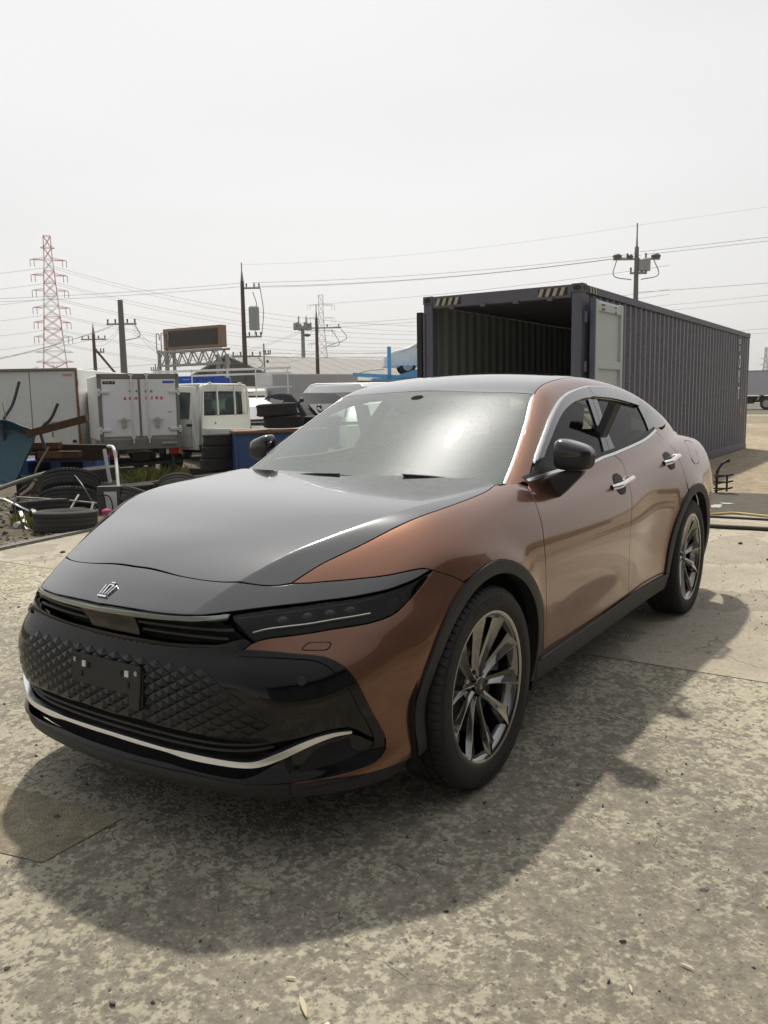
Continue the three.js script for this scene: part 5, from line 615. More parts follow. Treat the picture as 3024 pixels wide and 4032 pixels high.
{ // small refrigerated van body seen from behind
  const t = thing('reefer_truck', 'small white refrigerated truck with closed double rear doors and blue and red lettering', 'truck', [-8.0, -0.03, 10.3], heading(-0.53, 0.848));
  const Wd = 1.46, y0 = 0.70, y1 = 1.95, L0 = 2.0; // local: x forward from the rear face, z right
  obj('box_body', [rb(L0, y1 - y0, Wd, 0.05, L0 / 2 + 0.03, (y0 + y1) / 2, 0)], whiteP, t);
  obj('rear_frame', [rb(0.08, 0.10, Wd + 0.02, 0.015, 0.02, y1 - 0.04, 0), rb(0.08, 0.13, Wd + 0.02, 0.015, 0.02, y0 - 0.02, 0), rb(0.08, y1 - y0, 0.075, 0.015, 0.02, (y0 + y1) / 2, -Wd / 2 + 0.03), rb(0.08, y1 - y0, 0.075, 0.015, 0.02, (y0 + y1) / 2, Wd / 2 - 0.03)], greyFrame, t);
  for (const s of [-1, 1]) { const print = canvasTex(512, 960, (g, w, h) => { g.fillStyle = '#eceded'; g.fillRect(0, 0, w, h); if (s < 0) { g.fillStyle = '#101830'; g.fillRect(10, 14, 180, 52); g.strokeStyle = '#e8c63a'; g.lineWidth = 6; g.stroke(new Path2D('M30 26h34l-14 14M52 32l-8 22M84 26l-4 26M98 24v28l12-8M136 30h34M156 22l-2 14-12 18')); drawChars(g, ['rei', 'tou'], 372, 170, 42, 96, '#1b3f78'); drawChars(g, ['gyou', 'mu', 'you'], 296, 290, 50, 80, '#c5202c', 1.7); } else { g.fillStyle = '#2659a8'; g.fillRect(330, 12, 176, 44); g.strokeStyle = '#8fb2e6'; g.lineWidth = 4; g.stroke(new Path2D('M350 44l20-22 8 22M392 34h24M430 24v18M444 22v20l10-4M470 26h20M480 26l-6 18')); drawChars(g, ['shoku', 'hin'], 50, 170, 46, 80, '#1b3f78'); drawChars(g, ['sou', 'gou', 'shoku', 'hin'], 62, 285, 50, 72, '#c5202c', 1.7); g.strokeStyle = '#46a7b4'; g.lineWidth = 5; for (let r = 0; r < 2; r++) for (let i = 0; i < 12; i++) g.strokeRect(388 + i * 10, 836 + r * 26, 5, 14); g.strokeStyle = '#3a8a98'; g.fillStyle = 'rgba(120,95,60,.55)'; g.beginPath(); g.ellipse(420, 560, 40, 12, 0, 0, 7); g.fill(); } });
    const dg = rb(0.03, y1 - y0 - 0.19, 0.655, 0.012, -0.012, (y0 + y1) / 2, 0), d = obj('rear_door', dg, creamP, t); d.position.z = s * 0.342; { const f = new THREE.PlaneGeometry(0.625, y1 - y0 - 0.23); const o = new THREE.Mesh(put(f, -0.0285, (y0 + y1) / 2, 0, 0, -Math.PI / 2, 0), mat([1, 1, 1], 0.35, 0, { map: print })); o.name = 'door_print'; d.add(o); }
    const zi = -s * 0.20; obj('lock_bar', [cyl(0.016, 0.016, 1.28, -0.055, 1.31, zi, 0, 0, 0, 8), rb(0.04, 0.07, 0.07, 0.01, -0.045, 1.80, zi), rb(0.04, 0.05, 0.07, 0.01, -0.045, 0.78, zi), rb(0.05, 0.06, 0.08, 0.01, -0.03, 1.945, zi)], whiteP, d); obj('latch', [rb(0.04, 0.19, 0.075, 0.012, -0.055, 1.06, zi + s * 0.16), bx(0.025, 0.022, 0.20, -0.07, 1.10, zi + s * 0.17)], alu, d);
    for (const y of [1.62, 0.92]) obj('door_hinge', [rb(0.04, 0.055, 0.22, 0.01, -0.04, y, s * 0.30), rb(0.05, 0.13, 0.05, 0.01, -0.035, y, s * 0.375)], whiteP, d); }
  obj('door_seal', [bx(0.03, y1 - y0 - 0.16, 0.022, -0.02, (y0 + y1) / 2, 0)], greyFrame, t);
  obj('side_hook', [rb(0.05, 0.05, 0.02, 0.006, 0.45, 1.0, -Wd / 2)], alu, t);
  obj('bumper', [rb(0.10, 0.10, Wd, 0.02, 0.03, 0.60, 0), bx(0.01, 0.04, 0.28, -0.05, 0.66, 0.5)], greyFrame, t);
  obj('tail_board', bx(0.012, 0.045, 0.28, -0.052, 0.665, 0.5), alu, t);
  for (const s of [-1, 1]) { obj('tail_lamp', rb(0.05, 0.11, 0.20, 0.012, 0.03, 0.50, s * 0.60), redL, t); obj('turn_lamp', rb(0.052, 0.112, 0.07, 0.01, 0.03, 0.50, s * 0.71), orangeL, t); obj('reverse_lamp', rb(0.052, 0.112, 0.05, 0.01, 0.03, 0.50, s * 0.47), mat([0.6, 0.6, 0.58], 0.3), t); }
  obj('chassis', [bx(3.0, 0.10, 0.10, 1.5, 0.52, -0.35), bx(3.0, 0.10, 0.10, 1.5, 0.52, 0.35), cyl(0.06, 0.06, 1.2, 0.9, 0.27, 0, Math.PI / 2), put(new THREE.SphereGeometry(0.15, 12, 8), 0.9, 0.28, 0.05), bx(0.5, 0.2, 0.4, 1.6, 0.42, -0.45), beam([0.05, 0.25, -0.7], [0.05, 0.30, 0.75], 0.03, 0.05), rb(0.03, 0.16, 0.30, 0.01, 0.10, 0.42, 0)], darkChassis, t);
  for (const [x, z] of [[0.95, -0.58], [0.95, 0.58], [2.75, -0.58], [2.75, 0.58]]) { const w = simpleWheel(0.27, 0.15); w.position.set(x, 0.27, z); t.add(w); }
  obj('cab', [rb(1.2, 0.75, 1.40, 0.10, 2.68, 0.75, 0), rb(0.95, 0.65, 1.30, 0.14, 2.6, 1.40, 0)], whiteP, t); obj('cab_window', [bx(0.5, 0.36, 1.32, 2.7, 1.45, 0), bx(0.96, 0.34, 1.1, 2.63, 1.45, 0)], carGlass, t);
}
{ // the larger van body cut by the left edge of the frame
  const t = thing('box_truck', 'large white box truck at the left edge with a rusty rear door frame', 'truck', [-7.78, -0.03, 13.33], heading(-0.835, 0.55));
  const Wd = 1.92, y0 = 0.55, y1 = 2.13; obj('box_body', [rb(3.4, y1 - y0, Wd, 0.03, 1.74, (y0 + y1) / 2, 0)], whiteP, t);
  obj('top_rail', rb(0.08, 0.05, Wd + 0.02, 0.012, 0.0, y1 - 0.01, 0), greyFrame, t); obj('corner_trim', [bx(0.05, y1 - y0, 0.03, 0.0, (y0 + y1) / 2, Wd / 2)], rustM, t);
  for (const s of [-1, 1]) { const d = obj('rear_door', rb(0.03, y1 - y0 - 0.08, 0.92, 0.006, 0.02, (y0 + y1) / 2 - 0.01, s * 0.47), mat([0.80, 0.84, 0.87], 0.35, 0, { map: withRepeat(grime, 0.5, 0.5) }), t); if (s > 0) {
    obj('latch_box', [rb(0.02, 0.17, 0.30, 0.01, -0.004, 1.00, 0.36)], alu, d); obj('latch_handle', [bx(0.02, 0.12, 0.10, -0.014, 1.00, 0.31), bx(0.02, 0.10, 0.05, -0.014, 1.0, 0.43)], greyFrame, d); obj('rubber_stop', cyl(0.035, 0.035, 0.05, -0.02, 0.66, 0.85, 0, 0, Math.PI / 2), blackP, d);
    const lab = canvasTex(192, 48, (g) => { g.fillStyle = '#d9d4d6'; g.fillRect(0, 0, 192, 48); g.fillStyle = '#c9526a'; g.fillRect(0, 4, 192, 40); drawChars(g, ['hin', 'you', 'gou', 'shoku', 'hin'], 10, 12, 24, 36, '#f2dfe2', 1.6); }); const o = new THREE.Mesh(put(new THREE.PlaneGeometry(0.20, 0.05), 0.0035, 2.0, 0.78, 0, -Math.PI / 2, 0), mat([1, 1, 1], 0.5, 0, { map: lab })); o.name = 'red_label'; d.add(o); const r = new THREE.Mesh(bx(0.004, 0.10, 0.03, 0.0035, 0.80, 0.40), rustM); r.name = 'rust_stain'; d.add(r); } }
  obj('hinge', [0.75, 1.3, 1.85].map((y) => cyl(0.018, 0.018, 0.12, 0.0, y, Wd / 2 + 0.012)), rustM, t);
  obj('bumper', [rb(0.10, 0.14, Wd, 0.02, 0.05, 0.47, 0)], greyFrame, t); obj('chassis', [bx(5.0, 0.16, 0.9, 2.5, 0.46, 0)], darkChassis, t);
  for (const [x, z] of [[0.9, -0.8], [0.9, 0.8], [4.2, -0.8], [4.2, 0.8]]) { const w = simpleWheel(0.34, 0.2); w.position.set(x, 0.34, z); t.add(w); }
  obj('cab', [rb(1.5, 1.5, 1.75, 0.15, 4.4, 1.2, 0)], whiteP, t); obj('cab_window', bx(0.9, 0.5, 1.77, 4.5, 1.55, 0), carGlass, t);
}
{ // mini pickup, seen from behind its left rear corner
  const t = thing('pickup_truck', 'small white pickup with a rusty guard frame over its rear cab window', 'truck', [-9.62, -0.03, 9.75], heading(0, 1));
  // local: x forward from the back of the cab, z right, cab 1.40 wide
  const outline = [[-0.70, 0.60], [-0.70, 1.10], [-0.655, 1.48], [-0.60, 1.70], [-0.52, 1.755], [0.52, 1.755], [0.60, 1.70], [0.655, 1.48], [0.70, 1.10], [0.70, 0.60]], win = [[-0.52, 1.17], [-0.50, 1.55], [-0.46, 1.60], [0.46, 1.60], [0.50, 1.55], [0.52, 1.17], [0.48, 1.14], [-0.48, 1.14]];
  const sh = new THREE.Shape(outline.map((p) => new THREE.Vector2(...p))); sh.holes.push(new THREE.Path(win.map((p) => new THREE.Vector2(...p))));
  obj('cab_rear_wall', put(new THREE.ExtrudeGeometry(sh, { depth: 0.03, bevelEnabled: true, bevelSize: 0.012, bevelThickness: 0.012, bevelSegments: 2 }), 0, 0, 0, 0, Math.PI / 2, 0), whiteP, t);
  obj('rear_window', put(extrude(win, 0.008), 0.012, 0, 0, 0, Math.PI / 2, 0), seeGlass, t); obj('window_seal', tube(win.map(([z, y]) => [-0.012, y, -z]), 0.014, 60, 5, true), blackP, t);
  // sides: lower body with door, pillar frame round the side window, roof
  const sideS = (s) => { const o = new THREE.Shape([[0.02, 0.50], [0.02, 1.10], [0.06, 1.48], [0.10, 1.70], [0.85, 1.74], [1.10, 1.50], [1.32, 1.02], [1.36, 0.50], [1.20, 0.50], [1.12, 0.66], [0.85, 0.72], [0.58, 0.66], [0.5, 0.50]].map((p) => new THREE.Vector2(...p))); o.holes.push(new THREE.Path([[0.22, 1.08], [0.24, 1.60], [0.82, 1.62], [1.04, 1.42], [1.14, 1.08]].map((p) => new THREE.Vector2(...p)))); const g = new THREE.ExtrudeGeometry(o, { depth: 0.03, bevelEnabled: true, bevelSize: 0.008, bevelThickness: 0.008, bevelSegments: 1 }); const p = g.attributes.position; for (let i = 0; i < p.count; i++) { const y = p.getY(i), k = 0.675 - 0.10 * sstep(1.05, 1.75, y); p.setZ(i, s * (k + p.getZ(i))); } g.computeVertexNormals(); if (s < 0) { const ix = g.index; const q = g.toNonIndexed ? g : g; const P = q.attributes; for (const at of Object.values(P)) for (let i = 0; i < at.count; i += 3) for (let k = 0; k < at.itemSize; k++) { const a = i * at.itemSize + k, b = a + at.itemSize, v = at.array[a]; at.array[a] = at.array[b]; at.array[b] = v; } g.computeVertexNormals(); } return g; };
  for (const s of [-1, 1]) { obj('cab_side', sideS(s), whiteP, t); const q = new THREE.Shape([[0.20, 1.06], [0.22, 1.62], [0.84, 1.64], [1.06, 1.42], [1.16, 1.06]].map((p) => new THREE.Vector2(...p))), g = new THREE.ExtrudeGeometry(q, { depth: 0.006, bevelEnabled: false }), p = g.attributes.position; for (let i = 0; i < p.count; i++) p.setZ(i, s * (0.680 - 0.10 * sstep(1.05, 1.75, p.getY(i)) + p.getZ(i))); obj('side_window', g, seeGlass, t); obj('door_handle', rb(0.13, 0.05, 0.03, 0.01, 0.22, 0.97, s * 0.715), blackP, t); obj('door_seam', [bx(0.008, 0.52, 0.008, 0.17, 0.80, s * 0.713), bx(0.4, 0.008, 0.008, 0.36, 0.54, s * 0.713)], greyFrame, t); }
  obj('cab_roof', [rb(0.85, 0.06, 1.16, 0.03, 0.48, 1.745, 0)], whiteP, t); obj('windscreen', bx(0.02, 0.62, 1.15, 1.20, 1.36, 0, 0, 0, 0.38), seeGlass, t); obj('cab_front', rb(0.10, 0.6, 1.38, 0.04, 1.34, 0.78, 0), whiteP, t);
  obj('cab_floor', [bx(1.3, 0.06, 1.34, 0.68, 0.52, 0), bx(0.3, 0.2, 1.3, 1.15, 0.95, 0)], M.trim, t);
  for (const z of [-0.33, 0.33]) obj('seat', [rb(0.14, 0.62, 0.46, 0.05, 0.20, 0.95, z, 0, 0, 0.15), rb(0.10, 0.22, 0.24, 0.05, 0.12, 1.36, z, 0, 0, 0.1), rb(0.45, 0.14, 0.46, 0.05, 0.45, 0.68, z)], M.seat, t);
  // guard frame and front board of the bed
  obj('guard_frame', [tube([[-0.075, 0.92, -0.66], [-0.075, 1.45, -0.63], [-0.075, 1.66, -0.60], [-0.075, 1.735, -0.50], [-0.075, 1.74, 0], [-0.075, 1.735, 0.50], [-0.075, 1.66, 0.60], [-0.075, 1.45, 0.63], [-0.075, 0.92, 0.66]], 0.027, 90, 8), rod([-0.075, 1.13, -0.65], [-0.075, 1.13, 0.65], 0.022), rod([-0.075, 1.13, -0.22], [-0.075, 1.735, -0.23], 0.020), rod([-0.075, 1.13, 0.26], [-0.075, 1.735, 0.25], 0.020), rb(0.05, 0.05, 0.06, 0.01, -0.075, 1.77, -0.42), rb(0.05, 0.05, 0.06, 0.01, -0.075, 1.77, 0.42)], creamP, t);
  obj('rust_patch', [bx(0.004, 0.045, 0.04, -0.0915, 1.0, -0.32), bx(0.004, 0.03, 0.03, -0.0915, 0.86, -0.32), bx(0.03, 0.025, 0.03, -0.078, 1.13, -0.655), bx(0.03, 0.025, 0.03, -0.078, 1.15, -0.222), bx(0.03, 0.03, 0.03, -0.078, 1.15, 0.26), bx(0.034, 0.3, 0.012, -0.08, 1.30, 0.655), rod([-0.096, 1.735, 0.05], [-0.096, 1.735, 0.45], 0.006)], mat([0.40, 0.17, 0.06], 0.9), t);
  obj('bed_front_board', [rb(0.03, 0.52, 1.36, 0.01, -0.075, 0.86, 0)], creamP, t); obj('bed_floor', [rb(1.95, 0.04, 1.38, 0.01, -1.07, 0.62, 0)], creamP, t);
  for (const s of [-1, 1]) obj('bed_side_board', [rb(1.93, 0.28, 0.03, 0.01, -1.07, 0.77, s * 0.69), ...[-0.3, -1.0, -1.7].map((x) => rb(0.06, 0.05, 0.02, 0.006, x, 0.87, s * 0.71))], creamP, t);
  obj('tail_gate', rb(0.03, 0.28, 1.38, 0.01, -2.05, 0.77, 0), creamP, t); obj('chassis', [bx(3.2, 0.12, 0.7, -0.5, 0.48, 0), bx(0.3, 0.16, 0.16, -0.25, 0.42, -0.55), bx(0.35, 0.2, 0.3, -0.6, 0.40, -0.45)], darkChassis, t);
  for (const [x, z] of [[0.86, -0.62], [0.86, 0.62], [-1.05, -0.62], [-1.05, 0.62]]) { const w = simpleWheel(0.265, 0.145); w.position.set(x, 0.265, z); t.add(w); }
}
// a road car or van from its side outline; windows follow the lean of the cabin
function roadCar(name, label, category, pos, turn, { prof, width, lean, belt, top, paint, wins = [], rearWin, wheels, r = 0.31, lamps = [], group }) {
  const t = thing(name, label, category, pos, turn, group), zAt = (y) => width / 2 - lean * sstep(belt, top, y);
  const shape = (pts, d, bevel) => { const g = extrude(pts, d, bevel); g.translate(0, 0, -d / 2); return g; };
  { const g = toCreasedNormals((() => { const e = shape(prof, width - 0.10, 0.05); const p = e.attributes.position; for (let i = 0; i < p.count; i++) p.setZ(i, p.getZ(i) * zAt(p.getY(i)) / (width / 2)); e.computeVertexNormals(); return e; })(), 0.6); obj('body', g, paint, t); }
  for (const w of wins) for (const s of [-1, 1]) { const e = extrude(w, 0.012), p = e.attributes.position; for (let i = 0; i < p.count; i++) p.setZ(i, s * (zAt(p.getY(i)) - 0.004 + p.getZ(i))); e.computeVertexNormals(); obj('side_window', e, carGlass, t); }
  if (rearWin) { const [a, b, wd] = rearWin; obj('rear_window', beam([a[0], a[1], 0], [b[0], b[1], 0], wd, 0.03, [0, 0, 1]).rotateX(0), carGlass, t); }
  for (const [kind, g, m] of lamps) obj(kind, g, m, t);
  for (const [x, s] of wheels.flatMap((x) => [[x, -1], [x, 1]])) { const w = simpleWheel(r, 0.2); w.position.set(x, r, s * (width / 2 - 0.11)); t.add(w); }
  return t;
}
const vanProf = (L, H) => [[0, 0.35], [0.02, 1.0], [0.10, H - 0.10], [0.22, H], [L - 1.25, H], [L - 0.95, H - 0.06], [L - 0.28, 1.12], [L - 0.05, 0.98], [L, 0.6], [L, 0.32]];
roadCar('kei_van', 'small white van behind the pickup cab, its dark rear window facing us', 'van', [-21.7, -0.03, 20.1], heading(-0.70, 0.71), { prof: vanProf(3.4, 1.88), width: 1.46, lean: 0.12, belt: 1.0, top: 1.9, paint: whiteP, wins: [[[0.3, 1.1], [0.32, 1.65], [1.2, 1.65], [1.2, 1.1]], [[1.3, 1.1], [1.3, 1.65], [2.3, 1.63], [2.75, 1.1]]], wheels: [0.6, 2.8], r: 0.28, lamps: [['rear_window', rb(0.03, 0.42, 1.12, 0.01, 0.045, 1.40, 0, 0, 0, -0.06), carGlass], ['brake_light', rb(0.03, 0.04, 0.22, 0.01, 0.09, 1.745, 0), redL], ['tail_lamp', [rb(0.05, 0.35, 0.07, 0.01, 0.0, 0.85, -0.66), rb(0.05, 0.35, 0.07, 0.01, 0.0, 0.85, 0.66)], redL]] });
const hatch = (L, H) => [[0, 0.45], [-0.02, 0.85], [0.18, 1.02], [0.62, 1.28], [1.3, H - 0.03], [1.9, H], [2.5, H - 0.04], [3.35, 1.02], [L - 0.35, 0.86], [L - 0.02, 0.65], [L, 0.3], [0.05, 0.3]];
roadCar('white_hatchback', 'white hatchback with dark sloping tailgate glass between the pickup and the stacked tyres', 'car', [-11.1, -0.03, 10.2], heading(-0.5, 0.87), { prof: hatch(4.5, 1.47), width: 1.74, lean: 0.20, belt: 0.9, top: 1.5, paint: whiteP, wins: [[[0.75, 0.98], [1.0, 1.22], [1.6, 1.38], [2.4, 1.36], [3.1, 1.0]]], wheels: [0.85, 3.5], lamps: [['rear_window', beam([0.10, 1.0, 0], [0.58, 1.27, 0], 1.25, 0.05), carGlass], ['tailgate_panel', rb(0.05, 0.20, 1.3, 0.02, -0.035, 0.86, 0), carGlass], ['tail_lamp', [rb(0.10, 0.18, 0.28, 0.03, 0.0, 0.84, -0.72), rb(0.10, 0.18, 0.28, 0.03, 0.0, 0.84, 0.72)], redL], ['bumper', rb(0.12, 0.30, 1.66, 0.05, -0.01, 0.50, 0), blackP]] });
roadCar('dark_hatchback', 'dark blue grey hatchback seen from the side behind the stacked tyres', 'car', [-13.9, -0.03, 9.96], heading(-0.337, 0.925), { prof: hatch(4.5, 1.60), width: 1.76, lean: 0.20, belt: 0.95, top: 1.6, paint: mat([0.020, 0.022, 0.030], 0.6, 0, { specularIntensity: 0.12 }), wins: [[[0.6, 1.12], [0.95, 1.34], [1.45, 1.46], [1.5, 1.08]], [[1.58, 1.08], [1.56, 1.48], [2.3, 1.48], [2.36, 1.06]], [[2.44, 1.06], [2.4, 1.47], [2.55, 1.45], [3.25, 1.08]]], wheels: [0.85, 3.5], lamps: [['rear_window', beam([0.10, 1.03, 0], [0.55, 1.30, 0], 1.25, 0.04), carGlass]] });
roadCar('white_estate', 'long white van with a dark band of side windows behind the dark hatchback', 'van', [-22.8, -0.03, 13.2], heading(0.6, 0.8), { prof: [[0, 0.35], [0.02, 1.0], [0.12, 1.86], [0.22, 1.97], [3.55, 1.97], [3.75, 1.92], [4.45, 1.15], [4.67, 1.0], [4.69, 0.32]], width: 1.70, lean: 0.13, belt: 1.1, top: 2.0, paint: whiteP, wins: [[[0.25, 1.25], [0.27, 1.72], [2.85, 1.72], [2.85, 1.25]], [[3.05, 1.22], [3.05, 1.72], [3.55, 1.70], [4.05, 1.22]]], wheels: [0.9, 3.9], r: 0.32 });
roadCar('white_wagon', 'low white car between the pickup window and the dark hatchback', 'car', [-17.8, -0.03, 15.5], heading(-0.5, 0.87), { prof: hatch(4.3, 1.52), width: 1.7, lean: 0.2, belt: 0.9, top: 1.5, paint: whiteP, wins: [[[0.75, 1.0], [1.0, 1.22], [1.6, 1.40], [2.4, 1.40], [3.1, 1.02]]], wheels: [0.8, 3.4], lamps: [['rear_window', beam([0.12, 1.02, 0], [0.58, 1.29, 0], 1.2, 0.05), carGlass]] });
roadCar('white_crossover', 'white car partly hidden beside our windscreen pillar with a rear window coloured pale as if sunlit', 'car', [-12.7, -0.03, 7.9], heading(-0.75, 0.66), { prof: hatch(4.3, 1.52), width: 1.74, lean: 0.2, belt: 0.95, top: 1.5, paint: whiteP, wins: [[[0.75, 1.02], [1.0, 1.24], [1.6, 1.40], [2.4, 1.40], [3.1, 1.02]]], wheels: [0.8, 3.4], lamps: [['rear_window', beam([0.12, 1.03, 0], [0.58, 1.30, 0], 1.25, 0.05), mat([0.12, 0.13, 0.13], 0.05, 0, { clearcoat: 1 })]] });  // rear glass colour lightened to imitate sunlight on it
roadCar('silver_van', 'pale van roof just above the windscreen pillar of the copper car', 'van', [-17.4, -0.03, 11.0], heading(-0.45, 0.89), { prof: vanProf(4.6, 1.86), width: 1.7, lean: 0.15, belt: 1.1, top: 1.9, paint: mat([0.55, 0.57, 0.58], 0.3, 0.3, { clearcoat: 1 }), wins: [[[0.3, 1.15], [0.32, 1.62], [2.9, 1.62], [3.6, 1.15]]], wheels: [0.8, 3.8] });
{ const t = thing('grey_box_truck', 'grey box truck with a tall plain cargo body behind the vans', 'truck', [-25.6, -0.03, 21.8], heading(-0.90, -0.43)); // long side towards us
  obj('cargo_body', rb(4.1, 1.75, 1.9, 0.04, 1.2, 1.62, 0), mat([0.40, 0.405, 0.42], 0.5), t); obj('edge_trim', [rb(0.05, 1.78, 1.92, 0.01, 1.35 + 0.9, 1.62, 0), bx(4.14, 0.05, 1.92, 1.2, 2.49, 0)], mat([0.55, 0.55, 0.56], 0.4, 0.5), t); obj('chassis', bx(5.8, 0.2, 1.0, 0.8, 0.6, 0), darkChassis, t); obj('cab', rb(1.5, 1.6, 1.75, 0.14, -1.75, 1.2, 0), whiteP, t); obj('cab_window', bx(0.8, 0.5, 1.77, -1.9, 1.5, 0), carGlass, t);
  for (const [x, z] of [[-1.7, -0.8], [-1.7, 0.8], [2.1, -0.8], [2.1, 0.8]]) { const w = simpleWheel(0.36, 0.22); w.position.set(x, 0.36, z); t.add(w); } }
{ const t = thing('crane_truck', 'truck with a blue folded crane and a white ladder rack behind the pickup', 'truck', [-14.9, -0.03, 15.6], heading(0.52, 0.85));
  const L2 = canvasTex(256, 48, (g) => { g.fillStyle = '#1d4fae'; g.fillRect(0, 0, 256, 48); g.strokeStyle = '#0c2450'; g.lineWidth = 6; g.stroke(new Path2D('M120 12l-8 22h22M146 14l10 10-12 12M170 12v24l14-10M196 14h20l-12 20h16')); g.fillStyle = '#8fb0e8'; g.fillRect(30, 18, 40, 6); });
  const cr = obj('crane_boom', [rb(1.45, 0.22, 0.22, 0.03, 0, 2.03, -0.5), rb(0.16, 0.30, 0.30, 0.04, -0.78, 1.93, -0.5), rb(0.10, 0.3, 0.26, 0.03, 0.7, 1.95, -0.5)], blueP, t); const o = new THREE.Mesh(put(new THREE.PlaneGeometry(1.2, 0.17), 0, 2.03, -0.612, 0, Math.PI, 0), mat([1, 1, 1], 0.5, 0, { map: L2 })); o.name = 'boom_print'; cr.add(o);
  obj('crane_post', cyl(0.14, 0.16, 1.5, 0.5, 1.2, -0.5), blueP, t);
  obj('rail_rack', [beam([-2.6, 2.32, -0.6], [1.3, 2.26, -0.6], 0.03, 0.06), beam([-2.6, 2.18, -0.6], [0.2, 2.14, -0.6], 0.04, 0.05), ...[-2.5, -1.6, -0.8, 0.2, 1.1].map((x) => beam([x, 1.4, -0.6], [x, 2.32, -0.6], 0.03, 0.03)), beam([-2.6, 1.80, -0.6], [-0.6, 1.78, -0.6], 0.03, 0.04)], mat([0.75, 0.77, 0.78], 0.4), t);
  obj('truck_bed', [rb(4.0, 0.5, 1.8, 0.03, -0.4, 0.95, 0)], mat([0.6, 0.6, 0.6], 0.5), t); obj('chassis', bx(5, 0.25, 0.9, 0, 0.6, 0), darkChassis, t); obj('cab', rb(1.5, 1.3, 1.8, 0.12, 2.4, 1.15, 0), whiteP, t);
  for (const [x, z] of [[2.3, -0.8], [2.3, 0.8], [-1.4, -0.8], [-1.4, 0.8]]) { const w = simpleWheel(0.36, 0.22); w.position.set(x, 0.36, z); t.add(w); } }
{ const t = thing('car_carrier', 'light blue car carrier frame with a raised ramp beside the container', 'truck', [-25.4, -0.03, 14.5], heading(0.6, 0.8)); t.scale.set(1.35, 1.10, 1.35);
  obj('upper_deck', [beam([-2.0, 1.98, -0.9], [0.6, 1.98, -0.9], 0.10, 0.12), put(extrude([[-1.3, 1.98], [-0.6, 1.85], [0.35, 1.85], [0.9, 2.03], [0.1, 2.32], [-0.4, 2.28]].map(([a, b]) => [a, b]), 0.06), 0, 0, -0.94), beam([0.6, 1.98, -0.9], [2.05, 2.10, -0.9], 0.10, 0.12), bx(3.4, 0.08, 1.9, -0.2, 1.93, 0)], skyBlue, t);
  obj('post', [beam([1.05, 0.6, -0.9], [1.05, 3.0, -0.9], 0.10, 0.10), beam([-0.95, 1.9, -0.9], [-0.35, 3.0, -0.9], 0.09, 0.09), beam([-1.35, 1.9, -0.9], [-1.30, 3.05, -0.9], 0.10, 0.10), beam([-0.35, 3.0, -0.9], [-1.3, 3.05, -0.9], 0.08, 0.08), bx(0.12, 1.4, 0.12, 0.9, 1.2, 0.8), bx(0.12, 1.4, 0.12, -1.6, 1.2, 0.8), bx(0.12, 1.4, 0.12, -1.6, 1.2, -0.8)], skyBlue, t);
  obj('winch_cable', tube([[2.0, 2.1, -0.9], [1.6, 2.22, -0.9], [1.2, 2.25, -0.9]], 0.012), blackP, t); obj('chassis', [bx(6, 0.3, 1.6, -0.5, 0.7, 0)], mat([0.03, 0.06, 0.10], 0.6), t); for (const [x, z] of [[1.5, -0.8], [1.5, 0.8], [-2, -0.8], [-2, 0.8]]) { const w = simpleWheel(0.40, 0.25); w.position.set(x, 0.4, z); t.add(w); } }
roadCar('carried_car', 'white car with red lettering standing on the light blue car carrier', 'car', [-27.6, 2.30, 12.7], heading(0.6, 0.8), { prof: hatch(4.3, 1.55), width: 1.7, lean: 0.2, belt: 0.85, top: 1.4, paint: whiteP, wins: [[[1.9, 1.0], [1.85, 1.42], [2.45, 1.42], [3.1, 1.0]], [[0.75, 1.0], [1.0, 1.25], [1.75, 1.42], [1.78, 1.0]]], wheels: [0.8, 3.4], r: 0.31, lamps: [['red_lettering', [-1, 1].flatMap((s) => [bx(0.05, 0.22, 0.012, 2.15, 0.68, s * 0.80, 0, 0, 0.6), bx(0.05, 0.22, 0.012, 2.15, 0.68, s * 0.80, 0, 0, -0.7), bx(0.20, 0.04, 0.012, 2.15, 0.72, s * 0.80), bx(0.05, 0.2, 0.012, 1.0, 0.68, s * 0.80, 0, 0, 0.5), bx(0.18, 0.04, 0.012, 1.0, 0.72, s * 0.80)]), redL]] });
{ // lorry far off at the right edge
  const t = thing('container_lorry', 'lorry with a pale grey load far off at the right edge', 'truck', [-72, -0.03, 11.4], heading(0.08, 1));
  obj('load', [rb(9, 1.9, 2.4, 0.03, -0.5, 2.15, 0)], mat([0.50, 0.50, 0.58], 0.5), t); obj('load_end', rb(3, 1.92, 2.42, 0.03, -3.4, 2.16, 0), mat([0.28, 0.29, 0.31], 0.5), t); obj('load_top', bx(9.1, 0.06, 2.45, -0.5, 3.12, 0), mat([0.2, 0.2, 0.22], 0.6), t); obj('side_board', [bx(9, 0.22, 2.44, -0.5, 1.3, 0)], mat([0.55, 0.55, 0.56], 0.5, 0.4), t); obj('chassis', [bx(9.4, 0.5, 1.2, -0.5, 0.85, 0), bx(2.2, 0.5, 2.3, 0.6, 0.75, 0), bx(3, 0.3, 2.2, 2.4, 0.9, 0)], darkChassis, t);
  obj('mudguard', [-1, 1].map((s) => tube([[-0.9, 0.75, s * 1.1], [-1.1, 1.15, s * 1.1], [-1.6, 1.28, s * 1.1], [-2.1, 1.15, s * 1.1], [-2.3, 0.75, s * 1.1]], 0.07, 24, 6)), alu, t); for (const x of [-1.6, -2.9, 3.4]) for (const s of [-1, 1]) { const w = simpleWheel(0.5, 0.3); w.position.set(x, 0.5, s * 1.0); t.add(w); } obj('cab', rb(2.1, 2.2, 2.4, 0.15, 5.4, 1.6, 0), whiteP, t);
}
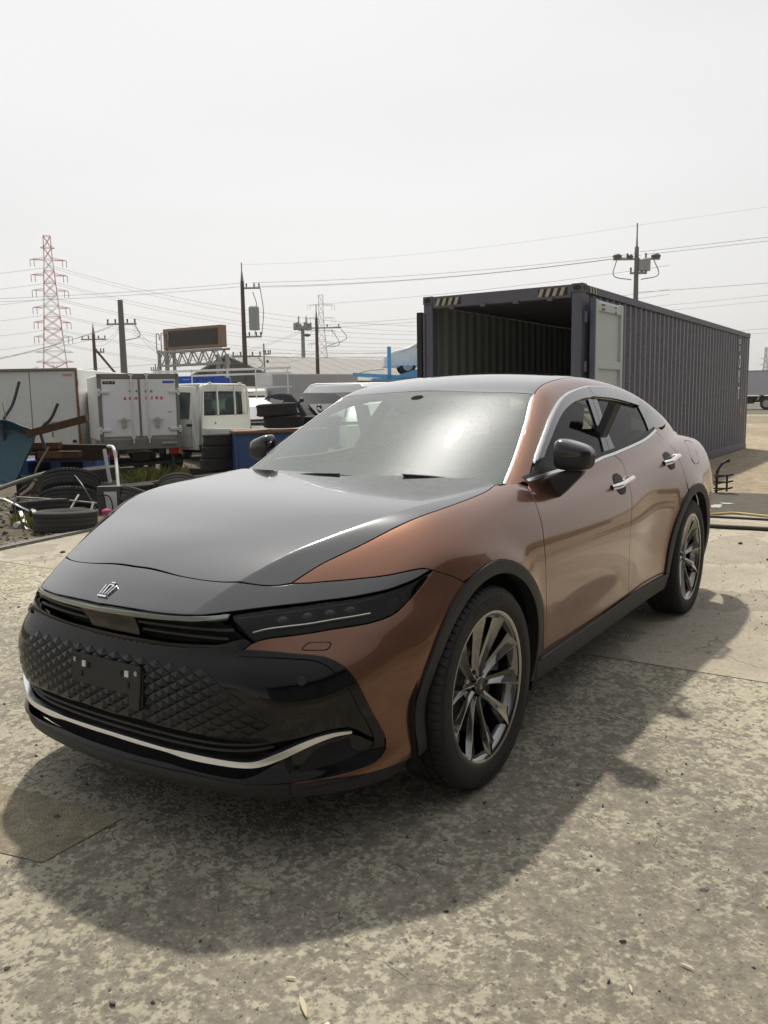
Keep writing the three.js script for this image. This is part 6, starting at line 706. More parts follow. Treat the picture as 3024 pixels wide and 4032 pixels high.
// ---------------------------------------------------------------- tyres, timber and scrap along the edge of the yard
const usedTyre = (() => { const cache = {}; return (R, ri, w) => { const k = [R, ri, w].join(); if (cache[k]) return cache[k]; const pr = [[ri, -w * 0.36], [ri + 0.012, -w * 0.42], [(ri + R) / 2, -w * 0.52], [R - 0.035, -w * 0.50], [R - 0.012, -w * 0.44], [R, -w * 0.36], [R, -w * 0.24], [R - 0.007, -w * 0.235], [R - 0.007, -w * 0.20], [R, -w * 0.195], [R, -w * 0.05], [R - 0.007, -w * 0.045]]; const full = [...pr, ...pr.slice().reverse().map(([a, b]) => [a, -b]), [ri + 0.004, w * 0.34], [ri + 0.02, w * 0.30], [R - 0.03, w * 0.32], [R - 0.022, 0], [R - 0.03, -w * 0.32], [ri + 0.02, -w * 0.30], [ri + 0.004, -w * 0.34], [ri, -w * 0.36]];
  const l = toCreasedNormals(new THREE.LatheGeometry(full.map(([a, b]) => new THREE.Vector2(a, b)), 56), 0.6), blocks = []; const nb = 52; for (let i = 0; i < nb; i++) for (const s of [-1, 1]) { const a = (i + (s > 0 ? 0.5 : 0)) / nb * Math.PI * 2; blocks.push(new THREE.BoxGeometry(0.007, w * 0.17, Math.PI * 2 * R / nb * 0.74).applyMatrix4(new THREE.Matrix4().makeRotationY(-a).multiply(new THREE.Matrix4().makeTranslation(R + 0.002, s * w * 0.345, 0)))); }
  return (cache[k] = { ring: clean(l), blocks: merge(blocks) }); }; })();
const tyreM = [mat([0.022, 0.022, 0.023], 0.82), mat([0.033, 0.032, 0.031], 0.9), mat([0.045, 0.043, 0.040], 0.92)];
function tyre(label, [x, y, z], [rx, ry, rz], R = 0.32, ri = 0.20, w = 0.21, k = 0) { const t = thing('tyre', label, 'tyre', [x, y, z], 0); t.rotation.set(rx, ry, rz, 'YXZ'); const g = usedTyre(R, ri, w); obj('carcass', g.ring, tyreM[k], t); obj('tread_blocks', g.blocks, tyreM[k], t); return t; }
tyre('bare tyre lying flat on the dirt in front of the scrap heap', [-3.22, 0.085, 6.02], [0.05, -0.7, 0.02], 0.345, 0.225, 0.225, 2);
tyre('dusty tyre lying half hidden behind the bare front tyre', [-3.62, 0.10, 7.05], [0.10, 0.5, 0.12], 0.33, 0.21, 0.22, 1);
tyre('lower of two wide tyres leaning towards us in the middle of the heap', [-4.45, 0.06, 7.66], [0.42, -0.70, 0], 0.375, 0.24, 0.25, 0);
tyre('upper of two wide tyres leaning towards us in the middle of the heap', [-4.66, 0.27, 7.90], [0.48, -0.70, 0.04], 0.375, 0.24, 0.25, 0);
tyre('worn tyre lying on top of the heap beside the bent white pipe', [-5.75, 0.30, 8.72], [0.06, 0, -0.05], 0.34, 0.21, 0.21, 2);
tyre('tyre lying flat right of the grey box with a paper label', [-5.36, 0.12, 7.48], [0.05, 0.4, 0.03], 0.34, 0.22, 0.22, 1);
tyre('big tyre standing on edge just behind the copper car bonnet', [-4.80, 0.06, 6.50], [0.25, -0.7, 0.45], 0.37, 0.23, 0.23, 2);
tyre('tyre with white lettering on its wall behind the bonnet of the copper car', [-5.80, 0.12, 6.95], [0.75, -0.7, 0.1], 0.31, 0.19, 0.22, 2);
tyre('bottom tyre of the stack beside the blue cabinet', [-7.95, 0.10, 8.28], [0, 0.3, 0.02], 0.285, 0.18, 0.2, 0);
tyre('second tyre from the bottom of the stack beside the blue cabinet', [-7.93, 0.31, 8.30], [0.03, 0.9, 0], 0.29, 0.18, 0.205, 1);
tyre('third tyre from the bottom of the stack beside the blue cabinet', [-7.95, 0.525, 8.28], [0, 0.2, -0.02], 0.285, 0.18, 0.205, 0);
tyre('top tyre of the stack beside the blue cabinet', [-7.97, 0.735, 8.26], [-0.02, 1.9, 0.02], 0.28, 0.18, 0.2, 1);
tyre('single tyre on the ground left of the tyre stack by the pickup', [-8.35, 0.11, 9.0], [0, 0.2, 0], 0.30, 0.18, 0.21, 0);
tyre('lower of the two tyres stacked on the rusty top of the blue cabinet', [-8.42, 1.03, 7.20], [0, 0.4, 0], 0.315, 0.2, 0.20, 0);
tyre('upper of the two tyres stacked on the rusty top of the blue cabinet', [-8.38, 1.235, 7.28], [0.03, 1.2, 0.04], 0.345, 0.21, 0.205, 1);
tyre('tyre lying behind the two stacked tyres on the blue cabinet', [-8.95, 1.02, 6.75], [0, 0.7, 0], 0.32, 0.2, 0.19, 0);
const woodT = (() => { const N = 256, a = noiseTile(N, 4, 5, 0.6, 91); return dataTex(N, (i) => { const y = (i / N | 0), x = i % N, v = 0.55 + 0.5 * a[(y * 9 % N) * N + (x >> 3)] + 0.3 * (a[i] - 0.5); return [118 * v, 92 * v, 68 * v]; }, true); })();
const wood = mat([0.55, 0.5, 0.45], 0.9, 0, { map: withRepeat(woodT, 2, 2) }), woodD = mat([0.22, 0.19, 0.17], 0.9, 0, { map: withRepeat(woodT, 2, 2) }), woodR = mat([0.8, 0.55, 0.42], 0.9, 0, { map: withRepeat(woodT, 2, 2) }), pvc = mat([0.62, 0.62, 0.58], 0.45), teal = mat([0.035, 0.10, 0.14], 0.5, 0.2, { map: withRepeat(grime, 1.5, 1.5) });
{ // cabinet
  const t = thing('metal_cabinet', 'blue painted metal cabinet with a rusty flat top beside the tyre stack', 'cabinet', [-8.42, -0.03, 7.28], 2.447 + Math.PI); // local x along its front, z away from us... 
  obj('cabinet_body', rb(1.55, 0.88, 0.6, 0.012, 0, 0.44, 0), mat([0.035, 0.09, 0.24], 0.55, 0, { map: withRepeat(grime, 1, 1) }), t); obj('cabinet_top', rb(1.62, 0.045, 0.68, 0.008, 0, 0.905, 0), mat([0.20, 0.11, 0.075], 0.85), t); for (const x of [-0.4, 0.38]) obj('cabinet_door', rb(0.72, 0.76, 0.02, 0.006, x, 0.44, -0.305), mat([0.04, 0.10, 0.26], 0.5, 0, { map: withRepeat(grime, 1.4, 1.4) }), t); }
tag(obj('plank', beam([-9.3, 0.98, 6.2], [-8.75, 0.98, 6.75], 0.12, 0.05), woodD), 'dark board end lying on the blue cabinet behind the tyres', 'board');
{ const t = thing('steering_knuckle', 'black mechanical part with a bent arm lying on the rear tyre by the windscreen pillar', 'car part', [-8.95, 1.14, 6.80]); obj('arm', tube([[-0.2, 0.05, 0.15], [-0.05, 0.10, 0.05], [0.1, 0.08, -0.05], [0.2, 0.04, -0.2]], 0.03, 24, 7), blackP, t); obj('arm', tube([[0.1, 0.1, 0.35], [0.12, 0.2, 0.36], [0.1, 0.24, 0.32]], 0.018, 16, 6), blackP, t); obj('joint', [put(new THREE.SphereGeometry(0.05, 12, 8), -0.05, 0.12, 0.05), put(new THREE.SphereGeometry(0.04, 12, 8), 0.1, 0.25, 0.31), put(new THREE.TorusGeometry(0.07, 0.02, 8, 16), 0.05, 0.06, -0.1, 1.2, 0.4)], blackP, t); }
{ // wheelbarrow tipped on its nose, tray towards us
  const t = thing('wheelbarrow', 'teal blue wheelbarrow tipped up on end at the left edge', 'wheelbarrow', [-4.95, 0.0, 9.5]);
  const P = (p) => V3(p[0] + 4.95, p[1], p[2] - 9.5), b = P([-5.02, 1.16, 9.86]), c = P([-5.16, 0.965, 9.32]), d = P([-4.72, 0.20, 9.36]), a = P([-4.80, 1.12, 10.4]), e = P([-4.70, 0.22, 10.2]);
  const ex = c.clone().sub(b).normalize(), n = ex.clone().cross(d.clone().sub(b)).normalize(); if (n.x < 0) n.negate(); const ey = n.clone().cross(ex), to2 = (v) => { const q = v.clone().sub(b); return [q.dot(ex), q.dot(ey)]; };
  const out = [a, b, c, d, e].map(to2), cx = out.reduce((s, p) => [s[0] + p[0] / 5, s[1] + p[1] / 5], [0, 0]), inn = out.map(([x, y]) => [cx[0] + (x - cx[0]) * 0.78, cx[1] + (y - cx[1]) * 0.78]);
  const rim = new THREE.CatmullRomCurve3(out.flatMap((p, i) => { const q = out[(i + 1) % 5]; return [0.1, 0.5, 0.9].map((k) => V3(p[0] + (q[0] - p[0]) * k, p[1] + (q[1] - p[1]) * k, 0)); }), true).getSpacedPoints(80), bot = new THREE.CatmullRomCurve3(inn.flatMap((p, i) => { const q = inn[(i + 1) % 5]; return [0.12, 0.5, 0.88].map((k) => V3(p[0] + (q[0] - p[0]) * k, p[1] + (q[1] - p[1]) * k, -0.17)); }), true).getSpacedPoints(80);
  const pos = [], idx = []; for (let i = 0; i <= 80; i++) for (let k = 0; k <= 6; k++) { const f = k / 6, g = Math.sin(f * Math.PI / 2); pos.push(rim[i].x + (bot[i].x - rim[i].x) * f, rim[i].y + (bot[i].y - rim[i].y) * f, -0.17 * g); } for (let i = 0; i < 80; i++) for (let k = 0; k < 6; k++) { const q = i * 7 + k; idx.push(q, q + 7, q + 1, q + 1, q + 7, q + 8); } const m = pos.length / 3; pos.push(cx[0], cx[1], -0.18); for (let i = 0; i < 80; i++) idx.push(i * 7 + 6, (i + 1) * 7 + 6, m);
  const g = new THREE.BufferGeometry(); g.setAttribute('position', new THREE.Float32BufferAttribute(pos, 3)); g.setIndex(idx); g.computeVertexNormals(); const W4 = new THREE.Matrix4().makeBasis(ex, ey, n).setPosition(b); g.applyMatrix4(W4); obj('tray', g, teal, t);
  const rimT = new THREE.TubeGeometry(new THREE.CatmullRomCurve3(rim.slice(0, -1), true), 120, 0.014, 8, true).applyMatrix4(W4); obj('tray_rim', rimT, teal, t);
  for (const [p, q, r] of [[[-5.05, 0.72, 9.95], [-5.02, 1.10, 9.98], [-5.36, 1.75, 9.98]], [[-5.2, 0.72, 9.2], [-5.22, 1.00, 9.30], [-5.42, 1.40, 9.12]]]) obj('handle', tube([p, q, [(q[0] + r[0]) / 2 - 0.03, (q[1] + r[1]) / 2 - 0.02, (q[2] + r[2]) / 2], r].map((v) => [v[0] + 4.95, v[1], v[2] - 9.5]), 0.024, 30, 8), mat([0.03, 0.035, 0.05], 0.5), t);
  obj('strut', [tube([[-0.09, 1.42, 0.47], [-0.08, 1.15, 0.38]], 0.008, 8, 5), tube([[-0.25, 0.75, -0.4], [-0.12, 0.35, -0.2], [-0.2, 0.30, -0.35]], 0.016, 16, 6)], greyFrame, t); const w = simpleWheel(0.19, 0.08, blackP); w.position.set(-0.25, 0.19, 0.45); w.rotation.y = 1.0; t.add(w);
}
tag(obj('plank', beam([-4.98, 0.95, 9.30], [-5.50, 1.17, 8.55], 0.07, 0.11), wood), 'dark plank jutting up and right from behind the wheelbarrow', 'plank');
const lumber = (label, a, b, w, h, m) => tag(obj('timber', beam(a, b, w, h), m), label, 'timber');
lumber('long dark beam lying across the top of the timber pile', [-5.55, 0.70, 10.1], [-6.25, 0.66, 9.02], 0.16, 0.13, woodD);
lumber('short reddish board on top of the timber pile', [-5.42, 0.74, 9.95], [-5.68, 0.74, 9.50], 0.16, 0.10, woodR);
lumber('split block with pale torn wood in the timber pile', [-5.45, 0.60, 9.72], [-5.66, 0.60, 9.40], 0.14, 0.11, mat([1.2, 1.05, 0.8], 0.9, 0, { map: withRepeat(woodT, 2, 2) }));
lumber('short square block in the timber pile above the blue pallet', [-5.62, 0.60, 9.50], [-5.80, 0.60, 9.16], 0.14, 0.10, wood);
lumber('dark beam under the long beam of the timber pile', [-5.6, 0.56, 10.0], [-6.2, 0.54, 9.1], 0.2, 0.12, woodD);
{ const t = thing('plastic_pallet', 'blue plastic pallet under the timber pile', 'pallet', [-6.08, 0.25, 9.95], Math.atan2(0.71, -0.48) + Math.PI); const bm = mat([0.035, 0.09, 0.30], 0.5); obj('deck', [bx(1.2, 0.03, 0.9, 0, 0.23, 0), bx(1.2, 0.03, 0.9, 0, 0.02, 0)], bm, t); for (const x of [-0.52, 0, 0.52]) obj('block', rb(0.16, 0.20, 0.9, 0.01, x, 0.125, 0), bm, t); obj('inner_rib', bx(1.1, 0.16, 0.05, 0, 0.125, 0.1), mat([0.008, 0.012, 0.04], 0.6), t); }
tag(obj('concrete_block', rb(0.5, 0.28, 0.4, 0.02, -5.6, 0.12, 10.1, 0, 0.8, 0), mat([0.16, 0.17, 0.15], 0.95)), 'mossy concrete block under the left end of the pallet', 'block');
tag(obj('concrete_block', rb(0.5, 0.28, 0.6, 0.02, -6.15, 0.11, 9.6, 0, 0.8, 0), mat([0.05, 0.05, 0.05], 0.95)), 'dark block under the right end of the pallet', 'block');
tag(obj('bent_pipe', tube([[-4.78, 0.02, 7.02], [-4.98, 0.40, 7.28], [-5.10, 0.60, 7.44], [-5.13, 0.73, 7.50], [-5.20, 0.775, 7.62], [-5.30, 0.775, 7.80], [-5.42, 0.765, 8.0]], 0.022, 60, 10), pvc), 'bent white plastic pipe standing up out of the heap', 'pipe');
tag(obj('pipe', tube([[-5.50, 0.22, 8.10], [-5.48, 0.45, 8.12], [-5.46, 0.72, 8.14]], 0.026, 12, 8), pvc), 'short upright grey pipe behind the bent white pipe', 'pipe');
{ const t = thing('grey_box', 'grey metal box with a white paper label between the tyres', 'box', [-4.42, 0.10, 6.75], 0.62); obj('case', rb(0.10, 0.42, 0.30, 0.01, 0, 0.02, 0), mat([0.06, 0.065, 0.065], 0.55), t); obj('paper_label', bx(0.004, 0.26, 0.16, 0.054, 0.03, -0.02), mat([0.6, 0.62, 0.65], 0.6), t); obj('cable', tube([[0.06, 0.12, 0.15], [0.10, 0.1, -0.02], [0.09, -0.10, -0.05], [0.07, -0.12, 0.03], [0.06, 0.10, 0.06]], 0.009, 40, 6), blackP, t); }
tag(obj('cable', tube([[-4.52, 0.32, 7.55], [-4.42, 0.44, 7.46], [-4.28, 0.34, 7.12], [-4.26, 0.14, 6.92]], 0.012, 40, 6), blackP), 'black cable looping over the leaning tyres down to the grey box', 'cable');
tag(obj('plastic_sheet', extrude([[0, 0.24], [0.10, 0.30], [0.28, 0.34], [0.30, 0.27], [0.16, -0.02], [0.06, 0.03]].map(([x, y]) => [x, y]), 0.006).applyMatrix4(new THREE.Matrix4().makeRotationY(1.0).setPosition(-3.38, 0.02, 7.22)), mat([0.50, 0.50, 0.62], 0.6)), 'torn sheet of pale lilac plastic leaning on the heap', 'plastic sheet');
const strip = (label, a, b, w, m = mat([0.68, 0.69, 0.68], 0.5)) => tag(obj('plastic_strip', beam(a, b, w, 0.012), m), label, 'plastic strip');
strip('white bent strip running in from the left edge of the frame', [-3.05, 0.30, 7.55], [-3.22, 0.27, 7.20], 0.035); strip('white strip sloping down over the lilac sheet', [-3.22, 0.27, 7.20], [-3.32, 0.13, 6.85], 0.035); strip('white strip lying against the dirt below the lilac sheet', [-3.20, 0.14, 6.85], [-3.02, -0.02, 6.45], 0.04); strip('white strip leaning on the lower leaning tyre', [-4.00, 0.05, 7.02], [-4.12, 0.24, 6.98], 0.045); strip('short pale strip between the leaning tyres and the grey box', [-4.08, 0.02, 6.72], [-4.14, 0.16, 6.72], 0.035);
tag(obj('plastic_tube', cyl(0.035, 0.035, 0.16, -3.10, 0.01, 6.72, 0, 0.4, Math.PI / 2), pvc), 'short white plastic tube lying on the dirt beside the tyre', 'tube');
tag(obj('iron_pipe', tube([[-3.9, 0.22, 8.6], [-4.25, 0.36, 8.35], [-4.45, 0.45, 8.1]], 0.03, 10, 8), greyFrame), 'dark iron pipe sloping behind the torn lilac sheet', 'pipe');
tag(obj('rod', tube([[-3.55, 0.24, 7.45], [-3.95, 0.18, 7.10], [-4.25, 0.12, 6.80]], 0.012, 20, 6), greyFrame), 'thin rod lying across the front of the leaning tyres', 'rod');
tag(obj('tree_branch', [tube([[-3.5, 0.05, 7.5], [-3.7, 0.20, 7.65], [-4.1, 0.26, 8.0], [-4.4, 0.34, 8.3]], 0.03, 20, 7), tube([[-3.7, 0.20, 7.65], [-3.68, 0.30, 7.58], [-3.78, 0.36, 7.55]], 0.014, 10, 6)], woodD), 'rough reddish branch in the heap behind the lilac sheet', 'branch');
tag(obj('dark_post', beam([-3.18, -0.03, 6.40], [-3.42, 0.20, 7.0], 0.05, 0.05), blackP), 'short dark post leaning beside the white strips', 'post');
tag(obj('rag', put(new THREE.IcosahedronGeometry(0.05, 1).scale(1.3, 0.8, 1), -3.55, 0.16, 5.72), mat([0.35, 0.04, 0.15], 0.8)), 'small crimson rag at the back edge of the front tyre', 'rag');
tag(obj('log', tube([[-5.7, 0.10, 8.1], [-7.0, 0.24, 7.0], [-7.6, 0.30, 6.4]], 0.07, 20, 8), woodD), 'long dark log lying low behind the bonnet of the car', 'log');
tag(obj('edge_rail', [beam([-1.2, 0.0, 5.25], [-4.2, 0.0, 5.82], 0.035, 0.03), beam([-1.2, -0.01, 5.36], [-4.2, -0.01, 5.93], 0.03, 0.03)], greyFrame), 'pair of thin rusty rails along the edge of the concrete', 'rail');
for (const [label, x, z, r] of [['dark clod on the concrete left of the car nose', -1.55, 4.72, 0.024], ['second dark clod on the concrete near the rails', -2.2, 4.66, 0.02], ['loose dark clod on the concrete right of the rear wheel', -4.9, -1.05, 0.016], ['flat dark scrap on the concrete beyond the rear wheel', -5.6, -0.7, 0.02]]) tag(obj('clod', put(new THREE.IcosahedronGeometry(r, 1).scale(1.4, 0.6, 1), x, r * 0.4, z), mat([0.06, 0.05, 0.045], 0.95)), label, 'clod');
// leaves and scraps on the concrete
const leafG = (l, w) => { const s = new THREE.Shape(); s.moveTo(0, 0); s.quadraticCurveTo(l * 0.5, w, l, 0); s.quadraticCurveTo(l * 0.5, -w * 0.7, 0, 0); const g = new THREE.ShapeGeometry(s, 8), p = g.attributes.position; for (let i = 0; i < p.count; i++) p.setZ(i, 0.25 * p.getX(i) * (l - p.getX(i)) / l + 0.1 * Math.abs(p.getY(i))); g.computeVertexNormals(); return g; };
const straw = mat([0.42, 0.37, 0.25], 0.8, 0, { side: THREE.DoubleSide }), paper = mat([0.62, 0.62, 0.60], 0.8, 0, { side: THREE.DoubleSide });
[['pale dry leaf curled on the concrete at the bottom of the picture', 1.23, -1.02, 0.075, 0.015, 0.9, straw], ['small dry leaf beside the pale curled leaf', 1.20, -0.95, 0.03, 0.009, 2, straw], ['white scrap of paper at the very bottom of the picture', 1.26, -1.13, 0.05, 0.02, 0.2, paper], ['thin dry leaf in the sunlight right of the shadow', 0.64, -1.74, 0.04, 0.008, 1.4, straw], ['tiny pale leaf near the lower right corner', 0.78, -1.66, 0.03, 0.008, 0.5, straw], ['dry twig leaf on the repair patch at the left edge', 0.94, 0.58, 0.07, 0.006, 2.4, straw]].forEach(([l, x, z, a, b, r, m]) => tag(obj('leaf', put(leafG(a, b), x, 0.006, z, -Math.PI / 2 + 0.06, r, 0), m), l, m === paper ? 'paper' : 'leaf'));
// the towing hitch rack and the hoses at the right
{ const t = thing('bike_rack', 'black steel rack with a hooked arm standing on the gravel behind the car', 'rack', [-9.95, -0.03, 0.42], 0.3); t.scale.setScalar(0.52); obj('arm', tube([[0, 0.35, 0], [0.0, 0.75, 0.02], [0.0, 0.95, 0.12], [0.0, 1.02, 0.22], [0, 1.04, 0.30]].map(([a, b, c]) => [a, b - 0.15, -c + 0.05]).reverse(), 0.035, 30, 8), blackP, t); obj('hook', tube([[0, 0.90, -0.16], [0, 0.93, -0.24], [0, 0.86, -0.26]].map(([a, b, c]) => [a, b, c]), 0.022, 12, 6), blackP, t);
  for (const y of [0.12, 0.30, 0.48]) obj('rack_bar', [beam([-0.15, y, 0.12], [-0.15, y, -0.32], 0.035, 0.035), beam([0.12, y - 0.04, 0.12], [0.12, y + 0.06, -0.36], 0.035, 0.035), beam([-0.15, y, -0.3], [0.12, y + 0.05, -0.34], 0.03, 0.03)], blackP, t); obj('upright', [beam([0, 0, 0.05], [0, 0.62, 0.05], 0.06, 0.06), beam([-0.05, 0.05, -0.22], [-0.05, 0.52, -0.22], 0.05, 0.05)], blackP, t); obj('rusty_joint', rb(0.09, 0.08, 0.10, 0.02, 0.0, 0.50, 0.06), mat([0.20, 0.09, 0.05], 0.8), t); }
tag(obj('hose', tube([[-7.50, 0.012, 1.5], [-7.46, 0.012, 0.6], [-7.40, 0.012, 0.0], [-7.62, 0.012, -0.25], [-7.52, 0.012, -0.6], [-7.30, 0.012, -1.6], [-7.1, 0.012, -3]], 0.016, 90, 8), mat([0.42, 0.32, 0.12], 0.6)), 'thin yellow hose lying along the edge of the concrete', 'hose');
tag(obj('hose', tube([[-7.15, 0.012, 2], [-7.22, 0.012, 0], [-7.25, 0.012, -0.7], [-7.3, 0.012, -3]], 0.017, 60, 8), blackP), 'thin dark hose behind the thicker black hose', 'hose');
tag(obj('hose', tube([[-6.40, 0.02, 2], [-6.45, 0.02, -0.2], [-6.50, 0.02, -0.8], [-6.6, 0.02, -3]], 0.024, 60, 8), mat([0.03, 0.022, 0.018], 0.7)), 'thicker black hose stretched over the concrete behind the car', 'hose');
// weeds along the edge
{ const g = leafG(0.09, 0.012), N = 900, im = new THREE.InstancedMesh(g, mat([0.13, 0.15, 0.035], 0.7, 0, { side: THREE.DoubleSide, transmission: 0.3, thickness: 0 }), N), m = new THREE.Matrix4(), c = new THREE.Color(); im.name = 'weeds'; im.userData.kind = 'stuff'; im.userData.label = 'tufts of green weeds along the dirt beneath the trucks'; im.castShadow = im.receiveShadow = true; const spots = [[-3.15, 6.75, 0.12], [-3.1, 6.35, 0.1], [-8.0, 9.8, 0.5], [-7.4, 9.6, 0.35], [-8.2, 9.4, 0.3], [-7.8, 9.9, 0.5], [-5.0, 8.6, 0.3]]; for (let i = 0; i < N; i++) { const [x, z, r] = spots[i % spots.length], a = rnd(7), q = Math.sqrt(rnd()) * r; m.compose(V3(x + q * Math.cos(a), -0.03 + rnd(0.05), z + q * Math.sin(a)), new THREE.Quaternion().setFromEuler(new THREE.Euler(rnd(-0.4, 0.4), rnd(6.3), rnd(0.6, 1.5), 'YXZ')), V3(1, 1, 1).multiplyScalar(rnd(0.8, 2.6) * (r > 0.2 ? 1.3 : 0.8))); im.setMatrixAt(i, m); const k = rnd(0.6, 1.5); im.setColorAt(i, c.setRGB(k * 1.1, k, k * 0.8)); } scene.add(im); }
// ---------------------------------------------------------------- poles, wires, pylons, the sign gantry and the warehouse
const steelF = mat([0.30, 0.32, 0.34], 0.6, 0.2), concPole = mat([0.16, 0.155, 0.15], 0.9), woodPole = mat([0.10, 0.08, 0.07], 0.95), insul = mat([0.10, 0.10, 0.10], 0.5);
function utilityPole(label, [x, y, z], h, parts, r = 0.16, m = concPole) { const t = thing('utility_pole', label, 'utility pole', [x, y, z]); obj('pole_shaft', cyl(r * 0.62, r, h, 0, h / 2, 0, 0, 0, 0, 12), m, t);
  // crossarms: [height, half length, direction, offset]
  for (const [yy, l, a, off = 0] of parts.arms ?? []) { const c = Math.cos(a), s = Math.sin(a); obj('crossarm', [beam([(-l + off) * c, yy, (-l + off) * s], [(l + off) * c, yy, (l + off) * s], 0.09, 0.09)], steelF, t); for (const k of [-0.9, -0.4, 0.4, 0.9]) obj('insulator', cyl(0.05, 0.035, 0.22, (k * l + off) * c, yy + 0.15, (k * l + off) * s, 0, 0, 0, 6), insul, t); }
  for (const [yy, dx, dz, hh] of parts.cans ?? []) obj('transformer', [cyl(0.30, 0.30, hh, dx, yy, dz, 0, 0, 0, 14), cyl(0.22, 0.30, 0.08, dx, yy + hh / 2 + 0.04, dz, 0, 0, 0, 14)], mat([0.30, 0.33, 0.36], 0.5), t);
  if (parts.peak) obj('pole_peak', [rod([0.0, h, 0], [0, h + parts.peak, 0], 0.035), rod([0.12, h - 0.2, 0], [0.02, h + 0.5, 0], 0.03), rod([-0.12, h - 0.2, 0], [-0.02, h + 0.5, 0], 0.03)], steelF, t);
  if (parts.loops) obj('jumper_wires', parts.loops.map((p) => tube(p, 0.022, 20, 5)), insul, t);
  if (parts.stay) obj('stay', beam([0, parts.stay[0], 0], [parts.stay[1], 0, parts.stay[2]], 0.14, 0.14), m, t);
  if (parts.clumps) obj('cable_bundle', parts.clumps.map(([a, b, c, l]) => put(new THREE.SphereGeometry(0.2, 10, 7).scale(l, 0.6, l * 0.7), a, b, c)), insul, t);
  return t; }
const across = Math.atan2(-0.83, -0.55); // across the line of sight
utilityPole('tall pole with a grey transformer, right of the sign gantry', [-33.6, 0, 31.3], 8.1, { arms: [[7.7, 0.55, across, 0.45], [5.0, 0.5, across, 0.5], [3.9, 0.85, across, 0.1]], cans: [[6.0, -0.34, -0.5, 1.25]], peak: 1.0, loops: [[[-0.3, 7.5, -0.5], [-0.45, 6.6, -0.65], [-0.35, 5.1, -0.5]], [[-0.6, 7.7, -0.8], [-0.7, 6.4, -0.9], [-0.6, 5.1, -0.8]], [[-0.4, 3.9, -0.6], [-0.6, 3.4, -0.8], [-0.3, 3.2, -0.5]], [[0.3, 3.9, 0.5], [0.4, 3.3, 0.6], [0.1, 3.2, 0.2]]] }, 0.17, woodPole);
utilityPole('dark pole left of the sign gantry with a single crossarm near its top', [-27.7, 0, 34.6], 6.8, { arms: [[5.55, 0.8, across]], loops: [[[-0.4, 5.5, -0.6], [-0.5, 4.9, -0.8], [-0.1, 4.7, -0.1]]] }, 0.22, concPole);
utilityPole('thin pole held by a slanting stay, left of the dark pole', [-36.7, 0, 48.6], 6.3, { arms: [[5.9, 0.9, across], [5.0, 0.4, across, 0.3]], peak: 0.7, cans: [[1.9, 0.3, 0.5, 0.7]], stay: [5.3, -2.2, -3.6] }, 0.17, woodPole);
utilityPole('pole with a wide crossarm above the warehouse roof', [-47.1, 0, 36.6], 7.3, { arms: [[6.6, 1.7, across, 0.1]], peak: 1.0, loops: [[[-0.6, 6.5, -0.9], [-1.0, 5.4, -1.3], [-0.2, 5.2, -0.3]], [[-1.0, 6.5, -1.5], [-1.2, 5.8, -1.8], [-0.5, 5.3, -0.6]]], clumps: [[0.4, 6.1, 0.6, 1.6]] }, 0.17, woodPole);
utilityPole('pole rising behind the roof of the container with bundled cables at its head', [-38.3, 0, 10.4], 8.3, { arms: [[7.75, 1.1, across], [7.1, 0.4, across, 0.1]], peak: 1.1, cans: [[7.45, -0.2, -0.3, 0.5]], clumps: [[0.55, 7.88, 0.75, 1.5], [-0.55, 7.88, -0.75, 1.6], [0.15, 7.86, 0.25, 0.9]], loops: [[[0.5, 7.7, 0.8], [0.55, 7.0, 0.9], [0.1, 6.8, 0.2]], [[-0.4, 7.7, -0.7], [-0.5, 7.0, -0.9], [-0.1, 6.8, -0.2]]] }, 0.16, concPole);
utilityPole('small lamp post between the transformer pole and the warehouse ridge', [-41.0, 0, 36.4], 5.2, { arms: [[4.5, 0.25, across, 0.2]], clumps: [[0, 4.0, -0.3, 0.5]] }, 0.08, steelF);
utilityPole('slim far pole just right of the dark pole', [-47.0, 0, 54.0], 4.6, { arms: [[4.1, 0.4, across]] }, 0.08, steelF);
// wires between the poles, each sagging run a thing of its own kind
const wire = (a, b, sag, r = 0.009) => { const m = a.map((v, i) => (v + b[i]) / 2); m[1] -= sag; return new THREE.TubeGeometry(new THREE.QuadraticBezierCurve3(V3(...a), V3(m[0], m[1] - sag, m[2]), V3(...b)), 40, r, 4); };
const wires = (label, list) => tag(obj('overhead_wires', list.map((l) => wire(...l)), mat([0.16, 0.16, 0.17], 0.7)), label, 'wires');
wires('pair of wires from the transformer pole to the pole behind the container', [[[-33.9, 8.0, 30.8], [-38.6, 8.05, 10.6], 0.25], [[-33.9, 7.8, 30.8], [-38.6, 7.95, 10.9], 0.3], [[-33.7, 7.75, 31.2], [-38.3, 7.9, 10.2], 0.32]]);
wires('wires from the pole behind the container out of the right edge', [[[-38.2, 8.05, 10.2], [-44, 9.4, -12], 0.1], [[-38.2, 7.9, 10.0], [-44, 9.2, -12], 0.1], [[-38.3, 6.2, 10.4], [-44, 6.9, -12], 0.1], [[-38.3, 9.3, 10.4], [-44, 11.0, -12], 0.1, 0.004]]);
wires('wires from the left edge to the transformer pole', [[[-20, 7.2, 50], [-33.6, 8.0, 31.5], 0.25], [[-20, 7.05, 50], [-33.6, 7.8, 31.5], 0.25], [[-33.6, 9.0, 31.3], [-38.3, 9.3, 10.4], 0.35, 0.004]]);
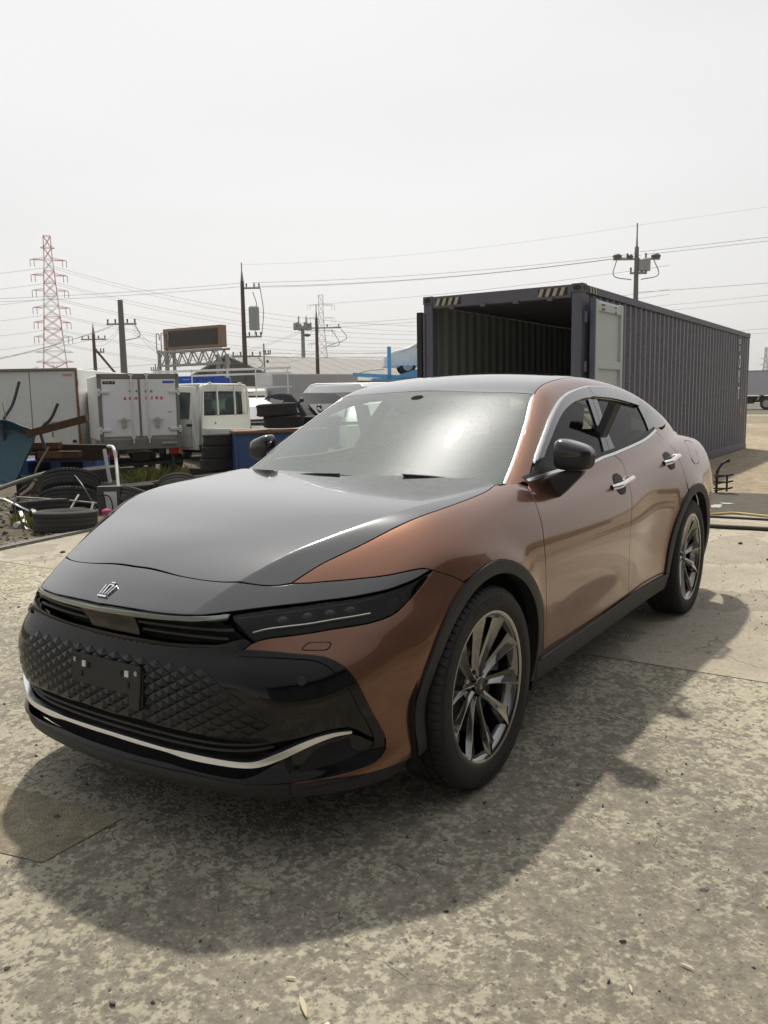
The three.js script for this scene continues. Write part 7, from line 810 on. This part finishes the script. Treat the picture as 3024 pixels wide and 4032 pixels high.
wires('wires sloping from the left edge up to the dark pole', [[[-30, 4.3, 60], [-36.7, 5.9, 48.9], 0.3], [[-36.7, 5.8, 48.5], [-27.9, 5.5, 34.9], 0.35], [[-36.7, 5.5, 48.5], [-27.9, 5.3, 35.0], 0.35], [[-20, 2.9, 44], [-27.6, 5.5, 35.2], 0.4], [[-18, 2.7, 46], [-27.6, 5.4, 35.4], 0.5]]);
wires('wires from the dark pole to the sign gantry', [[[-28, 5.5, 34.1], [-35.2, 4.2, 39.0], 0.25], [[-28, 5.3, 34.1], [-36.3, 3.6, 39.5], 0.3], [[-28, 5.0, 34.1], [-42, 3.9, 38], 0.4]]);
wires('low wires strung across the warehouse from the transformer pole to the wide crossarm pole', [[[-33.6, 4.0, 31.0], [-47, 5.0, 36.4], 0.35], [[-33.6, 3.8, 31.0], [-47, 4.9, 36.4], 0.5], [[-25, 3.2, 44], [-33.6, 4.0, 31.4], 0.2], [[-33.6, 4.1, 31.2], [-36, 3.9, 16], 0.2], [[-33.6, 3.95, 31.2], [-36, 3.7, 16], 0.25], [[-47, 4.95, 36.4], [-50, 4.6, 14], 0.2], [[-47, 4.5, 36.4], [-50, 4.1, 14], 0.3]]);
wires('wires from the wide crossarm pole to the container roof', [[[-47.2, 6.8, 36.0], [-50, 7.6, 12], 0.25], [[-47.2, 6.6, 35.6], [-50, 7.3, 12], 0.25], [[-47.2, 6.75, 37.0], [-58, 5.4, 60], 0.3], [[-47.2, 6.6, 37.2], [-58, 5.2, 60], 0.3], [[-47.1, 8.3, 36.6], [-50, 9.0, 12], 0.25]]);
wires('far wires crossing the sky right of the container', [[[-70, 8.6, 40], [-60, 8.9, -14], 0.5], [[-70, 8.2, 40], [-60, 8.5, -14], 0.5], [[-70, 6.2, 40], [-60, 6.4, -14], 0.4], [[-70, 5.9, 40], [-60, 6.1, -14], 0.4]]);
// lattice towers
function pylon(label, pos, turn, levels, arms, bar, mats) { const t = thing('transmission_tower', label, 'pylon', pos, turn); for (let i = 0; i < levels.length - 1; i++) { const [y0, w0] = levels[i], [y1, w1] = levels[i + 1], g = []; const C = (y, w) => [[-w, y, -w], [w, y, -w], [w, y, w], [-w, y, w]], A = C(y0, w0), B = C(y1, w1); for (let k = 0; k < 4; k++) { const n = (k + 1) % 4; g.push(beam(A[k], B[k], bar * 1.7, bar * 1.7), beam(A[k], B[n], bar, bar), beam(A[n], B[k], bar, bar), beam(B[k], B[n], bar, bar)); } obj('lattice_section', g, mats[i % mats.length], t); }
  for (const [y, l, m, w, drop = 0] of arms) for (const s of [-1, 1]) { obj('cross_arm', [beam([0, y + 0.9, s * w], [0, y, s * l], bar, bar), beam([w * 0.8, y, s * w], [0, y, s * l], bar, bar), beam([-w * 0.8, y, s * w], [0, y, s * l], bar, bar)], mats[m], t); if (drop) obj('insulator_string', [beam([0, y, s * l], [0, y - drop, s * l], bar * 1.3, bar * 1.3), beam([0, y, s * l * 0.78], [0, y - drop, s * l * 0.78], bar * 1.3, bar * 1.3)], insul, t); }
  return t; }
const red = mat([0.50, 0.10, 0.08], 0.7), wht = mat([0.55, 0.56, 0.56], 0.7), galv = mat([0.30, 0.32, 0.34], 0.7);
{ const H = 66, lv = [], n = 15; for (let i = 0; i <= n; i++) { const y = H * i / n; lv.push([y, i > 12 ? 1.5 - (i - 13) * 0.1 : 5.9 - 4.3 * Math.pow(i / 13, 0.8)]); } const band = [red, red, red, red, wht, wht, red, red, wht, wht, red, red, wht, red, red]; lv.forEach((l) => l);
  pylon('red and white lattice pylon far off at the left', [-206.5, 0, 292.5], 0.95, lv, [[61.5, 2.6, 0, 1.3, 0], [57.0, 6.6, 0, 1.6, 2.6], [51.2, 6.6, 0, 1.9, 2.6], [45.4, 6.6, 4, 2.2, 2.6], [38.8, 6.8, 0, 2.6, 2.6], [33.2, 6.8, 0, 3.0, 2.6], [27.6, 7.0, 4, 3.4, 2.6], [21.6, 7.0, 4, 3.8, 0], [17.8, 7.0, 0, 4.2, 0]], 0.17, band); }
{ const H = 42, lv = []; for (let i = 0; i <= 12; i++) lv.push([H * i / 12, i > 9 ? 0.9 : 3.4 - 2.4 * i / 9]); pylon('grey lattice pylon in the haze behind the lamp mast', [-542, 0, 418], 0.7, lv.map(([a, b]) => [a * 2, b * 2]), [[76, 11, 0, 2, 4], [66, 11, 0, 2.2, 4], [56, 11, 0, 2.6, 4], [46, 10.4, 0, 3.2, 4]], 0.17, [galv]); }
{ const H = 40, lv = []; for (let i = 0; i <= 8; i++) lv.push([H * i / 8, i > 6 ? 0.8 : 3 - 2.0 * i / 6]); for (const [l, x, z] of [['faint red and white pylon beside the car carrier', -640, 318], ['left of two tiny pylons in the haze above the far lorry', -800, 130], ['right of two tiny pylons in the haze above the far lorry', -800, 122]]) pylon(l, [x, 0, z], 0.4, lv.map(([a, b]) => [a * (x < -700 ? 1.0 : 1.3), b]), [[30, 5, 0, 1, 0], [25, 5, 0, 1, 0]], 0.25, [x < -700 ? galv : red, x < -700 ? galv : wht]); }
tag(obj('power_lines', [...[57, 51, 45, 38.8, 33, 27.6].flatMap((y, i) => [[[-203, y - 2, 290], [-300, y * 0.38 + 8 - i, 165], 6, 0.06], [[-209, y - 2, 296], [-120, y - 6, 420], 4, 0.06], [[-206, y - 2.4, 293], [-310, y * 0.36 + 8 - i, 175], 6, 0.05]])].map((l) => wire(...l)), mat([0.25, 0.25, 0.26], 0.7)), 'fan of power lines running right from the red and white pylon', 'power lines');
{ const t = thing('lamp_mast', 'tall grey mast with a ring of floodlights and aerials beyond the warehouse', 'mast', [-85, 0, 68.5]); obj('mast_shaft', cyl(0.22, 0.35, 11, 0, 5.5, 0, 0, 0, 0, 10), steelF, t); obj('mast_head', [cyl(0.9, 0.9, 0.25, 0, 10.6, 0, 0, 0, 0, 12), ...[0, 1, 2, 3, 4, 5].map((i) => bx(0.45, 0.9, 0.25, 1.05 * Math.cos(i * 1.047), 10.9, 1.05 * Math.sin(i * 1.047), 0, -i * 1.047 + Math.PI / 2, 0)), ...[0, 1, 2, 3].map((i) => rod([0.7 * Math.cos(i * 1.57), 10.7, 0.7 * Math.sin(i * 1.57)], [0.7 * Math.cos(i * 1.57), 12.2, 0.7 * Math.sin(i * 1.57)], 0.05))], galv, t); }
{ // electronic message sign on its lattice gantry
  const t = thing('sign_gantry', 'electronic message board with a dark screen on a lattice gantry', 'sign', [-36.2, 0, 38.0], Math.atan2(5.2, 0.25) - Math.PI / 2);
  // local: x along the sign from our right (0 = middle), facing +z or -z
  const D = V3(0, 0, 0); const grp = t; t.rotation.y = Math.PI / 2; // x runs along world -z
  const brn = mat([0.22, 0.14, 0.10], 0.6), scr = mat([0.012, 0.012, 0.014], 0.35);
  obj('sign_frame', [rb(5.2, 1.35, 0.5, 0.03, 0.0, 5.42, 0)], brn, grp); obj('screen', bx(4.45, 1.0, 0.02, 0.10, 5.42, 0.255), scr, grp); 
  const gz = 0.1, chord = [], x0 = -3.1, x1 = 2.7; for (const z of [-0.35, 0.35]) { chord.push(beam([x0, 4.62, z], [x1, 4.62, z], 0.12, 0.12), beam([x0, 3.75, z], [x1, 3.75, z], 0.12, 0.12)); for (let i = 0; i < 12; i++) { const a = x0 + (x1 - x0) * i / 12, b = x0 + (x1 - x0) * (i + 1) / 12; chord.push(i % 2 ? beam([a, 4.6, z], [b, 3.77, z], 0.06, 0.06) : beam([a, 3.77, z], [b, 4.6, z], 0.06, 0.06)); } } obj('lattice_beam', chord, steelF, grp);
  for (const x of [x0 + 0.1, x0 + 0.85]) obj('gantry_post', [beam([x, 0, -0.3], [x, 4.75, -0.3], 0.16, 0.16), beam([x, 0, 0.3], [x, 4.75, 0.3], 0.16, 0.16)], steelF, grp); obj('post_brace', [0, 1, 2, 3].map((i) => beam([x0 + 0.1, i * 1.1 + 0.2, 0.3], [x0 + 0.85, i * 1.1 + 1.2, 0.3], 0.06, 0.06)), steelF, grp); for (const x of [x1 - 0.7, x1 + 0.1]) obj('gantry_post', beam([x, 0, 0], [x, 4.3, 0], 0.18, 0.18), steelF, grp); obj('post_brace', beam([x1 - 0.7, 2.6, 0], [x1 + 0.1, 4.1, 0], 0.07, 0.07), steelF, grp);
  obj('ladder_hoops', [-3.2, -2.75, -2.35].map((x) => tube([[x, 4.65, 0.3], [x, 5.7, 0.3], [x + 0.12, 5.85, 0.3], [x + 0.28, 5.75, 0.3], [x + 0.28, 5.4, 0.3]], 0.035, 24, 5)), steelF, grp);
}
{ // warehouse with a low grey roof
  const t = thing('warehouse', 'long low warehouse with a pale grey roof and dark gable behind the parked vehicles', 'building', [-53.3, 0, 51.3], Math.atan2(11.2, 13.5) + 0.0);
  const roofM = mat([0.24, 0.235, 0.225], 0.8), wallM = mat([0.055, 0.065, 0.07], 0.7), L = 26, w = 7.5, e = 3.05, r = 5.35;
  t.rotation.y = heading(-0.98, -0.16); // x along the ridge away to our right; z across
  obj('gable_wall', put(extrude([[-w, 0], [w, 0], [w, e], [0, r - 0.1], [-w, e]], 0.2), 0, 0, 0, 0, -Math.PI / 2, 0), wallM, t);
  obj('side_wall', [bx(L, e, 0.2, L / 2, e / 2, -w + 0.1), bx(L, e, 0.2, L / 2, e / 2, w - 0.1), bx(0.2, e, 2 * w, L, e / 2, 0)], mat([0.28, 0.27, 0.25], 0.8), t);
  const sl = Math.hypot(w + 0.5, r - e + 0.15), an = Math.atan2(r - e + 0.15, w + 0.5); for (const s of [-1, 1]) { const p = obj('roof_slope', [bx(L + 0.8, 0.12, sl, L / 2 - 0.2, (r + e) / 2, s * (w + 0.5) / 2, s * an, 0, 0)], roofM, t); for (let i = 0; i < 14; i++) { const rib = new THREE.Mesh(bx(0.05, 0.03, sl, i * 2 + 0.2, (r + e) / 2 + 0.06, s * (w + 0.5) / 2, s * an, 0, 0), roofM); rib.name = 'roof_rib'; p.add(rib); } }
  for (const x of [3.2, 5.9]) obj('roof_vent', [bx(0.5, 0.9, 0.5, x, 4.6, -3.2), bx(0.7, 0.12, 0.7, x, 5.05, -3.2)], steelF, t);
  for (const x of [4, 8, 12, 16, 20]) obj('window', bx(2.0, 0.8, 0.1, x, 1.9, -w - 0.05), mat([0.12, 0.14, 0.15], 0.15), t);
  obj('canopy', bx(9, 0.15, 2.5, 15, 2.75, -w - 1.2), mat([0.45, 0.43, 0.38], 0.7), t);
}
{ // bare tree behind the box truck
  const t = thing('bare_tree', 'bare winter tree showing thin twigs above the box truck', 'tree', [-22.5, 0, 33.5]); const br = [], tw = []; const grow = (p, d, l, r, n) => { const q = [p[0] + d.x * l, p[1] + d.y * l, p[2] + d.z * l]; (n > 2 ? br : tw).push(rod(p, q, r, n > 2 ? 6 : 4, r * 0.7)); if (n <= 0) return; const k = n > 3 ? 4 : 3; for (let i = 0; i < k; i++) { const nd = d.clone().add(V3(rnd(-0.7, 0.7), rnd(-0.1, 0.5), rnd(-0.7, 0.7))).normalize(); grow(q, nd, l * rnd(0.6, 0.85), r * 0.62, n - 1); } }; grow([0, 0, 0], V3(0, 1, 0), 1.0, 0.09, 5); obj('trunk', br, mat([0.14, 0.12, 0.10], 0.95), t); obj('crown', tw, mat([0.20, 0.17, 0.14], 0.95), t);
}
// ---------------------------------------------------------------- beside and behind the viewer: what the paint and the glass mirror
{ // long grey shed along the far side of the yard, beyond a strip of grass
  const t = thing('grey_shed', 'long grey metal shed beside the yard', 'building', [-2, 0, -13.5]); const wm = mat([0.09, 0.09, 0.105], 0.7); obj('wall', [bx(40, 6.2, 0.2, 0, 3.1, 0), bx(0.2, 6.2, 9, -20, 3.1, -4.6), bx(0.2, 6.2, 9, 20, 3.1, -4.6)], wm, t); for (let i = 0; i < 9; i++) obj('pillar', bx(0.2, 6.2, 0.16, -18 + i * 4.5, 3.1, 0.17), mat([0.05, 0.05, 0.055], 0.7), t); obj('roof', bx(41, 0.3, 10.2, 0, 6.35, -4.4), mat([0.06, 0.06, 0.065], 0.7), t); obj('door', [bx(3.4, 3.2, 0.1, -5, 1.6, 0.14), bx(3.4, 3.2, 0.1, 4.2, 1.6, 0.14)], mat([0.09, 0.09, 0.10], 0.6), t);
  const b = thing('grass_verge', 'raised grass verge in front of the grey shed', 'verge', [-2, 0, -10.6]); obj('bank', rb(44, 1.1, 3.2, 0.4, 0, 0.15, 0), mat([0.055, 0.06, 0.022], 0.95), b);
}
// the pale haze over the flat land
scene.fog = new THREE.FogExp2(lin(0.92, 0.92, 0.90), 0.0004);
renderer.render(scene, camera);
